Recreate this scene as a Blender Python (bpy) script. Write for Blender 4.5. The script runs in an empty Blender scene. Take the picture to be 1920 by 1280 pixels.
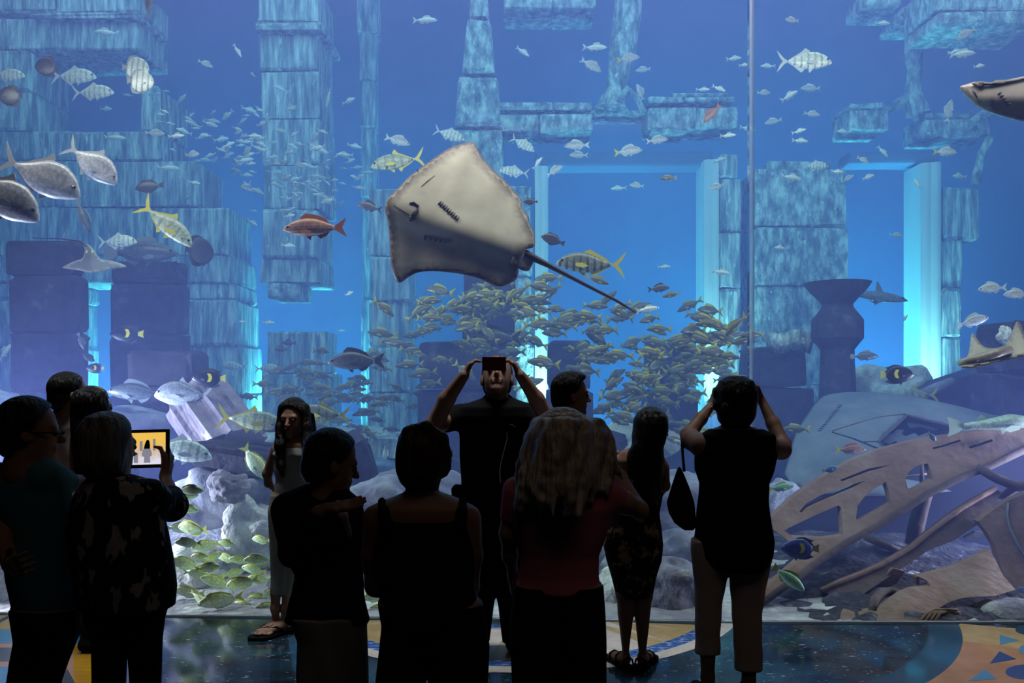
import bpy, bmesh, math, random
import numpy as np
from mathutils import Vector, Matrix, Euler
R = random.Random(11)
sc = bpy.context.scene
col = sc.collection
# ------------------------------------------------------------ camera
F = 28.0 / 36.0 * 1920.0          # focal length in pixels of the 1920 frame
HY = 715.0                        # row of the horizon
CH = 1.70                         # eye height
cam_d = bpy.data.cameras.new('camera'); cam_d.lens = 28; cam_d.sensor_width = 36
cam_d.shift_y = (HY - 640.0) / 1920.0
cam = bpy.data.objects.new('camera', cam_d); col.objects.link(cam)
cam.location = (0, 0, CH); cam.rotation_euler = (math.pi / 2, 0, 0)
cam_d.clip_end = 200
sc.camera = cam
# ------------------------------------------------------------ world, view, light
w = bpy.data.worlds.new('world'); sc.world = w; w.use_nodes = True
w.node_tree.nodes['Background'].inputs[0].default_value = (0.004, 0.006, 0.012, 1)
w.node_tree.nodes['Background'].inputs[1].default_value = 0.0
sc.view_settings.view_transform = 'Standard'; sc.view_settings.look = 'None'
sc.view_settings.gamma = 1; sc.view_settings.exposure = 0.0
sc.view_settings.use_curve_mapping = False
cy = sc.cycles
cy.use_denoising = True
cy.max_bounces = 5; cy.diffuse_bounces = 2; cy.glossy_bounces = 2; cy.transmission_bounces = 2
cy.volume_bounces = 1; cy.transparent_max_bounces = 12
cy.caustics_reflective = False; cy.caustics_refractive = False
cy.sample_clamp_indirect = 3.0

def area(name, loc, size, size_y, power, color, rot=(0, 0, 0), spread=math.pi):
    d = bpy.data.lights.new(name, 'AREA'); d.shape = 'RECTANGLE'
    d.size = size; d.size_y = size_y; d.energy = power; d.color = color; d.spread = spread
    o = bpy.data.objects.new(name, d); col.objects.link(o)
    o.location = loc; o.rotation_euler = rot
    return o

rad = math.radians
# lamps over the tank: unseen fill strip added behind the top of the window, row over the open water, skylight over the ruins
area('window_fill_strip', (0.3, 6.15, 5.22), 13, 0.35, 380, (1.0, 0.86, 0.72), (rad(32), 0, 0))
area('tank_lamp_front', (0.5, 8.2, 8.6), 14, 1.4, 290, (0.95, 0.88, 0.92), (rad(18), 0, 0))
area('tank_skylight', (0, 11.6, 9.0), 18, 4, 410, (0.66, 0.90, 1.0), (rad(22), 0, 0))
# unseen lamps added behind the ruins to brighten the low water, shining up
area('low_fill_doorway', (1.9, 15.6, 0.75), 3.0, 1.6, 340, (0.2, 0.88, 1.0), (rad(180), 0, 0))
area('low_fill_right', (6.7, 15.6, 0.75), 2.2, 1.6, 1000, (0.2, 0.88, 1.0), (rad(180), 0, 0))
area('low_fill_left', (-6.0, 15.6, 0.75), 5.0, 1.6, 1900, (0.2, 0.88, 1.0), (rad(180), 0, 0))
for jx, jy in ((0.55, 13.5), (3.35, 13.3), (7.05, 13.3)):       # small unseen uplights added to brighten the door jambs
    area('jamb_fill', (jx, jy, 0.9), 0.25, 0.25, 30, (0.55, 1.0, 1.0), (rad(158), 0, 0), rad(70))
# unseen fill lamps added low behind the window, beyond both ends of the view
area('front_fill_left', (-6.4, 6.9, 0.75), 1.6, 1.3, 340, (0.90, 0.82, 1.0), (rad(88), 0, rad(-88)), rad(110))
area('front_fill_right', (6.4, 6.9, 0.75), 1.6, 1.3, 140, (0.80, 0.72, 1.0), (rad(88), 0, rad(88)), rad(110))
# unseen narrow downlight added to brighten the floor along the window
area('floor_fill', (0.0, 5.05, 5.6), 9.0, 0.25, 28, (0.92, 0.96, 1.0), (0, 0, 0), rad(34))
# dim unseen fill lamp added for weak front light in the dark hall
area('hall_fill', (0.6, 0.4, 5.2), 3.0, 3.0, 11, (1.0, 0.78, 0.62), (rad(-15), 0, 0))

# ------------------------------------------------------------ helpers
def P(px, py, Y):
    return Vector(((px - 960.0) / F * Y, Y, CH - (py - HY) / F * Y))
def K(Y): return F / Y                      # pixels per metre at depth Y
def FP(px, py, z=0.0):                      # floor point under a pixel
    Y = F * (CH - z) / (py - HY)
    return Vector(((px - 960.0) / F * Y, Y, z))

def tag(o, label=None, cat=None, group=None, kind=None):
    if label: o['label'] = label
    if cat: o['category'] = cat
    if group: o['group'] = group
    if kind: o['kind'] = kind
    return o
def link(name, me, mats=None, parent=None, loc=None, rot=None, smooth=False):
    o = bpy.data.objects.new(name, me); col.objects.link(o)
    if mats is not None and len(me.materials) == 0:
        for m in (mats if isinstance(mats, (list, tuple)) else [mats]): me.materials.append(m)
    if parent is not None: o.parent = parent
    if loc is not None: o.location = loc
    if rot is not None: o.rotation_euler = rot
    if smooth: me.polygons.foreach_set('use_smooth', [True] * len(me.polygons))
    return o
def empty(name, loc, label, cat, group=None, rot=(0, 0, 0), scale=1.0):
    o = bpy.data.objects.new(name, None); col.objects.link(o)
    o.location = loc; o.rotation_euler = rot; o.scale = (scale,) * 3; o.empty_display_size = 0.1
    return tag(o, label, cat, group, 'thing')
def mesh(name, verts, faces, mat_ids=None):
    me = bpy.data.meshes.new(name); me.from_pydata([tuple(v) for v in verts], [], faces)
    if mat_ids is not None: me.polygons.foreach_set('material_index', mat_ids)
    me.update(); return me
def bm_mesh(name, bm):
    me = bpy.data.meshes.new(name); bm.normal_update(); bm.to_mesh(me); bm.free(); return me
def rebase(me, origin):
    """shift vertices so that the object can sit at origin"""
    me.transform(Matrix.Translation(-Vector(origin))); return me
def box_bm(c, s, bev=0.0, jit=0.0, rng=None, seg=1):
    bm = bmesh.new(); bmesh.ops.create_cube(bm, size=1.0)
    for v in bm.verts:
        v.co = Vector((v.co.x * s[0] + c[0], v.co.y * s[1] + c[1], v.co.z * s[2] + c[2]))
    if bev > 0:
        bmesh.ops.bevel(bm, geom=list(bm.edges), offset=min(bev, min(s) * 0.45), segments=seg, affect='EDGES', profile=0.6)
    if jit > 0:
        rng = rng or R
        for v in bm.verts:
            v.co += Vector((rng.uniform(-jit, jit), rng.uniform(-jit, jit), rng.uniform(-jit, jit)))
    return bm
def tube(name, pts, radii, n=8, closed=False):
    """tapered tube through points"""
    pts = [Vector(p) for p in pts]; V = []; Fc = []
    up = Vector((0.13, 0.27, 1)).normalized()
    for i, p in enumerate(pts):
        a = pts[max(i - 1, 0)]; b = pts[min(i + 1, len(pts) - 1)]
        t = (b - a).normalized(); s = t.cross(up)
        if s.length < 1e-3: s = t.cross(Vector((1, 0, 0)))
        s.normalize(); u = s.cross(t)
        r = radii[i] if isinstance(radii, (list, tuple)) else radii
        for j in range(n):
            an = 2 * math.pi * j / n
            V.append(p + (s * math.cos(an) + u * math.sin(an)) * r)
    for i in range(len(pts) - 1):
        for j in range(n):
            k = (j + 1) % n
            Fc.append((i * n + j, i * n + k, (i + 1) * n + k, (i + 1) * n + j))
    Fc.append(tuple(reversed(range(n)))); Fc.append(tuple(range((len(pts) - 1) * n, len(pts) * n)))
    return mesh(name, V, Fc)
def plate(name, outer, holes, plane, thick, bev=0.0):
    """flat plate with cut-outs: outline points (pixels) put on a plane y = a + b*x + c*z"""
    a, b, c = plane
    n = Vector((b, -1, c)).normalized()          # towards the viewer
    def hit(px, py):
        dx = (px - 960.0) / F; dz = -(py - HY) / F
        Y = (a + c * CH) / (1 - b * dx - c * dz)
        return Vector((dx * Y, Y, CH + dz * Y))
    o0 = hit(*outer[0]); ex = Vector((1, b, 0)).normalized(); ez = ex.cross(-n)
    ez = (n.cross(ex)).normalized()
    if ez.z < 0: ez = -ez
    cu = bpy.data.curves.new(name, 'CURVE'); cu.dimensions = '2D'; cu.fill_mode = 'BOTH'
    cu.extrude = thick / 2; cu.bevel_depth = bev
    for loop in [outer] + list(holes):
        sp = cu.splines.new('POLY'); sp.points.add(len(loop) - 1); sp.use_cyclic_u = True
        for q, pt in zip(sp.points, loop):
            h = hit(*pt) - o0; q.co = (h.dot(ex), h.dot(ez), 0, 1)
    tmp = bpy.data.objects.new('tmp', cu); col.objects.link(tmp)
    dg = bpy.context.evaluated_depsgraph_get()
    me = bpy.data.meshes.new_from_object(tmp.evaluated_get(dg)); me.name = name
    bpy.data.objects.remove(tmp); bpy.data.curves.remove(cu)
    m = Matrix((ex, ez, ex.cross(ez))).transposed().to_4x4(); m.translation = o0
    me.transform(m)
    me.materials.clear()
    return me
def smooth_loop(pts, n=4):
    """Catmull-Rom through a closed loop of pixel points"""
    out = []; N = len(pts)
    for i in range(N):
        p0, p1, p2, p3 = (np.array(pts[(i + k - 1) % N], float) for k in range(4))
        for j in range(n):
            t = j / n
            out.append(tuple(0.5 * ((2 * p1) + (-p0 + p2) * t + (2 * p0 - 5 * p1 + 4 * p2 - p3) * t * t + (-p0 + 3 * p1 - 3 * p2 + p3) * t ** 3)))
    return out

# ------------------------------------------------------------ materials
def nt(m): return m.node_tree.nodes, m.node_tree.links
def mat(name, color, rough=0.7, spec=0.3, metal=0.0):
    m = bpy.data.materials.new(name); m.use_nodes = True
    b = m.node_tree.nodes['Principled BSDF']
    b.inputs['Base Color'].default_value = (*color, 1); b.inputs['Roughness'].default_value = rough
    b.inputs['Specular IOR Level'].default_value = spec; b.inputs['Metallic'].default_value = metal
    return m
def ramp(nodes, stops):
    r = nodes.new('ShaderNodeValToRGB'); e = r.color_ramp.elements
    e[0].position, e[0].color = stops[0][0], (*stops[0][1], 1)
    e[1].position, e[1].color = stops[-1][0], (*stops[-1][1], 1)
    for p, c in stops[1:-1]:
        q = e.new(p); q.color = (*c, 1)
    return r
def noisy(name, stops, scale=4.0, detail=5, stretch=(1, 1, 1), rough=0.85, bump=0.3, bscale=None, spec=0.2, coord='Object', rnd=False, specks=None):
    m = mat(name, stops[0][1], rough, spec); N, L = nt(m); b = N['Principled BSDF']
    tc = N.new('ShaderNodeTexCoord'); mp = N.new('ShaderNodeMapping'); mp.inputs['Scale'].default_value = stretch
    if rnd:
        oi = N.new('ShaderNodeObjectInfo'); vm = N.new('ShaderNodeVectorMath'); vm.operation = 'ADD'
        sc_ = N.new('ShaderNodeMath'); sc_.operation = 'MULTIPLY'; sc_.inputs[1].default_value = 37.0
        L.new(oi.outputs['Random'], sc_.inputs[0]); L.new(tc.outputs[coord], vm.inputs[0]); L.new(sc_.outputs[0], vm.inputs[1])
        L.new(vm.outputs[0], mp.inputs[0])
    else:
        L.new(tc.outputs[coord], mp.inputs[0])
    n1 = N.new('ShaderNodeTexNoise'); n1.inputs['Scale'].default_value = scale; n1.inputs['Detail'].default_value = detail
    n1.inputs['Roughness'].default_value = 0.65
    L.new(mp.outputs[0], n1.inputs[0])
    r = ramp(N, stops); L.new(n1.outputs[0], r.inputs[0]); L.new(r.outputs[0], b.inputs['Base Color'])
    if specks:
        s_scale, s_st, s_th, s_col = specks
        mp2 = N.new('ShaderNodeMapping'); mp2.inputs['Scale'].default_value = s_st; L.new(mp.inputs[0].links[0].from_socket, mp2.inputs[0])
        n3 = N.new('ShaderNodeTexNoise'); n3.inputs['Scale'].default_value = s_scale; n3.inputs['Detail'].default_value = 6; n3.inputs['Roughness'].default_value = 0.7; L.new(mp2.outputs[0], n3.inputs[0])
        r3 = ramp(N, [(s_th, (0, 0, 0)), (s_th + 0.07, (1, 1, 1))]); L.new(n3.outputs[0], r3.inputs[0]); mx3 = N.new('ShaderNodeMixRGB'); L.new(r3.outputs[0], mx3.inputs[0]); L.new(r.outputs[0], mx3.inputs[1]); mx3.inputs[2].default_value = (*s_col, 1); L.new(mx3.outputs[0], b.inputs['Base Color'])
    if bump:
        n2 = N.new('ShaderNodeTexNoise'); n2.inputs['Scale'].default_value = bscale or scale * 3; n2.inputs['Detail'].default_value = 6
        L.new(mp.outputs[0], n2.inputs[0])
        bp = N.new('ShaderNodeBump'); bp.inputs['Strength'].default_value = bump; bp.inputs['Distance'].default_value = 0.05
        L.new(n2.outputs[0], bp.inputs['Height']); L.new(bp.outputs[0], b.inputs['Normal'])
    return m
# ============================================================ the setting
GL, GR, GC = 5.84, 5.62, 5.62       # window depth at the left end, from the seam on
def glass_y(x): return GL + (GC - GL) * min(1, max(0, (x + 3.75) / (1.70 + 3.75)))
# --- floor of the hall: polished dark marble with pale flecks
m_floor = mat('dark_marble', (0.010, 0.022, 0.045), 0.09, 0.6); N, L = nt(m_floor); b = N['Principled BSDF']
tc = N.new('ShaderNodeTexCoord'); mp = N.new('ShaderNodeMapping'); mp.inputs['Scale'].default_value = (2.2, 6.0, 1); mp.inputs['Rotation'].default_value = (0, 0, 0.12)
L.new(tc.outputs['Object'], mp.inputs[0])
n1 = N.new('ShaderNodeTexNoise'); n1.inputs['Scale'].default_value = 1.2; n1.inputs['Detail'].default_value = 6; L.new(mp.outputs[0], n1.inputs[0])
r1 = ramp(N, [(0.35, (0.012, 0.014, 0.022)), (0.52, (0.014, 0.040, 0.062)), (0.7, (0.02, 0.07, 0.10))]); L.new(n1.outputs[0], r1.inputs[0])
n2 = N.new('ShaderNodeTexNoise'); n2.inputs['Scale'].default_value = 9.0; n2.inputs['Detail'].default_value = 4; n2.inputs['Distortion'].default_value = 0.8; L.new(mp.outputs[0], n2.inputs[0])
r2 = ramp(N, [(0.645, (0, 0, 0)), (0.70, (1, 1, 1))]); L.new(n2.outputs[0], r2.inputs[0])
mx = N.new('ShaderNodeMixRGB'); L.new(r2.outputs[0], mx.inputs[0]); L.new(r1.outputs[0], mx.inputs[1]); mx.inputs[2].default_value = (0.42, 0.46, 0.50, 1)
L.new(mx.outputs[0], b.inputs['Base Color'])
xs_ = [-8.0, -7.0, (1410 - 960) / F * GC, 7.0, 8.0]
V = [(-8, -2, 0), (8, -2, 0)] + [(x, (GL + 0.16 if x < -6.5 else GC + 0.03), 0) for x in reversed(xs_)]
V = V + [(x, y, -0.2) for x, y, z in V]; n_ = len(V) // 2
fl = link('floor', mesh('floor', V, [tuple(range(n_)), tuple(reversed(range(n_, 2 * n_)))] + [(i, n_ + i, n_ + (i + 1) % n_, (i + 1) % n_) for i in range(n_)]), m_floor); tag(fl, kind='structure')
# --- inlays (stone marquetry let into the marble), true floor outlines
m_in = {
 'cream': noisy('inlay_cream', [(0.3, (0.55, 0.50, 0.42)), (0.7, (0.75, 0.70, 0.62))], 8, rough=0.15, bump=0),
 'sand': noisy('inlay_sand', [(0.3, (0.42, 0.30, 0.12)), (0.7, (0.58, 0.44, 0.22))], 6, rough=0.15, bump=0),
 'gold': noisy('inlay_gold', [(0.3, (0.42, 0.22, 0.015)), (0.7, (0.56, 0.31, 0.03))], 5, stretch=(1, 8, 1), rough=0.2, bump=0),
 'terra': noisy('inlay_terracotta', [(0.3, (0.40, 0.20, 0.10)), (0.7, (0.52, 0.29, 0.14))], 5, rough=0.18, bump=0),
 'blue': noisy('inlay_blue', [(0.40, (0.015, 0.06, 0.26)), (0.52, (0.03, 0.14, 0.45)), (0.62, (0.45, 0.52, 0.62))], 14, stretch=(1, 3, 1), rough=0.12, bump=0),
 'deep': mat('inlay_deep_blue', (0.03, 0.08, 0.24), 0.12, 0.5),
 'teal': mat('inlay_teal', (0.015, 0.075, 0.13), 0.1, 0.5),
 'sky': mat('inlay_sky_blue', (0.10, 0.30, 0.50), 0.12, 0.5),
 'rose': mat('inlay_rose', (0.48, 0.30, 0.24), 0.15, 0.5),
 'grey': mat('inlay_grey', (0.10, 0.12, 0.17), 0.15, 0.5)}
inlay_lift = [0.0015]
def inlay(pts, m, lift=None):
    z = lift if lift is not None else inlay_lift[0]
    pts = [Vector((p[0], p[1], 0)) for p in pts]; n = len(pts)
    V = [(p.x, p.y, 0.0005) for p in pts] + [(p.x, p.y, z) for p in pts]
    Fc = [tuple(range(n, 2 * n))] + [(i, (i + 1) % n, n + (i + 1) % n, n + i) for i in range(n)]
    me = mesh('inlay', V, Fc)
    bm = bmesh.new(); bm.from_mesh(me); bmesh.ops.recalc_face_normals(bm, faces=bm.faces); bmesh.ops.triangulate(bm, faces=[f for f in bm.faces if len(f.verts) > 4]); bm.to_mesh(me); bm.free()
    return link('inlay', me, m_in[m], fl)
def ring(cx, cy_, r0, r1, a0, a1, m, n=40, lift=None):
    A = [a0 + (a1 - a0) * i / n for i in range(n + 1)]
    for k in range(0, n, 10):                       # four-sided runs, one stone each
        seg = A[k:k + 11]
        inlay([(cx + r1 * math.cos(a), cy_ + r1 * math.sin(a)) for a in seg] + [(cx + r0 * math.cos(a), cy_ + r0 * math.sin(a)) for a in reversed(seg)], m, lift)
YMAX = 5.60
def clip_pts(pts): return [(x, min(y, glass_y(x) - 0.03)) for x, y in pts]
# compass medallion in front of the window
mc = (0.05, 6.35)
def polar(r0, r1, a0, a1, n=8):
    A = [rad(a0 + (a1 - a0) * i / n) for i in range(n + 1)]
    return clip_pts([(mc[0] + r1 * math.cos(a), mc[1] + r1 * math.sin(a)) for a in A] + [(mc[0] + r0 * math.cos(a), mc[1] + r0 * math.sin(a)) for a in reversed(A)])
for a in range(208, 332, 12):
    inlay(polar(1.60, 1.70, a, a + 12), 'cream', 0.002)
    inlay(polar(1.49, 1.60, a, a + 12), 'blue', 0.002)
    inlay(polar(0.80, 0.88, a, a + 12), 'blue', 0.002)
for k, a in enumerate(range(208, 328, 24)):
    inlay(polar(0.88, 1.49, a, a + 24), 'sand' if k % 2 == 0 else 'cream', 0.0015)
for a in (214, 238, 262, 286, 310, 322):                  # pale points of the compass star
    ca, sa = math.cos(rad(a)), math.sin(rad(a)); q = (-sa, ca)
    inlay(clip_pts([(mc[0] + ca * 1.49, mc[1] + sa * 1.49), (mc[0] + ca * 0.9 + q[0] * 0.07, mc[1] + sa * 0.9 + q[1] * 0.07), (mc[0] + ca * 0.9 - q[0] * 0.07, mc[1] + sa * 0.9 - q[1] * 0.07)]), 'cream', 0.0025)
# outer border of the medallion at the right: teal band, terracotta field with fish-scale shapes
oc = (0.65, 6.55)
def opolar(r0, r1, a0, a1, n=6):
    A = [rad(a0 + (a1 - a0) * i / n) for i in range(n + 1)]
    return clip_pts([(oc[0] + r1 * math.cos(a), oc[1] + r1 * math.sin(a)) for a in A] + [(oc[0] + r0 * math.cos(a), oc[1] + r0 * math.sin(a)) for a in reversed(A)])
for a in range(300, 340, 10):
    inlay(opolar(2.46, 2.66, a, a + 10), 'teal', 0.0015)
    inlay(opolar(2.66, 4.6, a, a + 10), 'sand' if a >= 330 else 'terra', 0.0015)
def fpoly(pts, m, lift=0.003): return inlay(clip_pts([tuple(FP(*p))[:2] for p in pts]), m, lift)
fpoly([(1874, 1190), (1875, 1209), (1912, 1201)], 'sky'); fpoly([(1856, 1244), (1874, 1221), (1906, 1236)], 'deep')
fpoly([(1816, 1277), (1848, 1255), (1868, 1273)], 'sky'); fpoly([(1862, 1169), (1878, 1169), (1870, 1177)], 'deep')
for cx_, cy0, rx, ry, m in ((1925, 1260, 40, 14, 'deep'), (1928, 1181, 24, 9, 'teal'), (1930, 1218, 20, 10, 'sky')):
    fpoly([(cx_ + rx * math.cos(t * math.pi / 10), cy0 + ry * math.sin(t * math.pi / 10)) for t in range(20)], m)
# left end of the border
fpoly([(-120, 1152), (190, 1152), (190, 1290), (-120, 1290)], 'rose', 0.0012)
for pts, m in (([(-60, 1153), (60, 1153), (60, 1180), (-60, 1180)], 'sand'), ([(-60, 1180), (200, 1180), (190, 1206), (-60, 1206)], 'sky'),
               ([(-60, 1214), (26, 1214), (22, 1240), (-60, 1240)], 'grey'), ([(-60, 1250), (90, 1250), (90, 1290), (-60, 1290)], 'sky'),
               ([(138, 1209), (190, 1209), (190, 1290), (138, 1290)], 'gold'), ([(60, 1156), (190, 1156), (190, 1180), (60, 1180)], 'sand')):
    fpoly(pts, m, 0.002)
fpoly([(-10, 1166), (-10, 1173), (34, 1150), (30, 1147.5)], 'teal', 0.003); fpoly([(104, 1290), (126, 1254), (146, 1290)], 'grey', 0.003)
fpoly([(236, 1214), (241, 1204), (247, 1290), (228, 1290)], 'grey', 0.003)

# --- window: acrylic panes, seam, low kerb
m_glass = bpy.data.materials.new('acrylic'); m_glass.use_nodes = True; N, L = nt(m_glass); N.remove(N['Principled BSDF'])
tr = N.new('ShaderNodeBsdfTransparent'); tr.inputs[0].default_value = (0.985, 0.99, 1, 1)
gs = N.new('ShaderNodeBsdfGlossy'); gs.inputs['Roughness'].default_value = 0.02; fr = N.new('ShaderNodeFresnel'); fr.inputs[0].default_value = 1.33
ms = N.new('ShaderNodeMixShader'); L.new(fr.outputs[0], ms.inputs[0]); L.new(tr.outputs[0], ms.inputs[1]); L.new(gs.outputs[0], ms.inputs[2]); L.new(ms.outputs[0], N['Material Output'].inputs[0])
WTOP = 5.3
def slab(name, x0, y0, x1, y1, z0, z1, th, m, par=None):
    V = [(x0, y0, z0), (x1, y1, z0), (x1, y1 + th, z0), (x0, y0 + th, z0), (x0, y0, z1), (x1, y1, z1), (x1, y1 + th, z1), (x0, y0 + th, z1)]
    Fc = [(0, 1, 5, 4), (1, 2, 6, 5), (2, 3, 7, 6), (3, 0, 4, 7), (4, 5, 6, 7), (0, 3, 2, 1)]
    return link(name, mesh(name, V, Fc), m, par)
sx = (1410 - 960) / F * GC
wl = slab('window_1', -7.0, GL + 0.12, sx - 0.018, GC, 0.0, WTOP, 0.05, m_glass); tag(wl, kind='structure')
wr = slab('window_2', sx + 0.018, GC, 7.0, GC, 0.0, WTOP, 0.05, m_glass); tag(wr, kind='structure')
m_seam = bpy.data.materials.new('seam_silicone'); m_seam.use_nodes = True; N, L = nt(m_seam); N.remove(N['Principled BSDF'])
t1 = N.new('ShaderNodeBsdfTransparent'); t2 = N.new('ShaderNodeBsdfTranslucent'); t2.inputs[0].default_value = (0.85, 0.85, 0.95, 1); ms = N.new('ShaderNodeMixShader'); ms.inputs[0].default_value = 0.30
L.new(t1.outputs[0], ms.inputs[1]); L.new(t2.outputs[0], ms.inputs[2]); L.new(ms.outputs[0], N['Material Output'].inputs[0])
se = slab('trim_1', sx - 0.017, GC + 0.002, sx + 0.0185, GC + 0.0, 0.0, WTOP, 0.046, m_seam); tag(se, kind='structure')
m_kerb = mat('kerb_metal', (0.45, 0.52, 0.60), 0.3, 0.5)
for nm, a in (('trim_2', (-7, GL + 0.10, sx, GC - 0.02)), ('trim_3', (sx, GC - 0.02, 7, GC - 0.02))):
    tag(slab(nm, *a, 0.0, 0.012, 0.02, m_kerb), kind='structure')
m_dark = mat('hall_paint', (0.012, 0.013, 0.016), 0.8)
tag(slab('wall_front', -8, 5.70, 8, 5.70, WTOP, 6.0, 0.3, m_dark), kind='structure')
tag(slab('ceiling', -8, -2, 8, -2, 6.0, 6.2, 8.0, m_dark), kind='structure')
tag(slab('wall_left', -8.1, -2, -8.0, -2, 0, 6.0, 8.0, m_dark), kind='structure')
tag(slab('wall_right', 8.0, -2, 8.1, -2, 0, 6.0, 8.0, m_dark), kind='structure')
tag(slab('wall_rear', -8, -2.1, 8, -2.1, 0, 6.0, 0.1, m_dark), kind='structure')

# --- the tank: painted walls, sandy bed, water
m_tank = noisy('tank_paint', [(0.35, (0.05, 0.16, 0.30)), (0.65, (0.08, 0.22, 0.38))], 0.4, rough=0.9, bump=0)
YB = 19.0
tag(slab('wall_back', -19, YB, 19, YB, -0.5, 12.0, 0.3, m_tank), kind='structure')
tag(slab('wall_tank_left', -19.2, 6.2, -19, 6.2, -0.5, 12.0, 13, m_tank), kind='structure')
tag(slab('wall_tank_right', 19, 6.2, 19.2, 6.2, -0.5, 12.0, 13, m_tank), kind='structure')
def bed_z(x, y):
    t = max(0, y - 6.0) / 8.0
    return 0.0 + 0.62 * min(t, 1.6) ** 1.15 + 0.07 * math.sin(1.3 * x + 0.6 * y) * min(1, max(0, y - 6.2)) + 0.04 * math.sin(2.7 * x - 1.9 * y) * min(1, max(0, y - 6.2)) - 0.02
m_sand = noisy('coral_sand', [(0.36, (0.24, 0.21, 0.25)), (0.50, (0.42, 0.37, 0.40)), (0.62, (0.74, 0.70, 0.68))], 1.3, detail=9, rough=0.95, bump=0.8, bscale=16)
V = []; Fc = []; nx, ny = 120, 60
for j in range(ny + 1):
    for i in range(nx + 1):
        x = -19 + 38 * i / nx; t = j / ny; y = 5.67 + (YB - 5.67) * t ** 1.5
        if j == 0: y = glass_y(x) + 0.052
        V.append((x, y, bed_z(x, y)))
for j in range(ny):
    for i in range(nx):
        a = j * (nx + 1) + i; Fc.append((a, a + 1, a + nx + 2, a + nx + 1))
bed = link('seabed', mesh('seabed', V, Fc), m_sand, smooth=True); tag(bed, kind='structure')
m_gravel = noisy('shade_dark_gravel', [(0.35, (0.03, 0.028, 0.04)), (0.55, (0.07, 0.06, 0.08)), (0.72, (0.20, 0.18, 0.20))], 6, detail=9, rough=0.95, bump=1.0, bscale=18)  # gravel coloured dark to stand in for shade under the wreck
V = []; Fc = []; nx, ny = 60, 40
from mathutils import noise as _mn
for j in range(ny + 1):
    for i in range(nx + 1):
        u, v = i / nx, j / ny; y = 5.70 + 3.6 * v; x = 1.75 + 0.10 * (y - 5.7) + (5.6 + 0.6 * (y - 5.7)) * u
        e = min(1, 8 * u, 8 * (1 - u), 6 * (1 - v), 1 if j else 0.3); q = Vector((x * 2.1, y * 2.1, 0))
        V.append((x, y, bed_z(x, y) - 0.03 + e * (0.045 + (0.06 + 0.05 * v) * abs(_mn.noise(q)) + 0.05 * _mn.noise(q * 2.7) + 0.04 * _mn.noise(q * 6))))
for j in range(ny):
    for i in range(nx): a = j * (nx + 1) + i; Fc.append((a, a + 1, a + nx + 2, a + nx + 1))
tag(link('gravel', mesh('gravel', V, Fc), m_gravel, smooth=True), 'rubble gravel coloured dark as the shade under the rusty wreck', 'gravel', kind='stuff')
m_water = bpy.data.materials.new('sea_water'); m_water.use_nodes = True; N, L = nt(m_water); N.remove(N['Principled BSDF'])
vs = N.new('ShaderNodeVolumeScatter'); vs.inputs['Color'].default_value = (0.31, 0.38, 1.0, 1); vs.inputs['Density'].default_value = 0.060; vs.inputs['Anisotropy'].default_value = 0.0
va = N.new('ShaderNodeVolumeAbsorption'); va.inputs['Color'].default_value = (0.0, 0.64, 0.93, 1); va.inputs['Density'].default_value = 0.10
ad = N.new('ShaderNodeAddShader'); L.new(vs.outputs[0], ad.inputs[0]); L.new(va.outputs[0], ad.inputs[1]); L.new(ad.outputs[0], N['Material Output'].inputs['Volume'])
V = []
for z in (-0.4, 11.8):
    V += [(-18.9, GL + 0.64, z), (-7.0, GL + 0.18, z), (sx, GC + 0.056, z), (18.9, GC + 0.056, z), (18.9, YB - 0.02, z), (-18.9, YB - 0.02, z)]
Fc = [(0, 1, 2, 3, 4, 5), (6, 7, 8, 9, 10, 11)] + [(i, (i + 1) % 6, 6 + (i + 1) % 6, 6 + i) for i in range(6)]
me = mesh('water', V, Fc); bm = bmesh.new(); bm.from_mesh(me); bmesh.ops.recalc_face_normals(bm, faces=bm.faces); bm.to_mesh(me); bm.free()
wat = link('water', me, m_water); tag(wat, kind='structure')
# ============================================================ the ruins
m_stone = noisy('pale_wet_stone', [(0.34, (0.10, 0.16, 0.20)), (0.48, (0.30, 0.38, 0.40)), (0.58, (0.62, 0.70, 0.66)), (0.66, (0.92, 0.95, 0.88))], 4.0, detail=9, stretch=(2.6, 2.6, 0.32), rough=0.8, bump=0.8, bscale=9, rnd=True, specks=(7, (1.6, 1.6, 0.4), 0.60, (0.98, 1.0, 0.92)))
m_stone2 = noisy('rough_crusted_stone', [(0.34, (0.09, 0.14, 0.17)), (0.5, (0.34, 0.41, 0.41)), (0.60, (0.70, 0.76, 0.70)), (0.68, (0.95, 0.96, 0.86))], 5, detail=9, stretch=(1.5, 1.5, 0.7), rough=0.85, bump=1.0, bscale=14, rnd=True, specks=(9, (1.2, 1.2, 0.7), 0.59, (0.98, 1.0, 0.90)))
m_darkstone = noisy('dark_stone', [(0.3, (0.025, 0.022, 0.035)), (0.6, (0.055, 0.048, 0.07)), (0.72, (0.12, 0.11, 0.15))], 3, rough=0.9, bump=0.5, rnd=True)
m_jamb = noisy('pale_plaster', [(0.3, (0.55, 0.66, 0.68)), (0.7, (0.75, 0.82, 0.82))], 1.2, stretch=(3, 3, 0.3), rough=0.6, bump=0)
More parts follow.
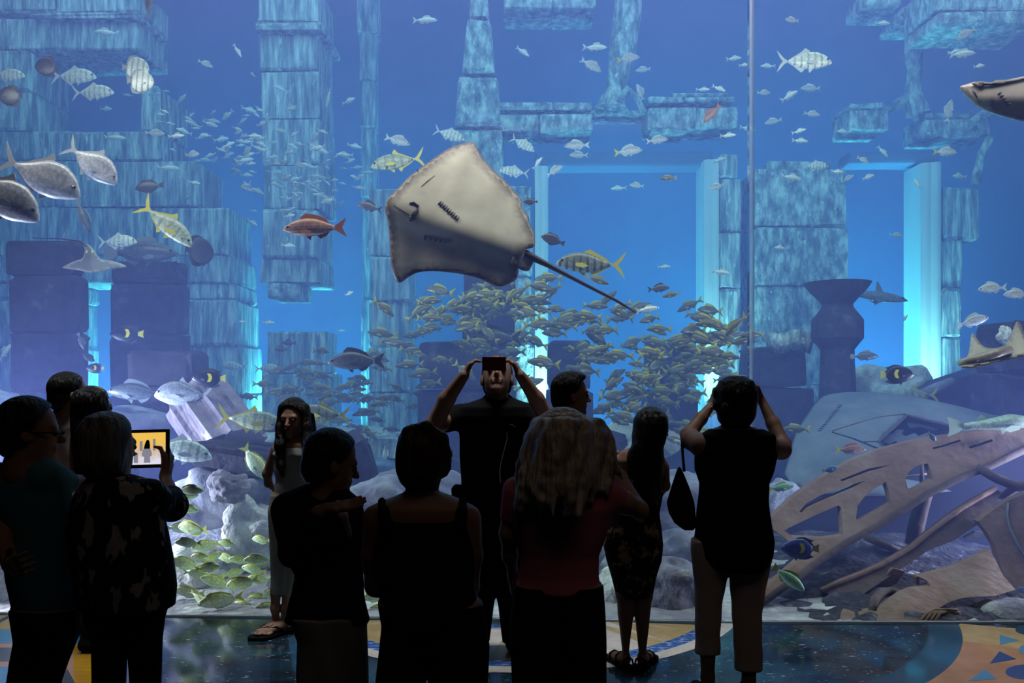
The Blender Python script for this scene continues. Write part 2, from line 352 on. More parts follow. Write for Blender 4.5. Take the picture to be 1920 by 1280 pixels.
def block(px0, py0, px1, py1, Y, depth, par, m=m_stone, name='block', jit=0.015, bev=0.05, gap=1.0, taper=0.0, rng=R):
    a = P(px0 + gap, py1 - gap, Y); b_ = P(px1 - gap, py0 + gap, Y)
    c = Vector(((a.x + b_.x) / 2, Y + depth / 2, (a.z + b_.z) / 2)); s = (b_.x - a.x, depth, b_.z - a.z)
    bm = box_bm((0, 0, 0), s, bev, jit, rng, 2)
    if taper:
        for v in bm.verts: v.co.x *= 1 + taper * (v.co.z / s[2])
    me = bm_mesh(name, bm)
    o = link(name, me, m, par, smooth=False)
    o.location = c - (par.location if par else Vector())
    return o
def courses(par, rows, Y, depth=1.0, m=m_stone, split=None, rng=None):
    """rows: (y0, y1, x0, x1) in pixels; long rows are cut into stones"""
    rng = rng or random.Random(int(rows[0][0] * 7 + rows[0][2]))
    for (y0, y1, x0, x1) in rows:
        n = max(1, round((x1 - x0) / split)) if split else 1
        cuts = [x0] + [x0 + (x1 - x0) * (i + rng.uniform(-0.18, 0.18)) / n for i in range(1, n)] + [x1]
        for i in range(n):
            block(cuts[i], y0, cuts[i + 1], y1, Y + rng.uniform(-0.06, 0.06), depth, par, m, rng=rng, gap=0.6)
def ruin(name, px, py, Y, label, cat='ruin', group=None):
    return empty(name, P(px, py, Y), label, cat, group)
YW = 14.0
r = ruin('ruined_wall', 200, 820, YW, 'pale block wall at far left with a dark square window opening high up')
courses(r, [(-30, 22, -40, 262), (33, 95, -40, 262), (245, 300, -60, 300), (300, 388, -60, 372), (388, 480, -60, 430), (480, 530, -60, 440), (530, 562, 206, 442), (530, 562, -60, 122), (562, 648, 212, 445), (648, 740, 210, 452), (740, 812, 208, 455)], YW, 1.2, m_stone, 170)
courses(r, [(562, 648, -60, 118), (648, 740, -60, 120), (740, 812, -60, 122)], YW, 1.2, m_stone, 90)
courses(r, [(22, 33, 56, 260)], YW - 0.15, 1.2, m_stone2)
courses(r, [(95, 170, -60, 58), (170, 245, -60, 60), (160, 245, 264, 300)], YW, 1.2, m_stone)
r = ruin('stone_pillar', 540, 830, YW, 'tall pale square block pillar with a ledge near its top, above the orange fish', 'pillar')
courses(r, [(-30, 40, 482, 598), (56, 133, 484, 596), (133, 222, 488, 598), (222, 308, 490, 602), (308, 392, 494, 604), (392, 484, 490, 596), (484, 530, 486, 600)], YW, 1.2, m_stone)
courses(r, [(40, 56, 476, 606)], YW - 0.15, 1.4, m_stone2); courses(r, [(530, 560, 500, 560)], YW, 1.0, m_stone2)
courses(r, [(620, 700, 500, 610), (700, 820, 490, 620)], YW, 1.0, m_stone, 60)
r = ruin('slender_column', 694, 820, 16, 'faint slender stone column standing behind the pale pillars', 'column')
courses(r, [(-30, 60, 668, 708), (60, 150, 672, 704), (150, 240, 674, 704), (240, 370, 676, 704), (370, 560, 678, 706), (560, 800, 676, 708)], 16.0, 0.5, m_stone)
r = ruin('stone_pillar', 735, 830, YW, 'squat pale block pillar partly hidden behind the left wing of the big ray', 'pillar')
courses(r, [(352, 480, 690, 778), (480, 565, 694, 770), (565, 650, 692, 768), (650, 735, 690, 772), (735, 815, 688, 774)], YW, 1.0, m_stone)
r = ruin('obelisk_pillar', 900, 840, YW, 'tapering obelisk of big crusted blocks rising behind the big ray', 'pillar')
for (y0, y1, x0, x1, tp) in ((-40, 33, 881, 916, -0.28), (33, 140, 867, 926, -0.40), (140, 240, 853, 938, -0.22), (240, 345, 846, 945, -0.04), (345, 430, 905, 998, 0), (430, 520, 908, 1000, 0), (520, 640, 905, 1000, 0), (640, 800, 900, 1002, 0)):
    block(x0, y0, x1, y1, YW - 0.1, 1.2, r, m_stone2, taper=tp, gap=1.5, bev=0.09, jit=0.025)
r = ruin('stone_beam', 1160, 245, YW, 'broken stone beam with a long groove above the central doorway, carrying a bent column', 'beam')
courses(r, [(190, 207, 936, 1112), (213, 246, 936, 1112)], YW, 0.8, m_stone2, 90); courses(r, [(207, 213, 936, 1380)], YW + 0.12, 0.6, m_stone2)
courses(r, [(180, 192, 1215, 1378), (200, 240, 1216, 1384)], YW, 0.8, m_stone2, 85)
courses(r, [(172, 182, 1260, 1370), (240, 246, 1222, 1290)], YW, 0.7, m_stone2)
courses(r, [(-30, 15, 944, 1118)], YW, 0.9, m_stone2, 100)
def bent(name, pts, Y, par, m, n=10, sq=1.0):
    """tapering, bent stone shaft: (px, py, half width px)"""
    pp = [P(x, y, Y) - par.location for x, y, _ in pts]; me = tube(name, pp, [h / K(Y) for _, _, h in pts], n)
    rr = random.Random(3)
    for v in me.vertices: v.co += Vector((rr.uniform(-1, 1), rr.uniform(-1, 1), rr.uniform(-1, 1))) * 0.02
    return link(name, me, m, par)
bent('column_shaft', [(1182, -30, 25), (1176, 30, 25), (1168, 90, 24), (1160, 140, 21), (1154, 170, 18), (1150, 200, 24), (1148, 212, 40)], YW + 0.3, r, m_stone2)
bent('brace', [(1112, 214, 6), (1128, 196, 6), (1138, 178, 7)], YW + 0.2, r, m_stone2, 6); bent('brace', [(1160, 192, 7), (1178, 166, 7), (1192, 180, 6), (1206, 210, 6)], YW + 0.1, r, m_stone2, 6)
r = ruin('doorway', 1170, 830, YW, 'tall pale doorway frame in the middle of the ruins, its inner edges lit bright', 'doorway')
courses(r, [(284, 312, 1004, 1338)], YW + 0.2, 0.5, m_tank); 
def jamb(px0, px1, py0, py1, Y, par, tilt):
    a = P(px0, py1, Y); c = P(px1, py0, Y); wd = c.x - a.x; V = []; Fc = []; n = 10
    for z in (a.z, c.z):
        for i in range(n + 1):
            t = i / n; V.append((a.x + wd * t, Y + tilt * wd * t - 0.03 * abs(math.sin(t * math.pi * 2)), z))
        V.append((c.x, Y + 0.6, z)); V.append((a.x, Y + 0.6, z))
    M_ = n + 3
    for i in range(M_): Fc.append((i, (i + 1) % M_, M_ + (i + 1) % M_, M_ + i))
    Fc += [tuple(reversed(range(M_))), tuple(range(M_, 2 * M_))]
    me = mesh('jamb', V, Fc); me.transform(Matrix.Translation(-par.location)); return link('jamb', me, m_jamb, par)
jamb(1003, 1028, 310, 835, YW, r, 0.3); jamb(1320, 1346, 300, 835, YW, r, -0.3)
r = ruin('stone_pillar', 1368, 830, YW, 'narrow dark-jointed block pillar just left of the pane seam', 'pillar')
courses(r, [(288, 333, 1348, 1384), (333, 435, 1348, 1392), (435, 540, 1348, 1390), (540, 640, 1348, 1390), (640, 720, 1348, 1392), (720, 820, 1346, 1394)], YW, 1.0, m_stone)
r = ruin('stone_pillar', 1505, 830, YW, 'broad streaked block pillar right of the pane seam with a crumbled top', 'pillar')
courses(r, [(300, 330, 1440, 1560), (316, 425, 1416, 1588), (425, 535, 1416, 1592), (535, 640, 1414, 1592), (640, 720, 1414, 1594), (720, 820, 1412, 1594)], YW, 1.2, m_stone2)
r = ruin('stone_beam', 1730, 260, YW, 'broken pale beam at upper right with a slim column growing out of it', 'beam')
courses(r, [(192, 201, 1594, 1662), (201, 244, 1593, 1668), (212, 222, 1734, 1862), (222, 256, 1732, 1858)], YW, 0.8, m_stone2)
bent('column_shaft', [(1713, 44, 16), (1714, 60, 15), (1714, 90, 15), (1713, 140, 13), (1712, 175, 14), (1722, 215, 22)], YW + 0.2, r, m_stone2)
bent('brace', [(1664, 206, 7), (1690, 192, 9), (1704, 180, 8)], YW + 0.1, r, m_stone2, 6); bent('brace', [(1708, 178, 5), (1714, 200, 5), (1716, 226, 4)], YW, r, m_stone2, 6)
bent('brace', [(1800, 246, 7), (1828, 226, 7), (1852, 206, 5)], YW - 0.2, r, m_stone2, 6); bent('brace', [(1858, 258, 7), (1838, 292, 6), (1828, 345, 9)], YW, r, m_stone2, 6)
r = ruin('capital', 1712, 40, YW, 'flared stone capital at the top of the slim column at upper right', 'ruin')
courses(r, [(-20, 12, 1620, 1692), (10, 26, 1692, 1732), (26, 40, 1686, 1740)], YW - 0.1, 0.8, m_stone2)
r = ruin('stone_lintel', 1850, 46, YW - 1.2, 'crusted pale lintel with a rounded lower edge in the top right corner', 'beam')
courses(r, [(-40, 20, 1750, 1960), (20, 46, 1758, 1950)], YW - 1.2, 1.0, m_stone2, 105)
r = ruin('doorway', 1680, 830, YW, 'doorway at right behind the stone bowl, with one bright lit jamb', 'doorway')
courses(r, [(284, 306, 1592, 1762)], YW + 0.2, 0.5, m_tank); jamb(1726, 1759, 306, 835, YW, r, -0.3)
r = ruin('stone_pillar', 1800, 830, YW, 'weathered pillar of four blocks behind the pale bream at right', 'pillar')
courses(r, [(350, 450, 1768, 1836), (450, 540, 1766, 1806), (540, 632, 1766, 1804), (632, 720, 1766, 1804), (720, 820, 1764, 1806)], YW, 1.0, m_stone)
# --- dark blocks and columns standing in front
def stack(name, label, rows, Y, depth, cat='pillar', m=m_darkstone, px=None):
    x = (rows[-1][2] + rows[-1][3]) / 2
    rr = ruin(name, x, rows[-1][1], Y, label, cat); rg = random.Random(int(x))
    for (y0, y1, x0, x1) in rows: block(x0, y0, x1, y1, Y + rg.uniform(-.05, .05), depth, rr, m, bev=0.07, jit=0.02, rng=rg, gap=0.7)
    return rr
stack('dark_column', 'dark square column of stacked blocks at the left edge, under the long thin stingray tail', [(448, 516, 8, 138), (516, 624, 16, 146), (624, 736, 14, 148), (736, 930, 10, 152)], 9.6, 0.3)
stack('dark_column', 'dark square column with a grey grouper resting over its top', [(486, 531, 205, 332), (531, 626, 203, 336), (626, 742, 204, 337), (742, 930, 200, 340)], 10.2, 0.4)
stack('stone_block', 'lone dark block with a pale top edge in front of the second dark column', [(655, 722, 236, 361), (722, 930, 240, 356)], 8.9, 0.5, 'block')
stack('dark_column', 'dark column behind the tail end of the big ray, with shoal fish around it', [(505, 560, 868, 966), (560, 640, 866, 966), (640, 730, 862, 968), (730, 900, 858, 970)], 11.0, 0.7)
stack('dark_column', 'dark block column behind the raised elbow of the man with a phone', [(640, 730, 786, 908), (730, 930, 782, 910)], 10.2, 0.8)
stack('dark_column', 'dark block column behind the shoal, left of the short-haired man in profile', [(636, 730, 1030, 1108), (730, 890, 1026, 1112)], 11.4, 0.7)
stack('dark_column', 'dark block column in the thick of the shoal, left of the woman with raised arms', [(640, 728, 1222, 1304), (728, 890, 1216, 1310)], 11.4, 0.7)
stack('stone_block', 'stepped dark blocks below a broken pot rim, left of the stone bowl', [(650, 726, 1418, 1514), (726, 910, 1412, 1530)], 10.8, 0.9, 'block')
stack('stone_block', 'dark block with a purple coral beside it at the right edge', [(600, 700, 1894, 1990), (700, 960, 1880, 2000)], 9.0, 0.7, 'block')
# broken pot rim
me = bpy.data.meshes.new('pot_rim'); bm = bmesh.new(); pr = P(1482, 637, 10.8)
for k in range(28):
    a = 2 * math.pi * k / 28; rr = 0.27 + 0.02 * math.sin(5 * a)
    for (dr, dz) in ((0, 0.10), (0.05, 0.0), (0.0, -0.18), (-0.06, 0.0)):
        bm.verts.new((math.cos(a) * (rr + dr), math.sin(a) * (rr + dr) * 0.8, dz + 0.03 * math.sin(3 * a)))
bm.verts.ensure_lookup_table()
for k in range(28):
    for q in range(4):
        bm.faces.new([bm.verts[k * 4 + q], bm.verts[k * 4 + (q + 1) % 4], bm.verts[((k + 1) % 28) * 4 + (q + 1) % 4], bm.verts[((k + 1) % 28) * 4 + q]])
bmesh.ops.recalc_face_normals(bm, faces=bm.faces); bm.to_mesh(me); bm.free()
tag(link('pot_rim', me, m_stone2, loc=pr, smooth=True), 'broken pale pot rim lying on the stepped dark blocks', 'pot')
# octagonal pedestal with a bowl
def lathe(name, prof, n, phase=0.0):
    V = []; Fc = []
    for (r_, z) in prof:
        for j in range(n):
            a = 2 * math.pi * j / n + phase; V.append((r_ * math.cos(a), r_ * math.sin(a), z))
    for i in range(len(prof) - 1):
        for j in range(n):
            k = (j + 1) % n; Fc.append((i * n + j, i * n + k, (i + 1) * n + k, (i + 1) * n + j))
    Fc.append(tuple(reversed(range(n)))); Fc.append(tuple(range((len(prof) - 1) * n, len(prof) * n)))
    return mesh(name, V, Fc)
YP = 10.4; kp = K(YP)
b0 = P(1570, 930, YP); ped = empty('stone_pedestal', b0, 'dark stone pedestal carrying a wide bowl, a black silhouette at right', 'pedestal')
def prof(rows): return [(rr / kp, (930 - yy) / kp) for yy, rr in rows]
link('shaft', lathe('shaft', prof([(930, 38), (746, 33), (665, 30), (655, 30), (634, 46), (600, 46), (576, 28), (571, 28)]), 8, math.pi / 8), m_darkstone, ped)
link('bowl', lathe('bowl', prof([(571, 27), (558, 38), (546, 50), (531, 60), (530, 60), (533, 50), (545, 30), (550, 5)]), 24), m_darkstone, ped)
# ============================================================ relief sheets: outline + cut-outs + depth + thickness
from mathutils.geometry import delaunay_2d_cdt
from mathutils import noise as mnoise
def inside(poly, x, y):
    poly = np.asarray(poly, float); x = np.asarray(x, float); y = np.asarray(y, float)
    c = np.zeros(x.shape, bool); n = len(poly)
    for i in range(n):
        x1, y1 = poly[i]; x2, y2 = poly[(i + 1) % n]
        if y1 == y2: continue
        k = ((y1 > y) != (y2 > y)) & (x < (x2 - x1) * (y - y1) / (y2 - y1) + x1); c ^= k
    return c
def edge_dist(poly, x, y):
    poly = np.asarray(poly, float); d = np.full(np.shape(x), 1e9)
    for i in range(len(poly)):
        a = poly[i]; b_ = poly[(i + 1) % len(poly)]; e = b_ - a; L2 = max(e @ e, 1e-9)
        t = np.clip(((x - a[0]) * e[0] + (y - a[1]) * e[1]) / L2, 0, 1)
        d = np.minimum(d, np.hypot(x - a[0] - t * e[0], y - a[1] - t * e[1]))
    return d
def resample(poly, step):
    out = []
    for i in range(len(poly)):
        a = np.array(poly[i], float); b_ = np.array(poly[(i + 1) % len(poly)], float)
        n = max(1, int(round(np.hypot(*(b_ - a)) / step)))
        for k in range(n): out.append(tuple(a + (b_ - a) * k / n))
    return out
def relief(name, outer, holes, Yf, thick, step=9.0, edge_thin=None, back=None):
    """outer/holes in pixels, Yf(px, py) = depth of the front sheet, thick in metres;
    edge_thin = pixels over which the thickness grows from a thin rim (None: slab with straight sides)"""
    loops = [resample(outer, step)] + [resample(h, step) for h in holes]
    pts = []; edges = []
    for lp in loops:
        o = len(pts); pts += lp; edges += [(o + i, o + (i + 1) % len(lp)) for i in range(len(lp))]
    xs = np.array([p[0] for p in loops[0]]); ys = np.array([p[1] for p in loops[0]])
    gx, gy = np.meshgrid(np.arange(xs.min(), xs.max(), step), np.arange(ys.min(), ys.max(), step))
    gx = gx + (np.arange(gx.shape[0]) % 2)[:, None] * step / 2; gx = gx.ravel(); gy = gy.ravel()
    k = inside(loops[0], gx, gy) & (edge_dist(loops[0], gx, gy) > step * 0.45)
    for h in loops[1:]: k &= ~inside(h, gx, gy) & (edge_dist(h, gx, gy) > step * 0.45)
    pts += list(zip(gx[k], gy[k]))
    vo, eo, fo, *_ = delaunay_2d_cdt([Vector(p) for p in pts], edges, [], 0, 1e-5)
    vx = np.array([v.x for v in vo]); vy = np.array([v.y for v in vo])
    F_ = []
    cen = np.array([[vx[list(f)].mean(), vy[list(f)].mean()] for f in fo])
    k = inside(loops[0], cen[:, 0], cen[:, 1])
    for h in loops[1:]: k &= ~inside(h, cen[:, 0], cen[:, 1])
    F_ = [tuple(f) for f, q in zip(fo, k) if q]
    # orient so that the front faces the viewer
    G = []
    for f in F_:
        a, b_, c = f[:3]; cr = (vx[b_] - vx[a]) * (vy[c] - vy[a]) - (vy[b_] - vy[a]) * (vx[c] - vx[a])
        G.append(f if cr < 0 else tuple(reversed(f)))
    ed = edge_dist(loops[0], vx, vy)
    for h in loops[1:]: ed = np.minimum(ed, edge_dist(h, vx, vy))
    Yv = np.array([Yf(a, b_) for a, b_ in zip(vx, vy)])
    th = np.full(len(vx), thick)
    if edge_thin: th = thick * (0.08 + 0.92 * np.sqrt(np.clip(ed / edge_thin, 0, 1)))
    n = len(vx); V = [P(a, b_, y) for a, b_, y in zip(vx, vy, Yv)]
    V2 = [p + Vector((0, t, 0)) for p, t in zip(V, th)]
    cnt = {}
    for f in G:
        for i in range(len(f)): cnt[(f[i], f[(i + 1) % len(f)])] = 1
    side = [(b_, a, a + n, b_ + n) for (a, b_) in cnt if (b_, a) not in cnt]
    me = mesh(name, V + V2, G + [tuple(q + n for q in reversed(f)) for f in G] + side)
    at = me.attributes.new('margin', 'FLOAT', 'POINT'); at.data.foreach_set('value', np.concatenate([ed, ed]).astype(np.float32))
    return me
def lin(a, dx, dy, x0=1600, y0=1000): return lambda x, y: a + dx * (x - x0) / 100 + dy * (y - y0) / 100
def rlink(name, me, m, par=None, smooth=False):
    if par is not None: me.transform(Matrix.Translation(-par.location))
    return link(name, me, m, par, smooth=smooth)

# ============================================================ stones of the tank bed
m_rock = noisy('crusted_rock', [(0.32, (0.10, 0.09, 0.13)), (0.5, (0.26, 0.23, 0.28)), (0.64, (0.62, 0.60, 0.58))], 2.6, detail=9, rough=0.9, bump=0.9, bscale=10, rnd=True)
m_paler = noisy('coral_crust', [(0.30, (0.30, 0.27, 0.30)), (0.5, (0.60, 0.57, 0.52)), (0.62, (0.80, 0.78, 0.72)), (0.72, (0.36, 0.22, 0.26))], 5, detail=9, rough=0.9, bump=1.0, bscale=14, rnd=True)
m_shade = noisy('grey_blue_rock', [(0.3, (0.13, 0.13, 0.18)), (0.5, (0.24, 0.23, 0.30)), (0.66, (0.42, 0.42, 0.48))], 2.4, detail=8, rough=0.9, bump=0.7, rnd=True)
m_void2 = noisy('shade_rubble', [(0.3, (0.03, 0.03, 0.045)), (0.6, (0.07, 0.065, 0.085)), (0.72, (0.20, 0.18, 0.20))], 4, detail=9, rough=0.95, bump=0.9)  # rubble coloured dark for the shade under the wreck
def rock(px, py, Y, wx, hz, dy, seed, m, label, rough=0.25, rotz=0.0, sub=4, cat='rock', name='rock', flat=1.0):
    bm = bmesh.new(); bmesh.ops.create_icosphere(bm, subdivisions=sub, radius=1.0)
    off = Vector((seed * 3.1, seed * 1.7, seed * 0.9))
    for v in bm.verts:
        d = v.co.normalized(); q = 1 + rough * mnoise.noise(d * 1.3 + off) * 1.4 + rough * 0.5 * mnoise.noise(d * 3.1 + off) + rough * 0.22 * mnoise.noise(d * 7.0 + off)
        c = d * q; s = lambda a: math.copysign(abs(a) ** flat, a)
        v.co = Vector((s(c.x) * wx / 2, s(c.y) * dy / 2, s(c.z) * hz / 2))
    o = link(name, bm_mesh(name, bm), m, loc=P(px, py, Y), rot=(0, 0, rotz), smooth=True)
    return tag(o, label, cat, kind='thing')
def rpx(px0, py0, px1, py1, Y, seed, m, label, **k):
    return rock((px0 + px1) / 2, (py0 + py1) / 2, Y, (px1 - px0) / K(Y), (py1 - py0) / K(Y), k.pop('dy', 0.8) * (px1 - px0) / K(Y), seed, m, label, **k)
rpx(330, 868, 520, 985, 7.3, 1, m_shade, 'large dark boulder hollowed below a ledge, behind the yellow-green shoal', flat=0.85)
rpx(395, 885, 462, 940, 6.75, 2, m_rock, 'round knobbly coral head on the front of the dark boulder', rough=0.35)
rpx(425, 938, 540, 1075, 7.0, 3, m_paler, 'pale crusted boulder just left of the standing girl', rough=0.35)
rpx(300, 1020, 440, 1130, 6.75, 4, m_paler, 'low pinkish coral rubble mound among the yellow-green fish', rough=0.4)
rpx(400, 1095, 520, 1150, 6.6, 5, m_paler, 'flat pale coral stone lying against the window near the girl')
rpx(-60, 980, 40, 1160, 6.3, 6, m_paler, 'pale banded rock at the left edge beside the man in a teal tee')
rpx(150, 760, 330, 850, 8.6, 7, m_shade, 'dark smooth boulder below the lone dark block', flat=0.8)
rpx(640, 900, 800, 1010, 7.0, 8, m_shade, 'blue-grey boulder between the man in a blazer and the woman with an updo', flat=0.75)
rpx(1180, 1048, 1330, 1190, 6.25, 9, m_rock, 'violet boulder with a pale crusted back, right of the floral dress', rough=0.3)
rpx(1230, 985, 1350, 1070, 7.0, 10, m_shade, 'smooth grey-blue boulder behind the hanging shoulder bag')
rpx(1120, 1060, 1200, 1170, 6.3, 11, m_paler, 'pale crusted stone between the pink tee and the floral dress')
rpx(1110, 880, 1340, 1000, 7.8, 12, m_shade, 'long blue-grey boulder behind the woman in the floral dress', flat=0.8)
rpx(1420, 900, 1500, 980, 8.2, 13, m_shade, 'blue boulder beside the woman with raised arms, under the tilted hull')
rpx(1825, 1122, 1960, 1190, 5.95, 14, m_rock, 'round blue-grey boulder in the lower right corner of the tank', rough=0.15)
rpx(1428, 1060, 1530, 1180, 7.3, 15, m_shade, 'dark rock under the lower end of the wrecked hull')
rpx(700, 880, 880, 960, 7.6, 16, m_shade, 'low dark boulder behind the woman with an updo', flat=0.8)
rpx(520, 1000, 720, 1170, 6.7, 17, m_shade, 'dark boulder hidden mostly behind the man in a blazer')
rpx(1872, 612, 1896, 646, 8.6, 18, m_paler, 'purple lumpy coral clinging beside the dark block at the right edge', rough=0.5, cat='coral', name='coral')
rpx(860, 960, 1130, 1170, 6.9, 19, m_rock, 'broad rock behind the blonde woman and the man with a phone')
rpx(560, 800, 760, 850, 11.5, 20, m_paler, 'bright sandy reef mound far behind the man in a blazer', rough=0.2)
rpx(420, 800, 560, 850, 11.2, 21, m_paler, 'bright reef mound far behind the girl', rough=0.3)
rpx(1140, 790, 1260, 870, 9.6, 22, m_paler, 'pale reef mound under the dense shoal', rough=0.3)
rpx(1590, 690, 1740, 790, 11.5, 23, m_paler, 'lit reef rubble between the bowl pedestal and the lit jamb', rough=0.4)
rpx(-40, 740, 60, 900, 8.8, 24, m_shade, 'dark rock at the left edge below the first dark column', flat=0.8)
def slabstone(px, py, Y, sx_, sy_, sz_, rot, m, label, seed):
    bm = box_bm((0, 0, 0), (sx_, sy_, sz_), 0.05, 0.03, random.Random(seed), 2)
    o = link('fallen_block', bm_mesh('fallen_block', bm), m, loc=P(px, py, Y), rot=tuple(rad(a) for a in rot)); return tag(o, label, 'block', kind='thing')
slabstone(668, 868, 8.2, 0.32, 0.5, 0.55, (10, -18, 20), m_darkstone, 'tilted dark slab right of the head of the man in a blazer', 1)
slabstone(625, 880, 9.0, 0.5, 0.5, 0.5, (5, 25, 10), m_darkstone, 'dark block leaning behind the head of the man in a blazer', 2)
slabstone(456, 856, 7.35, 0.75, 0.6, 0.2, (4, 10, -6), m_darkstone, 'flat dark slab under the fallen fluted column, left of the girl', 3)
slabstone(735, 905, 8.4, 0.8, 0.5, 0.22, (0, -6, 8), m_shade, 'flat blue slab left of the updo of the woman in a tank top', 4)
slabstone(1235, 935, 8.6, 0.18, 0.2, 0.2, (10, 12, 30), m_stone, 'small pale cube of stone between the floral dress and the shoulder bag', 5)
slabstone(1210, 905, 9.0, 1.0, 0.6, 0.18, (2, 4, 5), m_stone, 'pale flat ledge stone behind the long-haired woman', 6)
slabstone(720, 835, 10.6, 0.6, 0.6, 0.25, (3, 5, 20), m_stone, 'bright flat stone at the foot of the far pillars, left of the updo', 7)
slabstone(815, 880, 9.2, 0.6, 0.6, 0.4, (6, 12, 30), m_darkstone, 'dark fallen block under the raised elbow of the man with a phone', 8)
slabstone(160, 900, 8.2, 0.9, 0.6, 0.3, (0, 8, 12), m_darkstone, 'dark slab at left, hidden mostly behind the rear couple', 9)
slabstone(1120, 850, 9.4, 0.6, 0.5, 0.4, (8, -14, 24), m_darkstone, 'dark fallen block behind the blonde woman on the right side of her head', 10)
# fluted drum of a fallen column
def fluted(px0, py0, px1, py1, Y0, Y1, r_, label):
    a = P(px0, py0, Y0); b_ = P(px1, py1, Y1); ax = (b_ - a); Ln = ax.length; n = 72; V = []; Fc = []
    for i in range(9):
        t = i / 8
        for j in range(n):
            an = 2 * math.pi * j / n; rr = r_ * (1 - 0.13 * abs(math.sin(an * 6)) ** 0.6 + 0.012 * math.sin(an * 23 + i)) * (0.96 if i in (0, 8) else 1)
            V.append((rr * math.cos(an), rr * math.sin(an), (t - 0.5) * Ln))
    for i in range(8):
        for j in range(n):
            k = (j + 1) % n; Fc.append((i * n + j, i * n + k, (i + 1) * n + k, (i + 1) * n + j))
    Fc.append(tuple(reversed(range(n)))); Fc.append(tuple(range(8 * n, 9 * n)))
    me = mesh('fallen_column', V, Fc); o = link('fallen_column', me, m_darkpink, loc=(a + b_) / 2)
    o.rotation_mode = 'QUATERNION'; o.rotation_quaternion = ax.to_track_quat('Z', 'Y'); return tag(o, label, 'column', kind='thing')
m_darkpink = noisy('mauve_stone', [(0.3, (0.13, 0.10, 0.14)), (0.6, (0.28, 0.22, 0.27)), (0.72, (0.55, 0.50, 0.55))], 3, detail=8, rough=0.9, bump=0.6, rnd=True)
fluted(372, 752, 442, 848, 8.3, 7.9, 0.36, 'fallen fluted column drum lying tilted under the yellow jack, left of the girl')

# ============================================================ the wrecked craft at right
m_hull = noisy('rusty_hull', [(0.3, (0.15, 0.085, 0.065)), (0.5, (0.26, 0.155, 0.12)), (0.66, (0.32, 0.225, 0.19)), (0.78, (0.38, 0.38, 0.34))], 1.6, detail=8, rough=0.8, bump=0.35, bscale=12)
m_hull2 = noisy('dark_hull', [(0.3, (0.07, 0.05, 0.05)), (0.7, (0.15, 0.10, 0.095))], 2.0, detail=8, rough=0.85, bump=0.35, bscale=12)
m_shell = noisy('grey_shell', [(0.3, (0.10, 0.12, 0.15)), (0.55, (0.18, 0.20, 0.23)), (0.75, (0.28, 0.31, 0.33))], 1.4, detail=7, rough=0.7, bump=0.25, bscale=9)
m_void = mat('hollow_dark', (0.025, 0.025, 0.04), 0.9)  # near-black painted for the shade inside the hulls, and for a dark seam
wk = empty('wrecked_craft', P(1700, 1160, 6.8), 'rusty wrecked craft with arched window openings lying tilted at lower right', 'wreck')
strip = [(1447, 970), (1480, 938), (1510, 915), (1545, 893), (1590, 866), (1650, 842), (1720, 824), (1800, 812), (1870, 803), (1960, 792), (1960, 824), (1920, 840), (1860, 868), (1800, 892), (1740, 922), (1700, 948), (1640, 985), (1590, 1012), (1540, 1044), (1500, 1074), (1440, 1122), (1424, 1130), (1424, 1108), (1462, 1082), (1496, 1052), (1500, 1030), (1478, 1013), (1450, 992)]
wins = [[(1470, 994), (1490, 984), (1530, 965), (1572, 947), (1578, 952), (1581, 1004), (1547, 1009), (1486, 1006)],
        [(1605, 971), (1608, 948), (1621, 931), (1640, 916), (1661, 903), (1667, 920), (1672, 944), (1640, 963), (1615, 976), (1608, 975)],
        [(1697, 898), (1704, 885), (1714, 876), (1727, 870), (1740, 869), (1746, 882), (1750, 899), (1726, 912), (1706, 922), (1700, 915)],
        [(1499, 959), (1511, 944), (1537, 929), (1581, 913), (1622, 901), (1601, 914), (1551, 936), (1517, 951), (1504, 961)],
        [(1574, 900), (1600, 889), (1628, 878), (1672, 871), (1630, 884), (1582, 902)],
        [(1747, 839), (1775, 831), (1800, 824), (1802, 827), (1776, 836), (1752, 842)], [(1816, 837), (1840, 829), (1860, 823), (1862, 827), (1842, 834), (1820, 841)]]
Ys = lambda x, y: 6.1 + (1118 - y) / 300 * 1.22 + 0.02 * math.sin(x / 60)
rlink('hull_plate', relief('hull_plate', strip, wins, Ys, 0.09, 8), m_hull, wk)
def tubeP(name, pts, par, m, n=8):
    """(px, py, Y, radius px)"""
    me = tube(name, [P(x, y, Y) for x, y, Y, _ in pts], [r_ / K(Y) for _, _, Y, r_ in pts], n)
    return rlink(name, me, m, par, True)
low = [(1936, 836), (1860, 872), (1800, 896), (1740, 926), (1700, 952), (1640, 989), (1590, 1016), (1540, 1048), (1500, 1078), (1430, 1130)]
tubeP('rim', [(x, y, Ys(x, y) + 0.02, 7) for x, y in low], wk, m_hull2)  # dark colour puts the shading of the lower edge into the rim
for (a, b_) in (((1582, 950), (1584, 1010)), ((1672, 905), (1680, 955)), ((1692, 890), (1700, 926))):
    tubeP('mullion', [(a[0], a[1], Ys(*a) + 0.05, 4), (b_[0], b_[1], Ys(*b_) + 0.05, 4)], wk, m_hull, 6)
tubeP('window_bar', [(1727, 868, 7.6, 4), (1729, 905, 7.6, 4)], wk, m_hull2, 6); tubeP('window_bar', [(1696, 893, 7.6, 2), (1748, 887, 7.6, 2)], wk, m_hull, 6)
# dark sheet standing in for the shade behind the openings
rlink('shade_sheet', relief('shade_sheet', [(1455, 985), (1520, 930), (1600, 880), (1700, 850), (1960, 820), (1960, 1180), (1500, 1180), (1430, 1150)], [], lambda x, y: 8.0 + (1900 - x) / 460 * 0.3, 0.1, 20), m_void, wk)
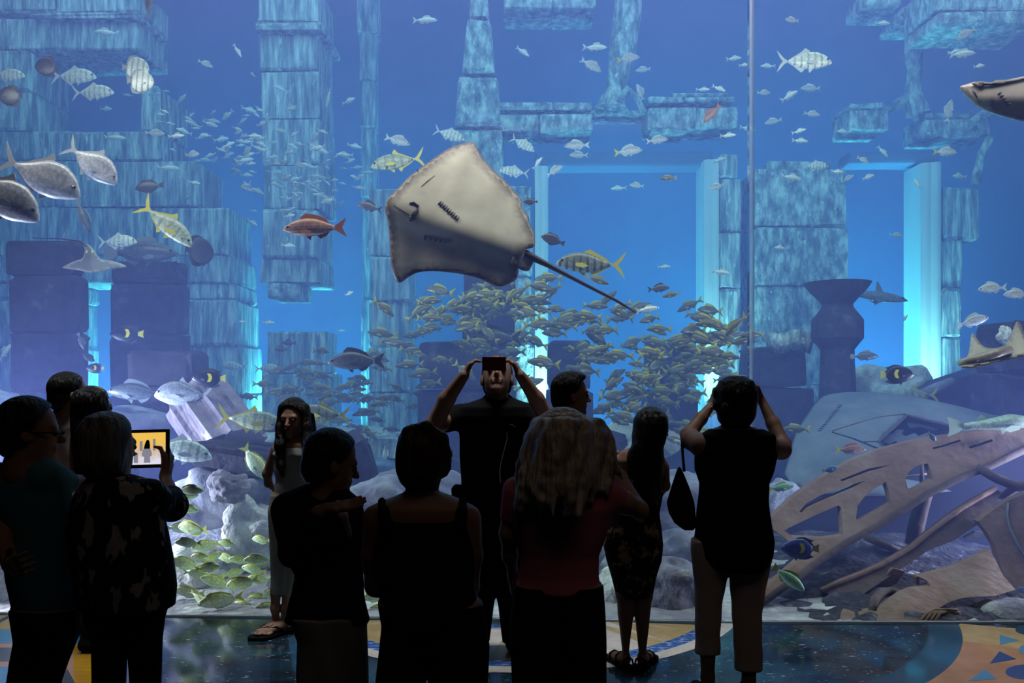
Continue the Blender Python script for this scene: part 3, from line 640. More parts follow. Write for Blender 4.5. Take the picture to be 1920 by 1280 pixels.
# ribs, posts and planks
tubeP('post', [(1738, 915, 7.35, 13), (1727, 950, 7.3, 14), (1718, 985, 7.25, 15), (1712, 1020, 7.2, 15)], wk, m_hull2, 10)
tubeP('strut', [(1622, 1006, 7.3, 8), (1660, 1022, 7.2, 8), (1694, 1036, 7.1, 7)], wk, m_hull, 6)
tubeP('strut', [(1832, 876, 7.05, 8), (1872, 898, 7.0, 9), (1908, 912, 6.95, 10), (1960, 905, 6.9, 12)], wk, m_hull2, 6)
tubeP('strut', [(1908, 912, 6.95, 8), (1880, 930, 7.1, 7), (1860, 925, 7.2, 7)], wk, m_hull2, 6)
pl = [(1541, 1106), (1580, 1088), (1621, 1072), (1652, 1058), (1682, 1041), (1710, 1024), (1736, 1002), (1770, 976), (1803, 952), (1835, 933), (1867, 915), (1878, 924), (1850, 965), (1830, 985), (1790, 1012), (1740, 1032), (1690, 1066), (1620, 1112), (1575, 1128)]
rlink('curved_plank', relief('curved_plank', pl, [], lambda x, y: 6.3 + (1104 - y) / 190 * 0.75, 0.07, 10), m_hull2, wk)
tubeP('plank_edge', [(x, y, 6.28 + (1104 - y) / 190 * 0.75, 5) for x, y in pl[:11]], wk, m_hull, 6)
pd = [(1576, 1180), (1580, 1157), (1587, 1145), (1615, 1147), (1640, 1142), (1660, 1134), (1690, 1112), (1710, 1104), (1745, 1099), (1738, 1088), (1720, 1080), (1755, 1072), (1790, 1062), (1825, 1046), (1855, 1030), (1866, 1048), (1882, 1080), (1904, 1105), (1865, 1117), (1830, 1118), (1802, 1121), (1780, 1128), (1760, 1140), (1722, 1162), (1700, 1180)]
rlink('hull_plate', relief('hull_plate', pd, [], lambda x, y: 5.72 + (1165 - y) / 135 * 0.72 + 0.02 * math.sin(x / 25), 0.06, 9), m_hull, wk)
pe = [(1834, 977), (1860, 957), (1890, 938), (1940, 918), (1970, 915), (1970, 1110), (1902, 1104), (1885, 1085), (1874, 1052), (1865, 1022), (1850, 997)]
rlink('hull_plate', relief('hull_plate', pe, [], lambda x, y: 6.5 + (1100 - y) / 180 * 0.35 - 0.0012 * (x - 1830), 0.07, 9), m_hull, wk)
tubeP('seam_ridge', [(1890, 942, 6.73, 2.2), (1888, 965, 6.68, 2.2), (1893, 990, 6.62, 2.2), (1908, 1020, 6.55, 2.2), (1924, 1050, 6.46, 2.2)], wk, m_shell, 6)
pf = [(1642, 1100), (1655, 1085), (1675, 1065), (1697, 1071), (1684, 1090), (1672, 1106), (1652, 1112)]
rlink('hull_scrap', relief('hull_scrap', pf, [], lambda x, y: 6.4, 0.05, 8), m_hull, wk)
tubeP('pipe', [(1636, 1146, 5.85, 8), (1640, 1126, 5.95, 9), (1652, 1112, 6.05, 9), (1670, 1108, 6.1, 8), (1690, 1113, 6.05, 6)], wk, m_hull2)
for k in range(4):
    tubeP('ridge', [(1726 + 9 * k, 1164, 5.72, 3.4), (1736 + 9 * k, 1152 - k, 5.76, 3.6), (1752 + 8 * k, 1143 + k, 5.79, 3.6), (1776 + 5 * k, 1142 + 4 * k, 5.79, 3.2), (1796 + 3 * k, 1143 + 5 * k, 5.77, 2.4)], wk, m_hull, 6)
rlink('torn_edge', relief('torn_edge', [(1600, 1100), (1608, 1082), (1620, 1072), (1626, 1082), (1618, 1096)], [], lambda x, y: 7.3, 0.04, 8), m_shell, wk)
rlink('torn_edge', relief('torn_edge', [(1808, 1008), (1830, 996), (1846, 998), (1840, 1006), (1815, 1012)], [], lambda x, y: 6.9, 0.04, 8), m_shell, wk)
rlink('hull_frame', relief('hull_frame', [(1717, 1082), (1722, 1078), (1745, 1084), (1752, 1098), (1745, 1099), (1740, 1090), (1724, 1085), (1724, 1096), (1718, 1096)], [], lambda x, y: 6.35, 0.05, 6), m_hull, wk)
# grey shell behind it
shl = empty('shell_pod', P(1700, 900, 9), 'smooth grey pod shell with vent slits and a torn hatch, behind the rusty wreck', 'wreck')
so = smooth_loop([(1482, 905), (1486, 850), (1496, 812), (1514, 782), (1540, 748), (1570, 737), (1620, 735), (1700, 741), (1780, 757), (1860, 777), (1960, 800), (1960, 900), (1800, 920), (1600, 930)], 3)
hatch = [(1700, 778), (1730, 786), (1770, 795), (1808, 803), (1790, 815), (1760, 828), (1720, 842), (1690, 846), (1660, 840), (1648, 827), (1664, 812), (1684, 794)]
Yp = lambda x, y: 9.5 - 1.5 * max(0.0, min(1.0, (y - 735) / 190.0)) ** 0.6 + 0.9 * ((x - 1700) / 260.0) ** 2 * 0.6
vents = []
for k in range(13):
    x0 = 1533 + k * 3.2; y0 = 807 - k * 3.9; vents.append([(x0, y0), (x0 + 9, y0 - 1.6), (x0 + 9, y0 + 0.4), (x0, y0 + 2.0)])
rlink('shell', relief('shell', so, [hatch] + vents, Yp, 0.08, 8), m_shell, shl, True)
rlink('shade_backing', relief('shade_backing', smooth_loop([(1500, 905), (1500, 800), (1560, 752), (1700, 760), (1830, 790), (1900, 830), (1880, 900), (1650, 915)], 2), [], lambda x, y: Yp(x, y) + 0.5, 0.08, 16), m_void, shl)  # dark sheet in place of the shade inside the pod
tubeP('hatch_edge', [(x, y, Yp(x, y) - 0.01, 2.2) for x, y in hatch + hatch[:1]], shl, m_hull2, 6)
tubeP('seam', [(1560, 810, Yp(1560, 810) - 0.005, 1.3), (1600, 822, Yp(1600, 822) - 0.005, 1.5), (1640, 838, Yp(1640, 838) - 0.005, 2), (1665, 846, Yp(1665, 846) - 0.005, 1.6)], shl, m_void, 5)
tubeP('seam', [(1560, 808, Yp(1560, 808) - 0.005, 1), (1600, 795, Yp(1600, 795) - 0.005, 1.2), (1650, 781, Yp(1650, 781) - 0.005, 1.2), (1698, 776, Yp(1698, 776) - 0.005, 1.2)], shl, m_hull2, 5)
tubeP('seam', [(1620, 828, Yp(1620, 828) - 0.005, 1), (1648, 827, Yp(1648, 827) - 0.005, 1.2)], shl, m_hull2, 5)
for pts in ([(1652, 828), (1662, 818), (1676, 812), (1684, 804), (1696, 806), (1690, 813), (1700, 818), (1716, 812), (1724, 818), (1738, 812), (1752, 816), (1744, 826), (1726, 834), (1706, 840), (1690, 838), (1680, 826), (1668, 832)], [(1700, 792), (1722, 794), (1760, 803), (1752, 808), (1726, 800), (1706, 802)]):
    rlink('torn_sheet', relief('torn_sheet', pts, [], lambda x, y: Yp(x, y) + 0.2, 0.03, 6), m_shell, shl)
# dark slab wall behind the pod on the right
sl = empty('sunken_hull', P(1850, 800, 10.5), 'dark sloping hull side behind the grey pod at the right edge', 'wreck')
rlink('hull_side', relief('hull_side', [(1728, 748), (1790, 712), (1870, 686), (1990, 640), (1990, 900), (1800, 900), (1740, 800)], [], lambda x, y: 10.4, 0.6, 14), m_darkstone, sl)
tubeP('log', [(1722, 742, 10.2, 9), (1758, 726, 10.2, 10), (1786, 714, 10.2, 8)], sl, m_shade)
# ============================================================ fish
def fishmat(name, back, belly, spots=None, bars=None, lines=None, rough=0.35, spec=0.5, split=0.0, soft=0.10, metal=0.0):
    """counter-shaded skin: back and belly colours by height on the body, optional bars / lines / spots"""
    m = mat(name, back, rough, spec, metal); N, L = nt(m); b = N['Principled BSDF']; tc = N.new('ShaderNodeTexCoord'); sp = N.new('ShaderNodeSeparateXYZ'); L.new(tc.outputs['Object'], sp.inputs[0])
    mr_ = N.new('ShaderNodeMapRange'); mr_.inputs[1].default_value = split - soft; mr_.inputs[2].default_value = split + soft; L.new(sp.outputs['Z'], mr_.inputs[0])
    r = ramp(N, [(0.0, belly), (1.0, back)]); L.new(mr_.outputs[0], r.inputs[0]); out = r.outputs[0]
    def over(fac, c):
        nonlocal out
        mx = N.new('ShaderNodeMixRGB'); L.new(fac, mx.inputs[0]); L.new(out, mx.inputs[1]); mx.inputs[2].default_value = (*c, 1); out = mx.outputs[0]
    if bars:
        n, c, (t0, t1) = bars; wv = N.new('ShaderNodeTexWave'); wv.bands_direction = 'X'; wv.inputs['Scale'].default_value = n; wv.inputs['Distortion'].default_value = 0.6; L.new(tc.outputs['Object'], wv.inputs[0])
        rr = ramp(N, [(t0, (0, 0, 0)), (t1, (1, 1, 1))]); L.new(wv.outputs['Fac'], rr.inputs[0]); over(rr.outputs[0], c)
    if lines:
        n, c, (t0, t1) = lines; wv = N.new('ShaderNodeTexWave'); wv.bands_direction = 'Z'; wv.inputs['Scale'].default_value = n; wv.inputs['Distortion'].default_value = 0.4; L.new(tc.outputs['Object'], wv.inputs[0])
        rr = ramp(N, [(t0, (0, 0, 0)), (t1, (1, 1, 1))]); L.new(wv.outputs['Fac'], rr.inputs[0]); over(rr.outputs[0], c)
    nz_ = N.new('ShaderNodeTexNoise'); nz_.inputs['Scale'].default_value = 26; nz_.inputs['Detail'].default_value = 3; L.new(tc.outputs['Object'], nz_.inputs[0])
    rr = ramp(N, [(0.40, (0.72, 0.72, 0.72)), (0.62, (1.15, 1.15, 1.15))]); L.new(nz_.outputs[0], rr.inputs[0]); ml = N.new('ShaderNodeMixRGB'); ml.blend_type = 'MULTIPLY'; ml.inputs[0].default_value = 1.0
    L.new(out, ml.inputs[1]); L.new(rr.outputs[0], ml.inputs[2]); L.new(ml.outputs[0], b.inputs['Base Color'])
    if spots:
        vo = N.new('ShaderNodeTexVoronoi'); vo.inputs['Scale'].default_value = spots[0]; L.new(tc.outputs['Object'], vo.inputs[0]); r2 = ramp(N, [(0.12, (1, 1, 1)), (0.18, (0, 0, 0))]); L.new(vo.outputs[0], r2.inputs[0]); out = ml.outputs[0]; over(r2.outputs[0], spots[1]); L.new(out, b.inputs['Base Color'])
    return m
def loft(prof, n=12, sq=2.0):
    V = []; Fc = []; x0 = prof[0][0]
    for (x, t, bt, hw) in prof:
        c = (t + bt) / 2; h = max((t - bt) / 2, 0.002)
        for j in range(n):
            a = 2 * math.pi * j / n; V.append((x, max(hw, 0.002) * math.cos(a), c + h * math.sin(a)))
    for i in range(len(prof) - 1):
        for j in range(n):
            k = (j + 1) % n; Fc.append((i * n + j, (i + 1) * n + j, (i + 1) * n + k, i * n + k))
    Fc.append(tuple(range(n))); Fc.append(tuple(reversed(range((len(prof) - 1) * n, len(prof) * n))))
    return V, Fc
def interp_prof(rows, m):
    rows = sorted(rows, key=lambda q: -q[0]); xs = np.array([-q[0] for q in rows]); t = np.linspace(0, 1, m) ** 1.25; X = xs[0] + (xs[-1] - xs[0]) * t
    return [(-x, *(float(np.interp(x, xs, [q[i] for q in rows])) for i in (1, 2, 3))) for x in X]
def finplate(pts, th=0.006, y=0.0):
    n = len(pts); V = [(x, y - th / 2, z) for x, z in pts] + [(x, y + th / 2, z) for x, z in pts]
    return V, [tuple(range(n)), tuple(reversed(range(n, 2 * n)))] + [(i, n + i, n + (i + 1) % n, (i + 1) % n) for i in range(n)]
def tail(kind, pz, xb=-0.30):
    if kind == 'fork': return [(xb, pz), (-0.36, .06), (-0.44, .115), (-0.50, .15), (-0.455, .05), (-0.425, 0), (-0.455, -.05), (-0.50, -.15), (-0.44, -.115), (-0.36, -.06), (xb, -pz)]
    if kind == 'deep': return [(xb, pz), (-0.36, .05), (-0.43, .13), (-0.50, .20), (-0.44, .07), (-0.385, 0), (-0.44, -.07), (-0.50, -.20), (-0.43, -.13), (-0.36, -.05), (xb, -pz)]
    if kind == 'round': return [(xb, pz), (-0.38, .08), (-0.46, .095), (-0.50, .06), (-0.505, 0), (-0.50, -.06), (-0.46, -.095), (-0.38, -.08), (xb, -pz)]
    return [(xb, pz), (-0.37, .07), (-0.48, .11), (-0.465, .04), (-0.46, -.04), (-0.48, -.11), (-0.37, -.07), (xb, -pz)]
SP = {}
def species(name, prof, tl, dorsal, anal, pect, mats, w=1.0, n=14, m=16):
    """dorsal / anal: list of (x, height); pect: (x, z, length)"""
    pr = interp_prof(prof, m); xs = [-q[0] for q in pr]
    zt = lambda x: float(np.interp(-x, xs, [q[1] for q in pr])); zb = lambda x: float(np.interp(-x, xs, [q[2] for q in pr])); hw = lambda x: float(np.interp(-x, xs, [q[3] for q in pr]))
    pz = zt(prof[-1][0]) * 0.9; parts = {}
    V, Fc = loft([(a, b_, c, d * w) for a, b_, c, d in pr], n); parts['body'] = (V, Fc, 0)
    parts['tail_fin'] = (*finplate(tail(tl, pz, prof[-1][0] + 0.01)), 1)
    def fin(rows, zf, sgn):
        up = [(x, zf(x) + sgn * h) for x, h in rows]; lo = [(x, zf(x) - sgn * 0.012) for x, h in reversed(rows)]; return finplate(up + lo)
    if dorsal: parts['dorsal_fin'] = (*fin(dorsal, zt, 1), 1)
    if anal: parts['anal_fin'] = (*fin(anal, zb, -1), 1)
    x, z, ln = pect
    for e in (-1, 1):
        y0 = hw(x) * w * 0.9 * e; pts = [(x, z + .02), (x - ln * .5, z + .03), (x - ln, z - .015), (x - ln * .6, z - .045), (x, z - .02)]
        V, Fc = finplate(pts, 0.005); V = [(a, y0 + yy + e * 0.16 * (x - a), c) for a, yy, c in V]; parts['pectoral_fin' + ('' if e < 0 else '_')] = (V, Fc, 1)
    pv = [(x - .05, zb(x - .05) + .01), (x - .13, zb(x - .13) - .06), (x - .15, zb(x - .15) + .005)]; parts['pelvic_fin'] = (*finplate(pv), 1)
    ex = prof[0][0] - 0.085; ez = zt(ex) * 0.35
    SP[name] = dict(parts=parts, mats=mats, eye=(ex, hw(ex) * w * 0.93, ez), cache={})
def combined(sp):
    s = SP[sp]
    if 'all' not in s['cache']:
        V = []; Fc = []; ids = []
        for k, (v, f_, mi) in s['parts'].items():
            o = len(V); V += list(v); Fc += [tuple(q + o for q in g) for g in f_]; ids += [mi] * len(f_)
        for e in (-1, 1):
            x, y, z = s['eye']; o = len(V); r_ = 0.016; V += [(x + r_, y * e, z), (x, y * e, z + r_), (x - r_, y * e, z), (x, y * e, z - r_), (x, y * e + e * .008, z)]; Fc += [(o, o + 1, o + 4), (o + 1, o + 2, o + 4), (o + 2, o + 3, o + 4), (o + 3, o, o + 4)]; ids += [2] * 4
        me = mesh(sp, V, Fc, ids); me.polygons.foreach_set('use_smooth', [True] * len(me.polygons))
        for m in s['mats']: me.materials.append(m)
        me.materials.append(m_feye); s['cache']['all'] = me
    return s['cache']['all']
m_feye = mat('fish_eye', (0.01, 0.01, 0.012), 0.15, 0.7)
def part_mesh(sp, k):
    s = SP[sp]
    if k not in s['cache']:
        v, f_, mi = s['parts'][k]; me = mesh(k.rstrip('_'), v, f_)
        if k == 'body': me.polygons.foreach_set('use_smooth', [True] * len(me.polygons))
        me.materials.append(s['mats'][mi]); s['cache'][k] = me
    return s['cache'][k]
def eye_mesh(sp):
    s = SP[sp]
    if 'eye' not in s['cache']:
        bm = bmesh.new(); bmesh.ops.create_uvsphere(bm, u_segments=8, v_segments=6, radius=0.02); me = bm_mesh('eye', bm); me.materials.append(m_feye); s['cache']['eye'] = me
    return s['cache']['eye']
FR = random.Random(21)
def orient(px, py, ln, Y, d, tilt, yaw, roll=0):
    L3 = ln / K(Y) / max(0.35, math.cos(rad(yaw))); sx = 1 if d == 'R' else -1
    h = Vector((sx * math.cos(rad(yaw)) * math.cos(rad(tilt)), math.sin(rad(yaw)), math.sin(rad(tilt)) * math.cos(rad(yaw)))).normalized()
    up = Vector((0, 0, 1)); side = up.cross(h).normalized(); up = h.cross(side)
    if roll: up = up * math.cos(rad(roll)) + Vector((0, -1, 0)) * math.sin(rad(roll)); side = up.cross(h).normalized(); up = h.cross(side)
    M = Matrix((h, side, up)).transposed().to_4x4(); return M, L3
def fish(sp, name, px, py, ln, Y, d='L', tilt=0, yaw=0, label=None, group=None, cat='fish', full=True, roll=0):
    M, L3 = orient(px, py, ln, Y, d, tilt, yaw, roll)
    o = link(name, part_mesh(sp, 'body') if full else combined(sp), None)
    M.translation = P(px, py, Y); o.matrix_world = M @ Matrix.Scale(L3, 4)
    tag(o, label, cat, group, 'thing')
    if full:
        for k in SP[sp]['parts']:
            if k == 'body': continue
            link(k.rstrip('_'), part_mesh(sp, k), None, o)
        for e in (-1, 1): x, y, z = SP[sp]['eye']; link('eye', eye_mesh(sp), None, o, (x, y * e, z))
    return o
DO = [(.22, .02), (.15, .075), (.05, .07), (-.08, .06), (-.18, .05), (-.23, .01)]; AN = [(-.04, .01), (-.09, .06), (-.18, .045), (-.23, .01)]
oval = [(.5, .0, -.005, .004), (.47, .035, -.03, .02), (.40, .085, -.065, .042), (.28, .14, -.105, .06), (.12, .165, -.13, .068), (-.03, .15, -.125, .062), (-.15, .105, -.095, .045), (-.25, .055, -.055, .024), (-.32, .034, -.036, .012)]
def sc_prof(p, t, b_, w=1.0): return [(x, z * t, y * b_, h * w) for x, z, y, h in p]
m_yel = mat('yellow_fin', (0.55, 0.48, 0.06), 0.5, 0.4); m_gfin = mat('grey_fin', (0.16, 0.19, 0.22), 0.5, 0.4); m_dfin = mat('dark_fin', (0.03, 0.03, 0.04), 0.5, 0.4); m_pfin = mat('pale_fin', (0.5, 0.56, 0.58), 0.45, 0.4)
species('snapper', sc_prof(oval, .85, .85), 'fork', DO, AN, (.2, -.04, .16), [fishmat('olive_snapper', (0.055, 0.068, 0.065), (0.13, 0.15, 0.145), lines=(9, (0.16, 0.15, 0.07), (0.6, 0.95))), mat('olive_fin', (0.30, 0.28, 0.05), 0.5)], n=10, m=10)
species('silver', sc_prof(oval, .8, .8), 'fork', DO[:4], AN, (.2, -.03, .12), [fishmat('bright_silver', (0.55, 0.68, 0.62), (0.92, 0.95, 0.90), rough=0.25, spec=0.8), m_pfin], n=8, m=8)
species('bream', sc_prof(oval, 1.15, 1.0), 'fork', DO, AN, (.2, -.05, .2), [fishmat('pale_bream', (0.34, 0.38, 0.40), (0.72, 0.74, 0.73), rough=0.3), m_pfin])
species('dark_bream', sc_prof(oval, 1.15, 1.05), 'fork', DO, AN, (.2, -.06, .18), [fishmat('slate_bream', (0.055, 0.06, 0.08), (0.11, 0.12, 0.15)), m_dfin])
jackp = [(.5, -.02, -.03, .004), (.47, .02, -.055, .022), (.38, .10, -.085, .045), (.22, .155, -.125, .058), (.05, .15, -.13, .055), (-.1, .09, -.10, .04), (-.22, .035, -.045, .02), (-.31, .015, -.017, .01)]
species('jack', sc_prof(jackp, 1.42, 1.5, 1.1), 'deep', [(.08, .02), (.03, .09), (-.02, .04), (-.2, .02), (-.27, .01)], [(.0, .02), (-.04, .08), (-.08, .03), (-.2, .02), (-.27, .008)], (.22, -.03, .2), [fishmat('steel_jack', (0.26, 0.27, 0.33), (0.60, 0.60, 0.66), rough=0.3, spec=0.7), mat('silver_fin', (0.36, 0.38, 0.43), 0.45)])
species('yellow_jack', jackp, 'deep', [(.08, .02), (.03, .09), (-.02, .04), (-.2, .02), (-.27, .01)], [(.0, .02), (-.04, .08), (-.08, .03), (-.2, .02), (-.27, .008)], (.22, -.03, .2), [fishmat('greenish_jack', (0.26, 0.32, 0.24), (0.50, 0.52, 0.34), bars=(2.2, (0.22, 0.26, 0.21), (0.6, 1.0)), spots=(7, (0.06, 0.07, 0.08))), m_yel])
species('banded_jack', sc_prof(jackp, 1.0, 1.05), 'deep', [(.1, .02), (.02, .06), (-.1, .05), (-.2, .04), (-.27, .01)], [(.0, .02), (-.06, .06), (-.2, .02), (-.27, .008)], (.22, -.03, .18), [fishmat('banded_olive_jack', (0.11, 0.13, 0.11), (0.34, 0.35, 0.26), bars=(3.2, (0.08, 0.10, 0.095), (0.5, 0.9))), m_yel])
species('white_jack', sc_prof(jackp, 1.1, 1.15), 'deep', [(.1, .02), (.02, .09), (-.05, .05), (-.2, .03), (-.27, .01)], [(.0, .02), (-.06, .08), (-.2, .02), (-.27, .008)], (.22, -.03, .2), [fishmat('white_banded_jack', (0.55, 0.66, 0.58), (0.85, 0.90, 0.86), bars=(2.6, (0.36, 0.44, 0.42), (0.6, 1.0)), rough=0.3, spec=0.7), m_pfin])
species('red', sc_prof(oval, 1.0, .95), 'fork', DO, AN, (.2, -.05, .17), [fishmat('orange_snapper', (0.33, 0.15, 0.11), (0.52, 0.36, 0.31), lines=(7, (0.30, 0.14, 0.11), (0.5, 0.9))), mat('orange_fin', (0.42, 0.14, 0.07), 0.5)])
species('grouper', sc_prof(oval, .95, 1.0, 1.3), 'round', DO, AN, (.2, -.06, .15), [fishmat('grey_grouper', (0.07, 0.085, 0.11), (0.13, 0.15, 0.18)), m_gfin])
species('surgeon', sc_prof(oval, 1.45, 1.45, .8), 'trunc', [(.28, .02), (.2, .04), (-.1, .05), (-.24, .01)], [(.15, .02), (0, .04), (-.24, .01)], (.22, 0, .14), [fishmat('dark_surgeon', (0.035, 0.035, 0.045), (0.06, 0.065, 0.08)), m_dfin])
species('blue_surgeon', sc_prof(oval, 1.35, 1.4, .8), 'trunc', [(.28, .03), (.2, .05), (-.1, .05), (-.24, .01)], [(.15, .02), (0, .04), (-.24, .01)], (.22, 0, .14), [fishmat('powder_blue', (0.16, 0.30, 0.62), (0.14, 0.24, 0.55)), m_yel])
angp = [(.5, .0, -.01, .004), (.46, .05, -.05, .02), (.38, .13, -.12, .045), (.25, .21, -.20, .06), (.08, .25, -.25, .062), (-.08, .25, -.25, .05), (-.2, .18, -.19, .035), (-.27, .07, -.08, .02), (-.31, .055, -.06, .012)]
def ang(nm, c0, c1, fin2):
    species(nm, angp, 'trunc', [(.1, .01), (0, .03), (-.12, .05), (-.22, .09), (-.36, .14), (-.26, .06), (-.265, .0)], [(.05, .01), (-.1, .04), (-.2, .09), (-.34, .15), (-.26, .06), (-.265, .0)], (.22, -.03, .13), [fishmat(nm + '_skin', c0, c1), fin2])
ang('angelfish', (0.012, 0.014, 0.035), (0.015, 0.018, 0.05), m_dfin); ang('blue_angelfish', (0.05, 0.08, 0.30), (0.035, 0.045, 0.19), mat('blue_fin', (0.06, 0.08, 0.28), 0.5))
batp = [(.5, .0, -.02, .006), (.46, .10, -.10, .03), (.38, .24, -.22, .05), (.22, .36, -.34, .062), (.02, .40, -.39, .06), (-.15, .36, -.36, .045), (-.27, .2, -.22, .03), (-.34, .06, -.06, .015)]
species('batfish', batp, 'trunc', [(.1, .02), (-.1, .07), (-.25, .16), (-.32, .12), (-.32, .02)], [(.05, .02), (-.1, .07), (-.25, .16), (-.32, .12), (-.32, .02)], (.24, -.05, .12), [fishmat('silver_batfish', (0.40, 0.46, 0.46), (0.62, 0.66, 0.64), bars=(1.6, (0.20, 0.24, 0.25), (0.6, 0.95))), m_gfin])
species('dark_batfish', batp, 'trunc', [(.1, .02), (-.1, .07), (-.25, .16), (-.32, .12), (-.32, .02)], [(.05, .02), (-.1, .07), (-.25, .16), (-.32, .12), (-.32, .02)], (.24, -.05, .12), [fishmat('dark_batfish', (0.04, 0.035, 0.05), (0.06, 0.055, 0.075)), m_dfin])
species('rabbitfish', sc_prof(oval, 1.3, 1.35, .9), 'fork', [(.28, .02), (.2, .05), (0, .045), (-.2, .05), (-.26, .01)], [(.1, .02), (0, .045), (-.2, .05), (-.26, .01)], (.22, -.03, .14), [fishmat('green_rabbitfish', (0.95, 0.98, 0.36), (0.78, 1.0, 0.82), split=.03, soft=.14), mat('lime_fin', (0.80, 0.82, 0.18), 0.5)])
species('parrotfish', sc_prof(oval, .95, 1.0), 'trunc', DO, AN, (.2, -.04, .14), [fishmat('green_parrotfish', (0.22, 0.48, 0.26), (0.24, 0.46, 0.38)), m_yel])
species('guitarfish', [(.5, .0, -.01, .02), (.45, .04, -.03, .07), (.34, .10, -.04, .11), (.22, .12, -.05, .12), (.08, .09, -.05, .10), (-.1, .06, -.05, .06), (-.3, .03, -.03, .025)], 'trunc', [(-.05, .02), (-.1, .06), (-.15, .02)], [], (.25, -.03, .2), [fishmat('pale_green_skin', (0.42, 0.55, 0.42), (0.5, 0.6, 0.5)), mat('pale_green_fin', (0.4, 0.52, 0.4), 0.6)])
shp = [(.5, -.005, -.015, .006), (.45, .025, -.03, .025), (.33, .055, -.055, .045), (.15, .075, -.07, .055), (-.05, .06, -.055, .042), (-.22, .03, -.03, .022), (-.36, .015, -.015, .01)]
species('shark', shp, 'fork', [(.16, .0), (.08, .13), (.06, .12), (.06, .0)], [(-.2, .0), (-.25, .04), (-.26, .0)], (.2, -.04, .18), [fishmat('grey_shark', (0.10, 0.13, 0.17), (0.26, 0.30, 0.33)), m_gfin])
SP['shark']['parts']['tail_fin'] = (*finplate([(-.34, .014), (-.40, .05), (-.50, .17), (-.455, .03), (-.47, -.06), (-.40, -.02), (-.34, -.014)]), 1)
def angel_bar(o, m, x0, x1, sgn=1):
    """yellow bar of an angelfish: a thin raised skin patch on both flanks"""
    for e in (-1, 1):
        V = []; n = 7
        pr = interp_prof(angp, 16); xs = [-q[0] for q in pr]
        for i in range(n):
            t = i / (n - 1)
            for x in (x0, x1):
                xx = x - 0.05 * math.sin(t * math.pi); T_ = float(np.interp(-xx, xs, [q[1] for q in pr])); W = float(np.interp(-xx, xs, [q[3] for q in pr])); z = (0.55 - 0.95 * t) * T_
                V.append((xx, e * (W * math.sqrt(max(0, 1 - (z / max(T_, .01)) ** 2)) + 0.004), z))
        Fc = [(2 * i, 2 * i + 1, 2 * i + 3, 2 * i + 2) for i in range(n - 1)]; link('yellow_bar', mesh('yellow_bar', V, Fc), m, o)
m_bar = mat('yellow_patch', (0.75, 0.62, 0.03), 0.5)
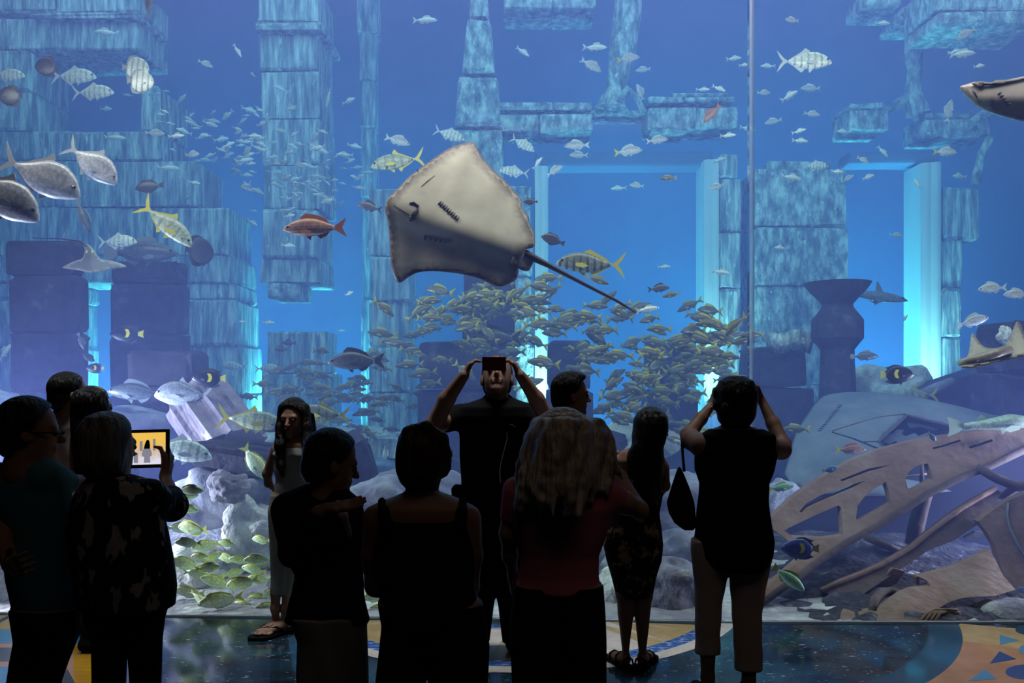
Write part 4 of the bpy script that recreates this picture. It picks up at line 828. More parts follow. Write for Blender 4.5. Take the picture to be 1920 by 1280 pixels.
# ---- the fish one can tell apart
T_ = [
('jack', 'jackfish', 172, 306, 122, 7.0, 'R', -36, 0, 'silvery jack slanting head down at upper left, uppermost of the steel-grey three'),
('jack', 'jackfish', 76, 329, 168, 6.6, 'R', -24, 0, 'large silvery jack at left, middle one of the steel-grey three'),
('jack', 'jackfish', -2, 366, 178, 6.3, 'R', -28, 0, 'large silvery jack cut by the left edge, lowest of the steel-grey three'),
('surgeon', 'surgeonfish', 281, 350, 56, 8.5, 'L', -8, 0, 'small dark oval fish right of the silvery jacks'),
('yellow_jack', 'jackfish', 312, 420, 128, 7.5, 'R', -39, 0, 'grey-green jack with a yellow tail slanting down above the second dark column'),
('grouper', 'grouper', 156, 405, 62, 8.0, 'R', -80, 20, 'dark fish hanging head down left of the small swimming ray'),
('grouper', 'grouper', 265, 474, 138, 9.35, 'R', 0, 0, 'large grey grouper resting over the second dark column'),
('white_jack', 'jackfish', 220, 453, 74, 9.0, 'R', 2, 0, 'bright pale jack just above the grey grouper'),
('dark_batfish', 'batfish', 374, 471, 34, 8.5, 'R', 0, 60, 'small dark round fish seen head on, right of the second dark column'),
('angelfish', 'angelfish', 238, 626, 66, 8.8, 'L', 0, 0, 'dark angelfish with a yellow tail in front of the second dark column'),
('grouper', 'grouper', 152, 640, 34, 8.6, 'R', -70, 0, 'dark small fish beside the right edge of the first dark column'),
('surgeon', 'surgeonfish', 164, 669, 28, 8.6, 'R', -40, 20, 'dark small oval fish between the two dark columns'),
('angelfish', 'angelfish', 178, 690, 36, 8.8, 'L', 0, 0, 'dark small angelfish with yellow tail above the heads of the rear couple'),
('angelfish', 'angelfish', 392, 709, 66, 7.8, 'L', 0, 0, 'black angelfish with a yellow bar, above the fallen fluted column'),
('grouper', 'jackfish', 256, 736, 112, 8.3, 'L', 3, 0, 'grey fish below the lone dark block, left of its twin'),
('jack', 'jackfish', 345, 739, 112, 7.9, 'L', 2, 0, 'grey-blue jack right of the grey fish below the lone dark block'),
('white_jack', 'jackfish', 334, 843, 132, 6.9, 'R', -11, 0, 'blue-green jack just right of the tablet'),
('yellow_jack', 'jackfish', 470, 788, 130, 7.2, 'R', -7, 0, 'yellow-green spotted jack left of the girl'),
('rabbitfish', 'rabbitfish', 476, 866, 76, 6.8, 'R', -58, 0, 'pale blue fish with yellow fins diving beside the girl'),
('batfish', 'batfish', 254, 128, 54, 8.2, 'R', -6, 0, 'striped silver batfish at upper left, the higher one of two'),
('batfish', 'batfish', 263, 153, 54, 7.8, 'R', -4, 0, 'striped silver batfish at upper left, the lower one of two'),
('dark_batfish', 'batfish', 20, 180, 48, 8.0, 'L', 0, 0, 'dark round batfish at the left edge'),
('dark_batfish', 'batfish', 88, 125, 46, 8.4, 'L', 0, 0, 'dark round batfish near the dark window of the left ruin'),
('white_jack', 'jackfish', 138, 143, 86, 9.4, 'R', 0, 0, 'pale greenish jack beside the dark batfish, above its twin'),
('white_jack', 'jackfish', 174, 173, 80, 9.2, 'R', 2, 0, 'pale greenish jack left of the batfish pair, below its twin'),
('white_jack', 'jackfish', 14, 141, 66, 9.3, 'R', 0, 0, 'pale greenish jack cut by the left edge above the dark batfish'),
('grouper', 'grouper', 281, 8, 52, 8.6, 'R', 82, 0, 'dark fish rising out at the top edge above the batfish'),
('red', 'red_snapper', 590, 428, 120, 6.6, 'L', -2, 0, 'orange-brown snapper left of the big ray'),
('dark_bream', 'bream', 693, 388, 48, 7.8, 'L', 14, 0, 'small dark bream just left of the snout of the big ray'),
('yellow_jack', 'jackfish', 746, 303, 104, 8.6, 'L', -9, 0, 'yellow-finned jack above the left edge of the big ray'),
('bream', 'bream', 745, 264, 50, 9.6, 'R', -18, 0, 'pale bream above the yellow-finned jack'),
('white_jack', 'jackfish', 842, 252, 60, 10.0, 'R', -18, 0, 'bright fish beside the obelisk above the wing tip of the big ray'),
('silver', 'silver_fish', 797, 38, 48, 10.5, 'R', 0, 0, 'small bright white and yellow fish near the top, left of the obelisk'),
('surgeon', 'surgeonfish', 1037, 450, 48, 7.6, 'L', 18, 0, 'dark deep-bodied fish right of the tail root of the big ray'),
('banded_jack', 'jackfish', 1108, 494, 132, 7.3, 'L', 3, 0, 'big olive banded jack with a yellow tail in the central doorway'),
('surgeon', 'surgeonfish', 995, 378, 28, 7.6, 'L', 0, 0, 'tiny dark fish touching the right wing edge of the big ray'),
('snapper', 'snapper', 1120, 525, 48, 7.9, 'R', -20, 0, 'grey snapper just below the olive banded jack'),
('dark_bream', 'bream', 1235, 541, 42, 8.0, 'R', 5, 0, 'dark bream in the central doorway, higher one of a pair'),
('snapper', 'snapper', 1259, 553, 36, 8.0, 'L', -12, 0, 'dark snapper in the central doorway, lower one of a pair'),
('silver', 'silver_fish', 1214, 580, 46, 7.6, 'R', 8, 0, 'pale yellowish fish at the tail tip of the big ray'),
('red', 'red_snapper', 1335, 213, 48, 8.8, 'L', -48, 0, 'dark reddish fish diving in front of the long broken beam'),
('snapper', 'snapper', 1253, 334, 34, 8.6, 'L', -4, 0, 'dark slim fish at the top of the central doorway'),
('white_jack', 'jackfish', 1508, 115, 104, 8.4, 'R', 0, 0, 'big bright banded jack right of the pane seam, near the top'),
('bream', 'bream', 1861, 541, 56, 8.0, 'L', -5, 0, 'pale bream at right, left one of the upper two'),
('bream', 'bream', 1907, 552, 52, 7.8, 'L', -2, 0, 'pale bream at the right edge, right one of the upper two'),
('bream', 'bream', 1824, 603, 62, 7.6, 'R', 14, 0, 'pale bream swimming up to the right, above the cownose ray'),
('shark', 'shark', 1632, 554, 142, 11.4, 'R', -7, 0, 'grey shark passing behind the bowl of the stone pedestal'),
('grouper', 'grouper', 1621, 668, 54, 8.6, 'R', 0, 0, 'olive rounded fish beside the pedestal shaft'),
('angelfish', 'angelfish', 1682, 702, 66, 7.6, 'R', 0, 0, 'black angelfish with a yellow patch, right of the stone pedestal'),
('yellow_jack', 'jackfish', 1716, 742, 92, 9.9, 'L', -3, 0, 'greenish slender jack above the grey shell pod'),
('guitarfish', 'guitarfish', 1858, 797, 170, 7.2, 'R', 2, 0, 'pale green guitarfish lying on top of the rusty wreck'),
('red', 'snapper', 1595, 843, 58, 7.6, 'R', 0, 0, 'brownish fish with a yellow tail in front of the grey pod'),
('blue_surgeon', 'surgeonfish', 1556, 880, 32, 6.7, 'R', 10, 0, 'small blue and yellow surgeonfish at the upper edge of the rusty hull'),
('blue_surgeon', 'surgeonfish', 1747, 818, 24, 6.7, 'R', -52, 0, 'small blue and yellow surgeonfish in front of the torn hatch'),
('blue_surgeon', 'surgeonfish', 1914, 1106, 30, 6.1, 'R', -6, 0, 'small blue and yellow surgeonfish at the right edge, low down'),
('parrotfish', 'parrotfish', 1464, 914, 50, 7.4, 'R', 6, 0, 'pale green fish with yellow tail beside the woman with raised arms'),
('blue_angelfish', 'angelfish', 1500, 1028, 76, 6.1, 'L', 0, 0, 'blue angelfish with a yellow patch at the lower left of the rusty hull'),
('parrotfish', 'parrotfish', 1478, 1084, 78, 5.95, 'R', -38, 0, 'green fish with yellow tail slanting down below the blue angelfish'),
('dark_bream', 'bream', 668, 678, 108, 7.4, 'L', -2, 0, 'large dark bream above and right of the girl'),
('dark_bream', 'bream', 930, 634, 96, 9.0, 'L', 0, 15, 'large dim bream just above the raised phone'),
('yellow_jack', 'jackfish', 606, 775, 104, 7.0, 'L', 4, 0, 'yellow-tailed jack right of the head of the girl'),
('grouper', 'grouper', 488, 796, 96, 7.5, 'R', -10, 0, 'large dim grey fish close to the hair of the girl'),
('white_jack', 'jackfish', 500, 690, 46, 11.5, 'R', 4, 0, 'far pale fish right of the black angelfish'),
('white_jack', 'jackfish', 440, 686, 50, 11.5, 'L', 2, 0, 'far pale fish just above the black angelfish'),
('dark_bream', 'bream', 542, 643, 28, 10, 'L', 0, 0, 'tiny dark fish at left of the far shoal, upper one of two'),
('dark_bream', 'bream', 527, 655, 26, 10, 'L', 0, 0, 'tiny dark fish at left of the far shoal, lower one of two'),
('silver', 'silver_fish', 1805, 101, 52, 9.5, 'R', 5, 0, 'very bright white fish near the top right corner'),
('bream', 'bream', 1812, 64, 44, 9.6, 'L', -32, 0, 'pale fish with raised tail above the very bright white fish'),
('bream', 'bream', 1772, 285, 46, 9.6, 'R', -2, 0, 'pale blue fish with a yellow tail below the beam at upper right'),
('bream', 'bream', 1780, 208, 44, 9.8, 'R', 78, 0, 'pale striped fish standing upright on the right half of the broken beam'),
('white_jack', 'jackfish', 1528, 311, 50, 10.5, 'R', 0, 0, 'bright yellow-white fish on the crumbled top of the broad pillar'),
('bream', 'bream', 1178, 284, 54, 9.4, 'R', 6, 0, 'pale banded fish with yellow tail above the central doorway'),
('bream', 'bream', 1232, 263, 42, 9.6, 'R', 6, 0, 'pale striped fish above the banded one at the central doorway'),
('bream', 'bream', 1082, 273, 48, 9.5, 'L', -4, 0, 'pale blue fish left of the banded one at the central doorway'),
('white_jack', 'jackfish', 980, 270, 52, 10.0, 'R', -30, 0, 'far pale fish close to the upper right wing edge of the big ray'),
('white_jack', 'jackfish', 965, 322, 56, 10.0, 'L', 8, 0, 'far pale fish beside the right wing edge of the big ray'),
('bream', 'bream', 1040, 320, 36, 9.6, 'R', 32, 0, 'pale fish tilted up at the left corner of the central doorway'),
('bream', 'bream', 1108, 123, 46, 10, 'R', -32, 0, 'pale blue fish slanting down left of the bent column'),
('bream', 'bream', 1178, 110, 44, 10, 'R', 8, 0, 'pale blue fish with yellow tail in front of the bent column'),
('snapper', 'snapper', 1380, 610, 60, 7.8, 'L', -46, 0, 'dark snapper diving steeply left of the pane seam'),
('snapper', 'snapper', 1327, 608, 50, 7.9, 'L', 0, 0, 'dark snapper across the right lit jamb of the central doorway'),
]
for (sp, nm, px, py, ln, Y, d, tl, yw, lb) in T_:
    o = fish(sp, nm, px, py, ln, Y, d, tl, yw, lb)
    if 'angelfish' in sp:
        angel_bar(o, m_bar, -0.055, 0.04)
        tf = [c for c in o.children if c.name.startswith('tail_fin')][0]; me = tf.data.copy(); me.materials.clear(); me.materials.append(m_yel); tf.data = me; tf['label'] = 'yellow tail fin'
    if lb.find('with a yellow tail') >= 0 or lb.find('with yellow tail') >= 0:
        tf = [c for c in o.children if c.name.startswith('tail_fin')][0]; me = tf.data.copy(); me.materials.clear(); me.materials.append(m_yel); tf.data = me
# ---- shoals (single fish each, all alike)
def scatter(sp, nm, clusters, size, depth, label, group, left=0.6, tilt=14, seed=1, yawmax=35, roll=0):
    rg = random.Random(seed); k = 0
    for (cx_, cy_2, sx_, sy_, n) in clusters:
        for i in range(n):
            px, py = rg.gauss(cx_, sx_), rg.gauss(cy_2, sy_); Y = rg.uniform(*depth); ln = rg.uniform(*size) * (1.12 - 0.2 * (Y - depth[0]) / (depth[1] - depth[0]))
            fish(sp, nm, px, py, ln, Y, 'L' if rg.random() < left else 'R', rg.gauss(0, tilt), rg.uniform(-yawmax, yawmax), label, group, full=False, roll=rg.uniform(-10, roll) if roll else 0)
scatter('snapper', 'snapper', [(870, 585, 75, 32, 42), (985, 590, 40, 45, 26), (1125, 612, 52, 38, 34), (1250, 690, 64, 46, 54), (1340, 668, 40, 36, 24), (1205, 785, 80, 40, 38), (790, 640, 45, 40, 10)], (38, 60), (8.2, 10.1), 'grey-olive snapper with yellow fins in the dense shoal across the middle', 'snappers in the dense middle shoal', 0.62, 16, 4)
scatter('snapper', 'snapper', [(560, 730, 45, 28, 24), (640, 750, 60, 30, 26), (720, 740, 35, 45, 16)], (28, 44), (10.2, 11.6), 'dim snapper in the far shoal between the girl and the tall person', 'snappers in the far left shoal', 0.6, 14, 6)
scatter('silver', 'silver_fish', [(470, 245, 75, 35, 46), (560, 300, 70, 45, 40), (420, 320, 60, 35, 26), (620, 320, 40, 50, 18), (540, 385, 60, 35, 14), (330, 190, 70, 40, 14)], (14, 31), (10.3, 12.4), 'small glinting silver fish in the loose far shoal at upper left', 'silver fish in the upper left shoal', 0.4, 22, 7, 50, 70)
LM = [('the very bright white fish near the top right corner', 1805, 101), ('the big bright banded jack', 1508, 115), ('the bent column shaft', 1165, 100), ('the obelisk pillar', 895, 140), ('the dark reddish diving fish', 1335, 213), ('the snout of the eagle ray', 1801, 162), ('the crumbled top of the broad pillar', 1505, 305), ('the lintel of the central doorway', 1170, 295), ('the stone pedestal bowl', 1570, 535), ('the tail tip of the big ray', 1193, 586), ('the batfish pair', 258, 140), ('the dark window of the left ruin', 160, 170), ('the orange-brown snapper', 590, 428), ('the slim column at upper right', 1714, 110), ('the second dark column', 270, 560), ('the pale pillar with the ledge', 540, 150), ('the lit jamb at right', 1742, 560), ('the wing tip of the big ray', 888, 268), ('the large dark bream above the girl', 668, 678), ('the uppermost silvery jack', 172, 306)]
used_lm = set()
def place_label(px, py, base):
    for nm_, lx, ly in sorted(LM, key=lambda q: math.hypot(px - q[1], py - q[2])):
        dx, dy_ = px - lx, py - ly; di = math.hypot(dx, dy_); a = math.degrees(math.atan2(-dy_, dx)) % 360
        w_ = ['right of', 'up and right of', 'above', 'up and left of', 'left of', 'down and left of', 'below', 'down and right of'][int((a + 22.5) // 45) % 8]
        far = 'close to, ' if di < 60 else ''
        lb = base + ' ' + ('just ' if di < 75 else '' if di < 170 else 'well ') + w_ + ' ' + nm_
        if lb not in used_lm and len(lb.split()) <= 16: used_lm.add(lb); return lb
    return base
for i, (px, py, ln, d, tl) in enumerate([(1485, 38, 28, 'L', 0), (1655, 44, 32, 'R', 4), (1480, 180, 40, 'R', 32), (1520, 166, 38, 'L', 0), (1790, 97, 26, 'R', 10), (1836, 124, 26, 'R', 12), (1450, 228, 32, 'L', -10), (1500, 264, 32, 'R', -4), (1582, 247, 28, 'L', 5), (1522, 214, 30, 'R', -12), (1498, 246, 26, 'R', 12), (1655, 284, 28, 'R', -50), (1618, 300, 26, 'R', -25), (1800, 331, 34, 'L', 0), (1484, 333, 44, 'R', -6), (1628, 332, 22, 'R', 20),
        (980, 97, 32, 'R', -40), (1115, 89, 46, 'R', -8), (1206, 131, 28, 'L', 0), (1376, 110, 32, 'R', 10), (1395, 122, 22, 'R', 10), (1200, 173, 34, 'L', 70), (1318, 168, 26, 'R', -6), (1348, 166, 28, 'R', -25), (1085, 291, 36, 'L', 0), (1008, 306, 28, 'R', 50), (1160, 353, 30, 'L', 0), (1194, 348, 28, 'L', 4), (1365, 254, 30, 'R', 0), (1402, 241, 34, 'R', -6), (1345, 350, 32, 'L', -20), (1350, 300, 30, 'R', 20), (1440, 124, 30, 'L', 0), (1432, 174, 26, 'R', 0), (1245, 500, 26, 'R', 0), (1352, 510, 36, 'R', -8), (1680, 441, 24, 'R', -8), (1465, 465, 30, 'L', 0), (1570, 322, 26, 'R', 0), (1590, 335, 24, 'R', 30), (1720, 345, 22, 'L', 60),
        (200, 61, 44, 'L', 0), (385, 120, 28, 'R', -20), (445, 95, 26, 'R', -60), (215, 258, 40, 'R', 0), (290, 250, 36, 'R', 0), (330, 255, 32, 'R', 5), (475, 255, 30, 'R', 0), (360, 290, 32, 'R', 0), (503, 605, 26, 'R', 0), (455, 603, 16, 'L', 0), (655, 550, 18, 'R', 20), (640, 620, 14, 'R', 0), (10, 660, 40, 'R', 60), (1770, 545, 16, 'R', 40), (1697, 597, 18, 'R', 60)]):
    fish('silver' if i % 3 else 'bream', 'silver_fish', px, py, ln, 9.0 + (i * 37 % 23) / 10.0, d, tl, FR.uniform(-20, 20), place_label(px, py, 'small pale fish' if ln < 34 else 'pale fish'), 'small pale fish around the ruins', full=False)
rb = [(355, 919, 46, 'R', 0), (349, 953, 44, 'R', -8), (362, 991, 58, 'L', 0), (353, 1017, 42, 'L', 2), (388, 1022, 42, 'L', -6), (348, 1057, 50, 'L', 18), (379, 1044, 38, 'L', 0), (425, 1046, 36, 'L', 0), (451, 1050, 38, 'L', 6), (486, 1050, 50, 'L', 0), (390, 1064, 42, 'R', 6), (477, 1068, 44, 'L', 8), (408, 1092, 54, 'L', 22), (455, 1092, 56, 'L', -14), (486, 1086, 44, 'L', 0), (355, 1110, 54, 'L', 4), (372, 1123, 38, 'R', -40), (414, 1125, 68, 'L', -8), (477, 1123, 48, 'R', 6), (462, 1138, 52, 'L', 0), (508, 1112, 42, 'R', 10), (337, 989, 46, 'R', 0), (422, 1018, 34, 'R', -4), (504, 1138, 42, 'L', 0), (333, 1131, 34, 'R', 0), (437, 1075, 34, 'R', 12), (400, 1045, 30, 'R', 30), (702, 1120, 44, 'L', 0), (345, 930, 44, 'R', 4), (368, 1075, 40, 'R', -10), (705, 1142, 40, 'R', 6), (490, 1012, 34, 'L', 0)]
ordn = ['first', 'second', 'third', 'fourth', 'fifth', 'sixth', 'seventh', 'eighth', 'ninth']
rb_lab = {}
byrow = sorted(range(len(rb)), key=lambda i: rb[i][1])
for r_ in range(0, len(rb), 5):
    for c_, i in enumerate(sorted(byrow[r_:r_ + 5], key=lambda i: rb[i][0])): rb_lab[i] = 'yellow-green rabbitfish, %s from left in the %s row down of its shoal' % (ordn[c_], ordn[r_ // 5])
for i, (px, py, ln, d, tl) in enumerate(rb):
    ln *= 1.2
    fish('rabbitfish', 'rabbitfish', px, py, ln, 5.98 + (i * 29 % 17) / 17 * 0.42, d, tl, FR.uniform(-25, 25), rb_lab[i], 'rabbitfish low at left', full=True, roll=24)
# ============================================================ rays
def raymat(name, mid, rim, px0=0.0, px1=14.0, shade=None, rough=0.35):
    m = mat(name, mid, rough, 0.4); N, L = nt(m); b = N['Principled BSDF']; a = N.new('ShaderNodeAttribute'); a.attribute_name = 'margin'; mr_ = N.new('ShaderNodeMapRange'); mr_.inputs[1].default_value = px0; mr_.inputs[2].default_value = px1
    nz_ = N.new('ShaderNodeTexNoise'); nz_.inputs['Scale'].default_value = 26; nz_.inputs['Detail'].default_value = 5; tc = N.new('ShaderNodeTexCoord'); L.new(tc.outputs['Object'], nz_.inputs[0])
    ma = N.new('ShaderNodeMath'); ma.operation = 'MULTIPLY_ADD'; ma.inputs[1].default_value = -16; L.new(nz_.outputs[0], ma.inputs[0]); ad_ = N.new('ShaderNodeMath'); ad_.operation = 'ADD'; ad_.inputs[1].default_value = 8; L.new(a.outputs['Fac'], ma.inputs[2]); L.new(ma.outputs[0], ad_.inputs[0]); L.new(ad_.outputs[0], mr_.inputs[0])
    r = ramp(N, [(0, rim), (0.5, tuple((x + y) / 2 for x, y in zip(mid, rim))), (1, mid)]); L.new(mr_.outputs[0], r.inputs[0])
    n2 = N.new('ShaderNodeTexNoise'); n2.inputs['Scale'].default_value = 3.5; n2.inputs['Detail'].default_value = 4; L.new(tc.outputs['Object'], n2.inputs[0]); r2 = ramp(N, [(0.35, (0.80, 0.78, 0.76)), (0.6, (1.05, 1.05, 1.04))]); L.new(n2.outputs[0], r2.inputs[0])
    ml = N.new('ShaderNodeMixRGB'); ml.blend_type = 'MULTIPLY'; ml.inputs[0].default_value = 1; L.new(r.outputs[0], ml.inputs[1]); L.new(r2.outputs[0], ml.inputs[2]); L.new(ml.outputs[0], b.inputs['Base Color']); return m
m_ray = raymat('ray_belly', (0.50, 0.455, 0.385), (0.13, 0.09, 0.09), 2, 20); m_raytail = mat('ray_tail', (0.06, 0.035, 0.035), 0.5)
disc = smooth_loop([(723, 384), (729, 369), (741, 358), (768, 330), (796, 309), (820, 292), (842, 278), (864, 270), (884, 266), (891, 270), (897, 281), (908, 299), (927, 320), (946, 337), (960, 353), (972, 366), (978, 380), (980, 393), (991, 405), (993, 419), (1001, 434), (1003, 450), (1001, 463), (987, 467), (982, 478), (972, 500), (972, 512), (968, 523), (951, 533), (935, 537), (919, 532), (902, 523), (878, 516), (848, 511), (815, 508), (785, 510), (766, 519), (752, 529), (745, 528), (740, 519), (734, 501), (731, 469), (730, 441), (726, 414), (722, 396)], 3)
ax0, ax1 = np.array([723, 386.]), np.array([990, 478.]); adir = (ax1 - ax0) / np.linalg.norm(ax1 - ax0); anrm = np.array([-adir[1], adir[0]])
def Yray(x, y):
    q = np.array([x, y]) - ax0; d = abs(float(q @ anrm)) / 226.0; s = float(q @ adir) / 280
    up = float(q @ anrm) < 0
    return 6.42 + (0.52 if up else -0.05) * (math.sqrt(d * d + 0.03) - 0.173) + 0.08 * (s - 0.5) ** 2 - 0.035 * math.exp(-(d / 0.13) ** 2) + 0.012 * math.sin(s * 26) * (d * 1.6) ** 2
ray = empty('stingray', P(860, 410, 6.5), 'very large pale stingray showing its belly, gliding in the middle of the window', 'ray')
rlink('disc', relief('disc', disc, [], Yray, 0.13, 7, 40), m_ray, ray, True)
for pts, yy in (([(972, 470), (990, 474), (1000, 484), (998, 497), (993, 506), (984, 508), (972, 503), (958, 490)], 6.40),):
    rlink('pelvic_fin', relief('pelvic_fin', smooth_loop(pts, 3), [], lambda x, y: yy + 0.001 * (x - 960), 0.04, 6, 12), m_ray, ray, True)
tubeP('tail', [(958, 466, 6.47, 11), (978, 473, 6.45, 9.5), (1000, 483, 6.45, 7), (1028, 497, 6.45, 5), (1060, 514, 6.45, 4.2), (1110, 540, 6.47, 3.4), (1155, 563, 6.48, 2.8), (1193, 586, 6.5, 2.0)], ray, m_raytail, 10)
yb = lambda x, y, d=0.006: Yray(x, y) - d
tubeP('mouth', [(768, 381, yb(768, 381), 1.6), (776, 380, yb(776, 380), 2.4), (784, 386, yb(784, 386), 2.4), (783, 396, yb(783, 396), 2.4), (776, 407, yb(776, 407), 2.6), (769, 413, yb(769, 413), 2.2), (763, 411, yb(763, 411), 1.4)], ray, mat('mouth_dark', (0.03, 0.025, 0.025), 0.6), 8)
tubeP('lip', [(779, 390, yb(779, 390, .012), 2.4), (775, 400, yb(775, 400, .012), 3), (769, 407, yb(769, 407, .012), 2.4)], ray, m_ray, 8)
for x0, y0, x1, y1 in ((738, 384, 768, 404), (790, 350, 815, 329)): tubeP('skin_crease', [(x0, y0, yb(x0, y0, .001), .7), ((x0 + x1) / 2, (y0 + y1) / 2 - 1, yb((x0 + x1) / 2, (y0 + y1) / 2, .001), .9), (x1, y1, yb(x1, y1, .001), .6)], ray, m_ray, 5)
m_slit = mat('gill_dark', (0.035, 0.03, 0.03), 0.7)
for k in range(5):
    gx, gy = 824 + 7.4 * k, 381 + 6.6 * k; tubeP('gill_slit', [(gx + 4, gy - 4, yb(gx, gy, .004), .8), (gx, gy, yb(gx, gy, .006), 2.1), (gx - 3, gy + 3, yb(gx, gy, .004), .8)], ray, m_slit, 7)
    tubeP('gill_flap', [(gx + 7.2, gy - 1.6, yb(gx + 4, gy, .006), 1.4), (gx + 3, gy + 3, yb(gx + 4, gy + 2, .010), 2.6), (gx + 0.5, gy + 5.5, yb(gx, gy + 4, .006), 1.4)], ray, m_ray, 7)
    hx, hy = 795 + 9.6 * k, 446 + 1.7 * k; tubeP('gill_slit', [(hx, hy - 4, yb(hx, hy, .002), .7), (hx + 1, hy, yb(hx, hy, .004), 1.5), (hx, hy + 4, yb(hx, hy, .002), .7)], ray, m_slit, 6)
for x, y, r_ in ((884, 469, 10), (846, 463, 5)): pass
# eagle ray at the right edge
m_eagle = raymat('eagle_ray_belly', (0.38, 0.35, 0.35), (0.22, 0.19, 0.19), 0, 8)
er = empty('eagle_ray', P(1880, 185, 6.3), 'eagle ray with a pointed snout entering at the right edge, dark band over its eyes', 'ray')
eo = smooth_loop([(1801, 162), (1812, 158), (1830, 153), (1852, 155), (1880, 151), (1920, 143), (1980, 128), (2060, 108), (2080, 120), (2050, 160), (2010, 200), (1970, 228), (1920, 226), (1893, 220), (1863, 211), (1838, 198), (1820, 182), (1808, 171)], 3)
Ye = lambda x, y: 6.25 + 0.35 * (abs(y - 185) / 230) ** 1.2 + 0.0006 * abs(x - 1860)
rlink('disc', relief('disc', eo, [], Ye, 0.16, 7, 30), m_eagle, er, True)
rlink('eye_band', relief('eye_band', smooth_loop([(1822, 157), (1838, 152), (1858, 155), (1868, 150), (1905, 148), (1960, 135), (1962, 140), (1900, 154), (1866, 160), (1846, 160), (1838, 166), (1828, 160)], 2), [], lambda x, y: Ye(x, y) - 0.012, 0.05, 5, 6), mat('dark_band', (0.05, 0.04, 0.04), 0.5), er, True)
tubeP('mouth', [(1824, 170, Ye(1824, 170) - .003, 1.2), (1828, 175, Ye(1828, 175) - .004, 1.8), (1832, 184, Ye(1832, 184) - .003, 1)], er, m_slit, 6)
for k in range(5): gx, gy = 1874 + 4.4 * k, 175 + 5.2 * k; tubeP('gill_slit', [(gx + 4, gy - 2, Ye(gx, gy) - .002, .8), (gx, gy, Ye(gx, gy) - .004, 1.8), (gx - 4, gy + 2.5, Ye(gx, gy) - .002, .8)], er, m_slit, 6)
# cownose ray below it
m_cow = raymat('cownose_skin', (0.52, 0.45, 0.34), (0.30, 0.24, 0.18), 0, 7)
cw = empty('cownose_ray', P(1862, 660, 6.5), 'tan cownose ray with both wings raised above the grey pod at the right edge', 'ray')
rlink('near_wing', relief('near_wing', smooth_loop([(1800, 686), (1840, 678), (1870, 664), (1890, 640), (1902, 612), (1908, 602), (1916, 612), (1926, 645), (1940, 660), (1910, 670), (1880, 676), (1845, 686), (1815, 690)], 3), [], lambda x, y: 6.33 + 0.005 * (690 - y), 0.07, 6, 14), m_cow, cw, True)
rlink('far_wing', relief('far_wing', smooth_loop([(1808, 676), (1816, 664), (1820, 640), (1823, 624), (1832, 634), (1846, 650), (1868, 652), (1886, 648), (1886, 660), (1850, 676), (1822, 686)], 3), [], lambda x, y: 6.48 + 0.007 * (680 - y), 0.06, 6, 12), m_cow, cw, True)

tubeP('head', [(1798, 681, 6.40, 5), (1808, 679, 6.40, 8.5), (1830, 675, 6.42, 11), (1860, 666, 6.44, 11), (1895, 655, 6.46, 8)], cw, m_cow, 10)
tubeP('eye', [(1823, 678, 6.33, 2), (1829, 676, 6.33, 2.6), (1834, 674, 6.33, 2)], cw, m_slit, 8); tubeP('mouth_line', [(1801, 684, 6.37, .8), (1818, 686, 6.36, 1), (1838, 682, 6.36, .8)], cw, m_slit, 5)
# small ray over the dark columns
m_small = raymat('grey_ray_back', (0.13, 0.13, 0.15), (0.30, 0.30, 0.28), 0, 5)
sr = empty('small_ray', P(170, 490, 8.0), 'small grey ray with curved wings gliding between the tops of the two dark columns', 'ray')
rlink('disc', relief('disc', smooth_loop([(162, 457), (172, 464), (182, 478), (190, 486), (212, 489), (232, 496), (236, 500), (226, 502), (204, 505), (186, 510), (166, 510), (146, 506), (122, 503), (118, 500), (138, 490), (154, 484), (159, 470)], 3), [], lambda x, y: 7.9 + abs(x - 170) / 70 * 0.12 + (500 - y) / 50 * 0.25, 0.08, 5, 12), m_small, sr, True)
tubeP('tail', [(163, 462, 8.1, 2), (150, 452, 8.3, 1.6), (110, 447, 8.6, 1.2), (60, 446, 8.8, .8)], sr, m_raytail, 6)
for e in (-1, 1): tubeP('eye', [(168 + 5 * e, 470, 7.96, 1.2), (168 + 5.5 * e, 474, 7.95, 1.6)], sr, m_yel, 6)
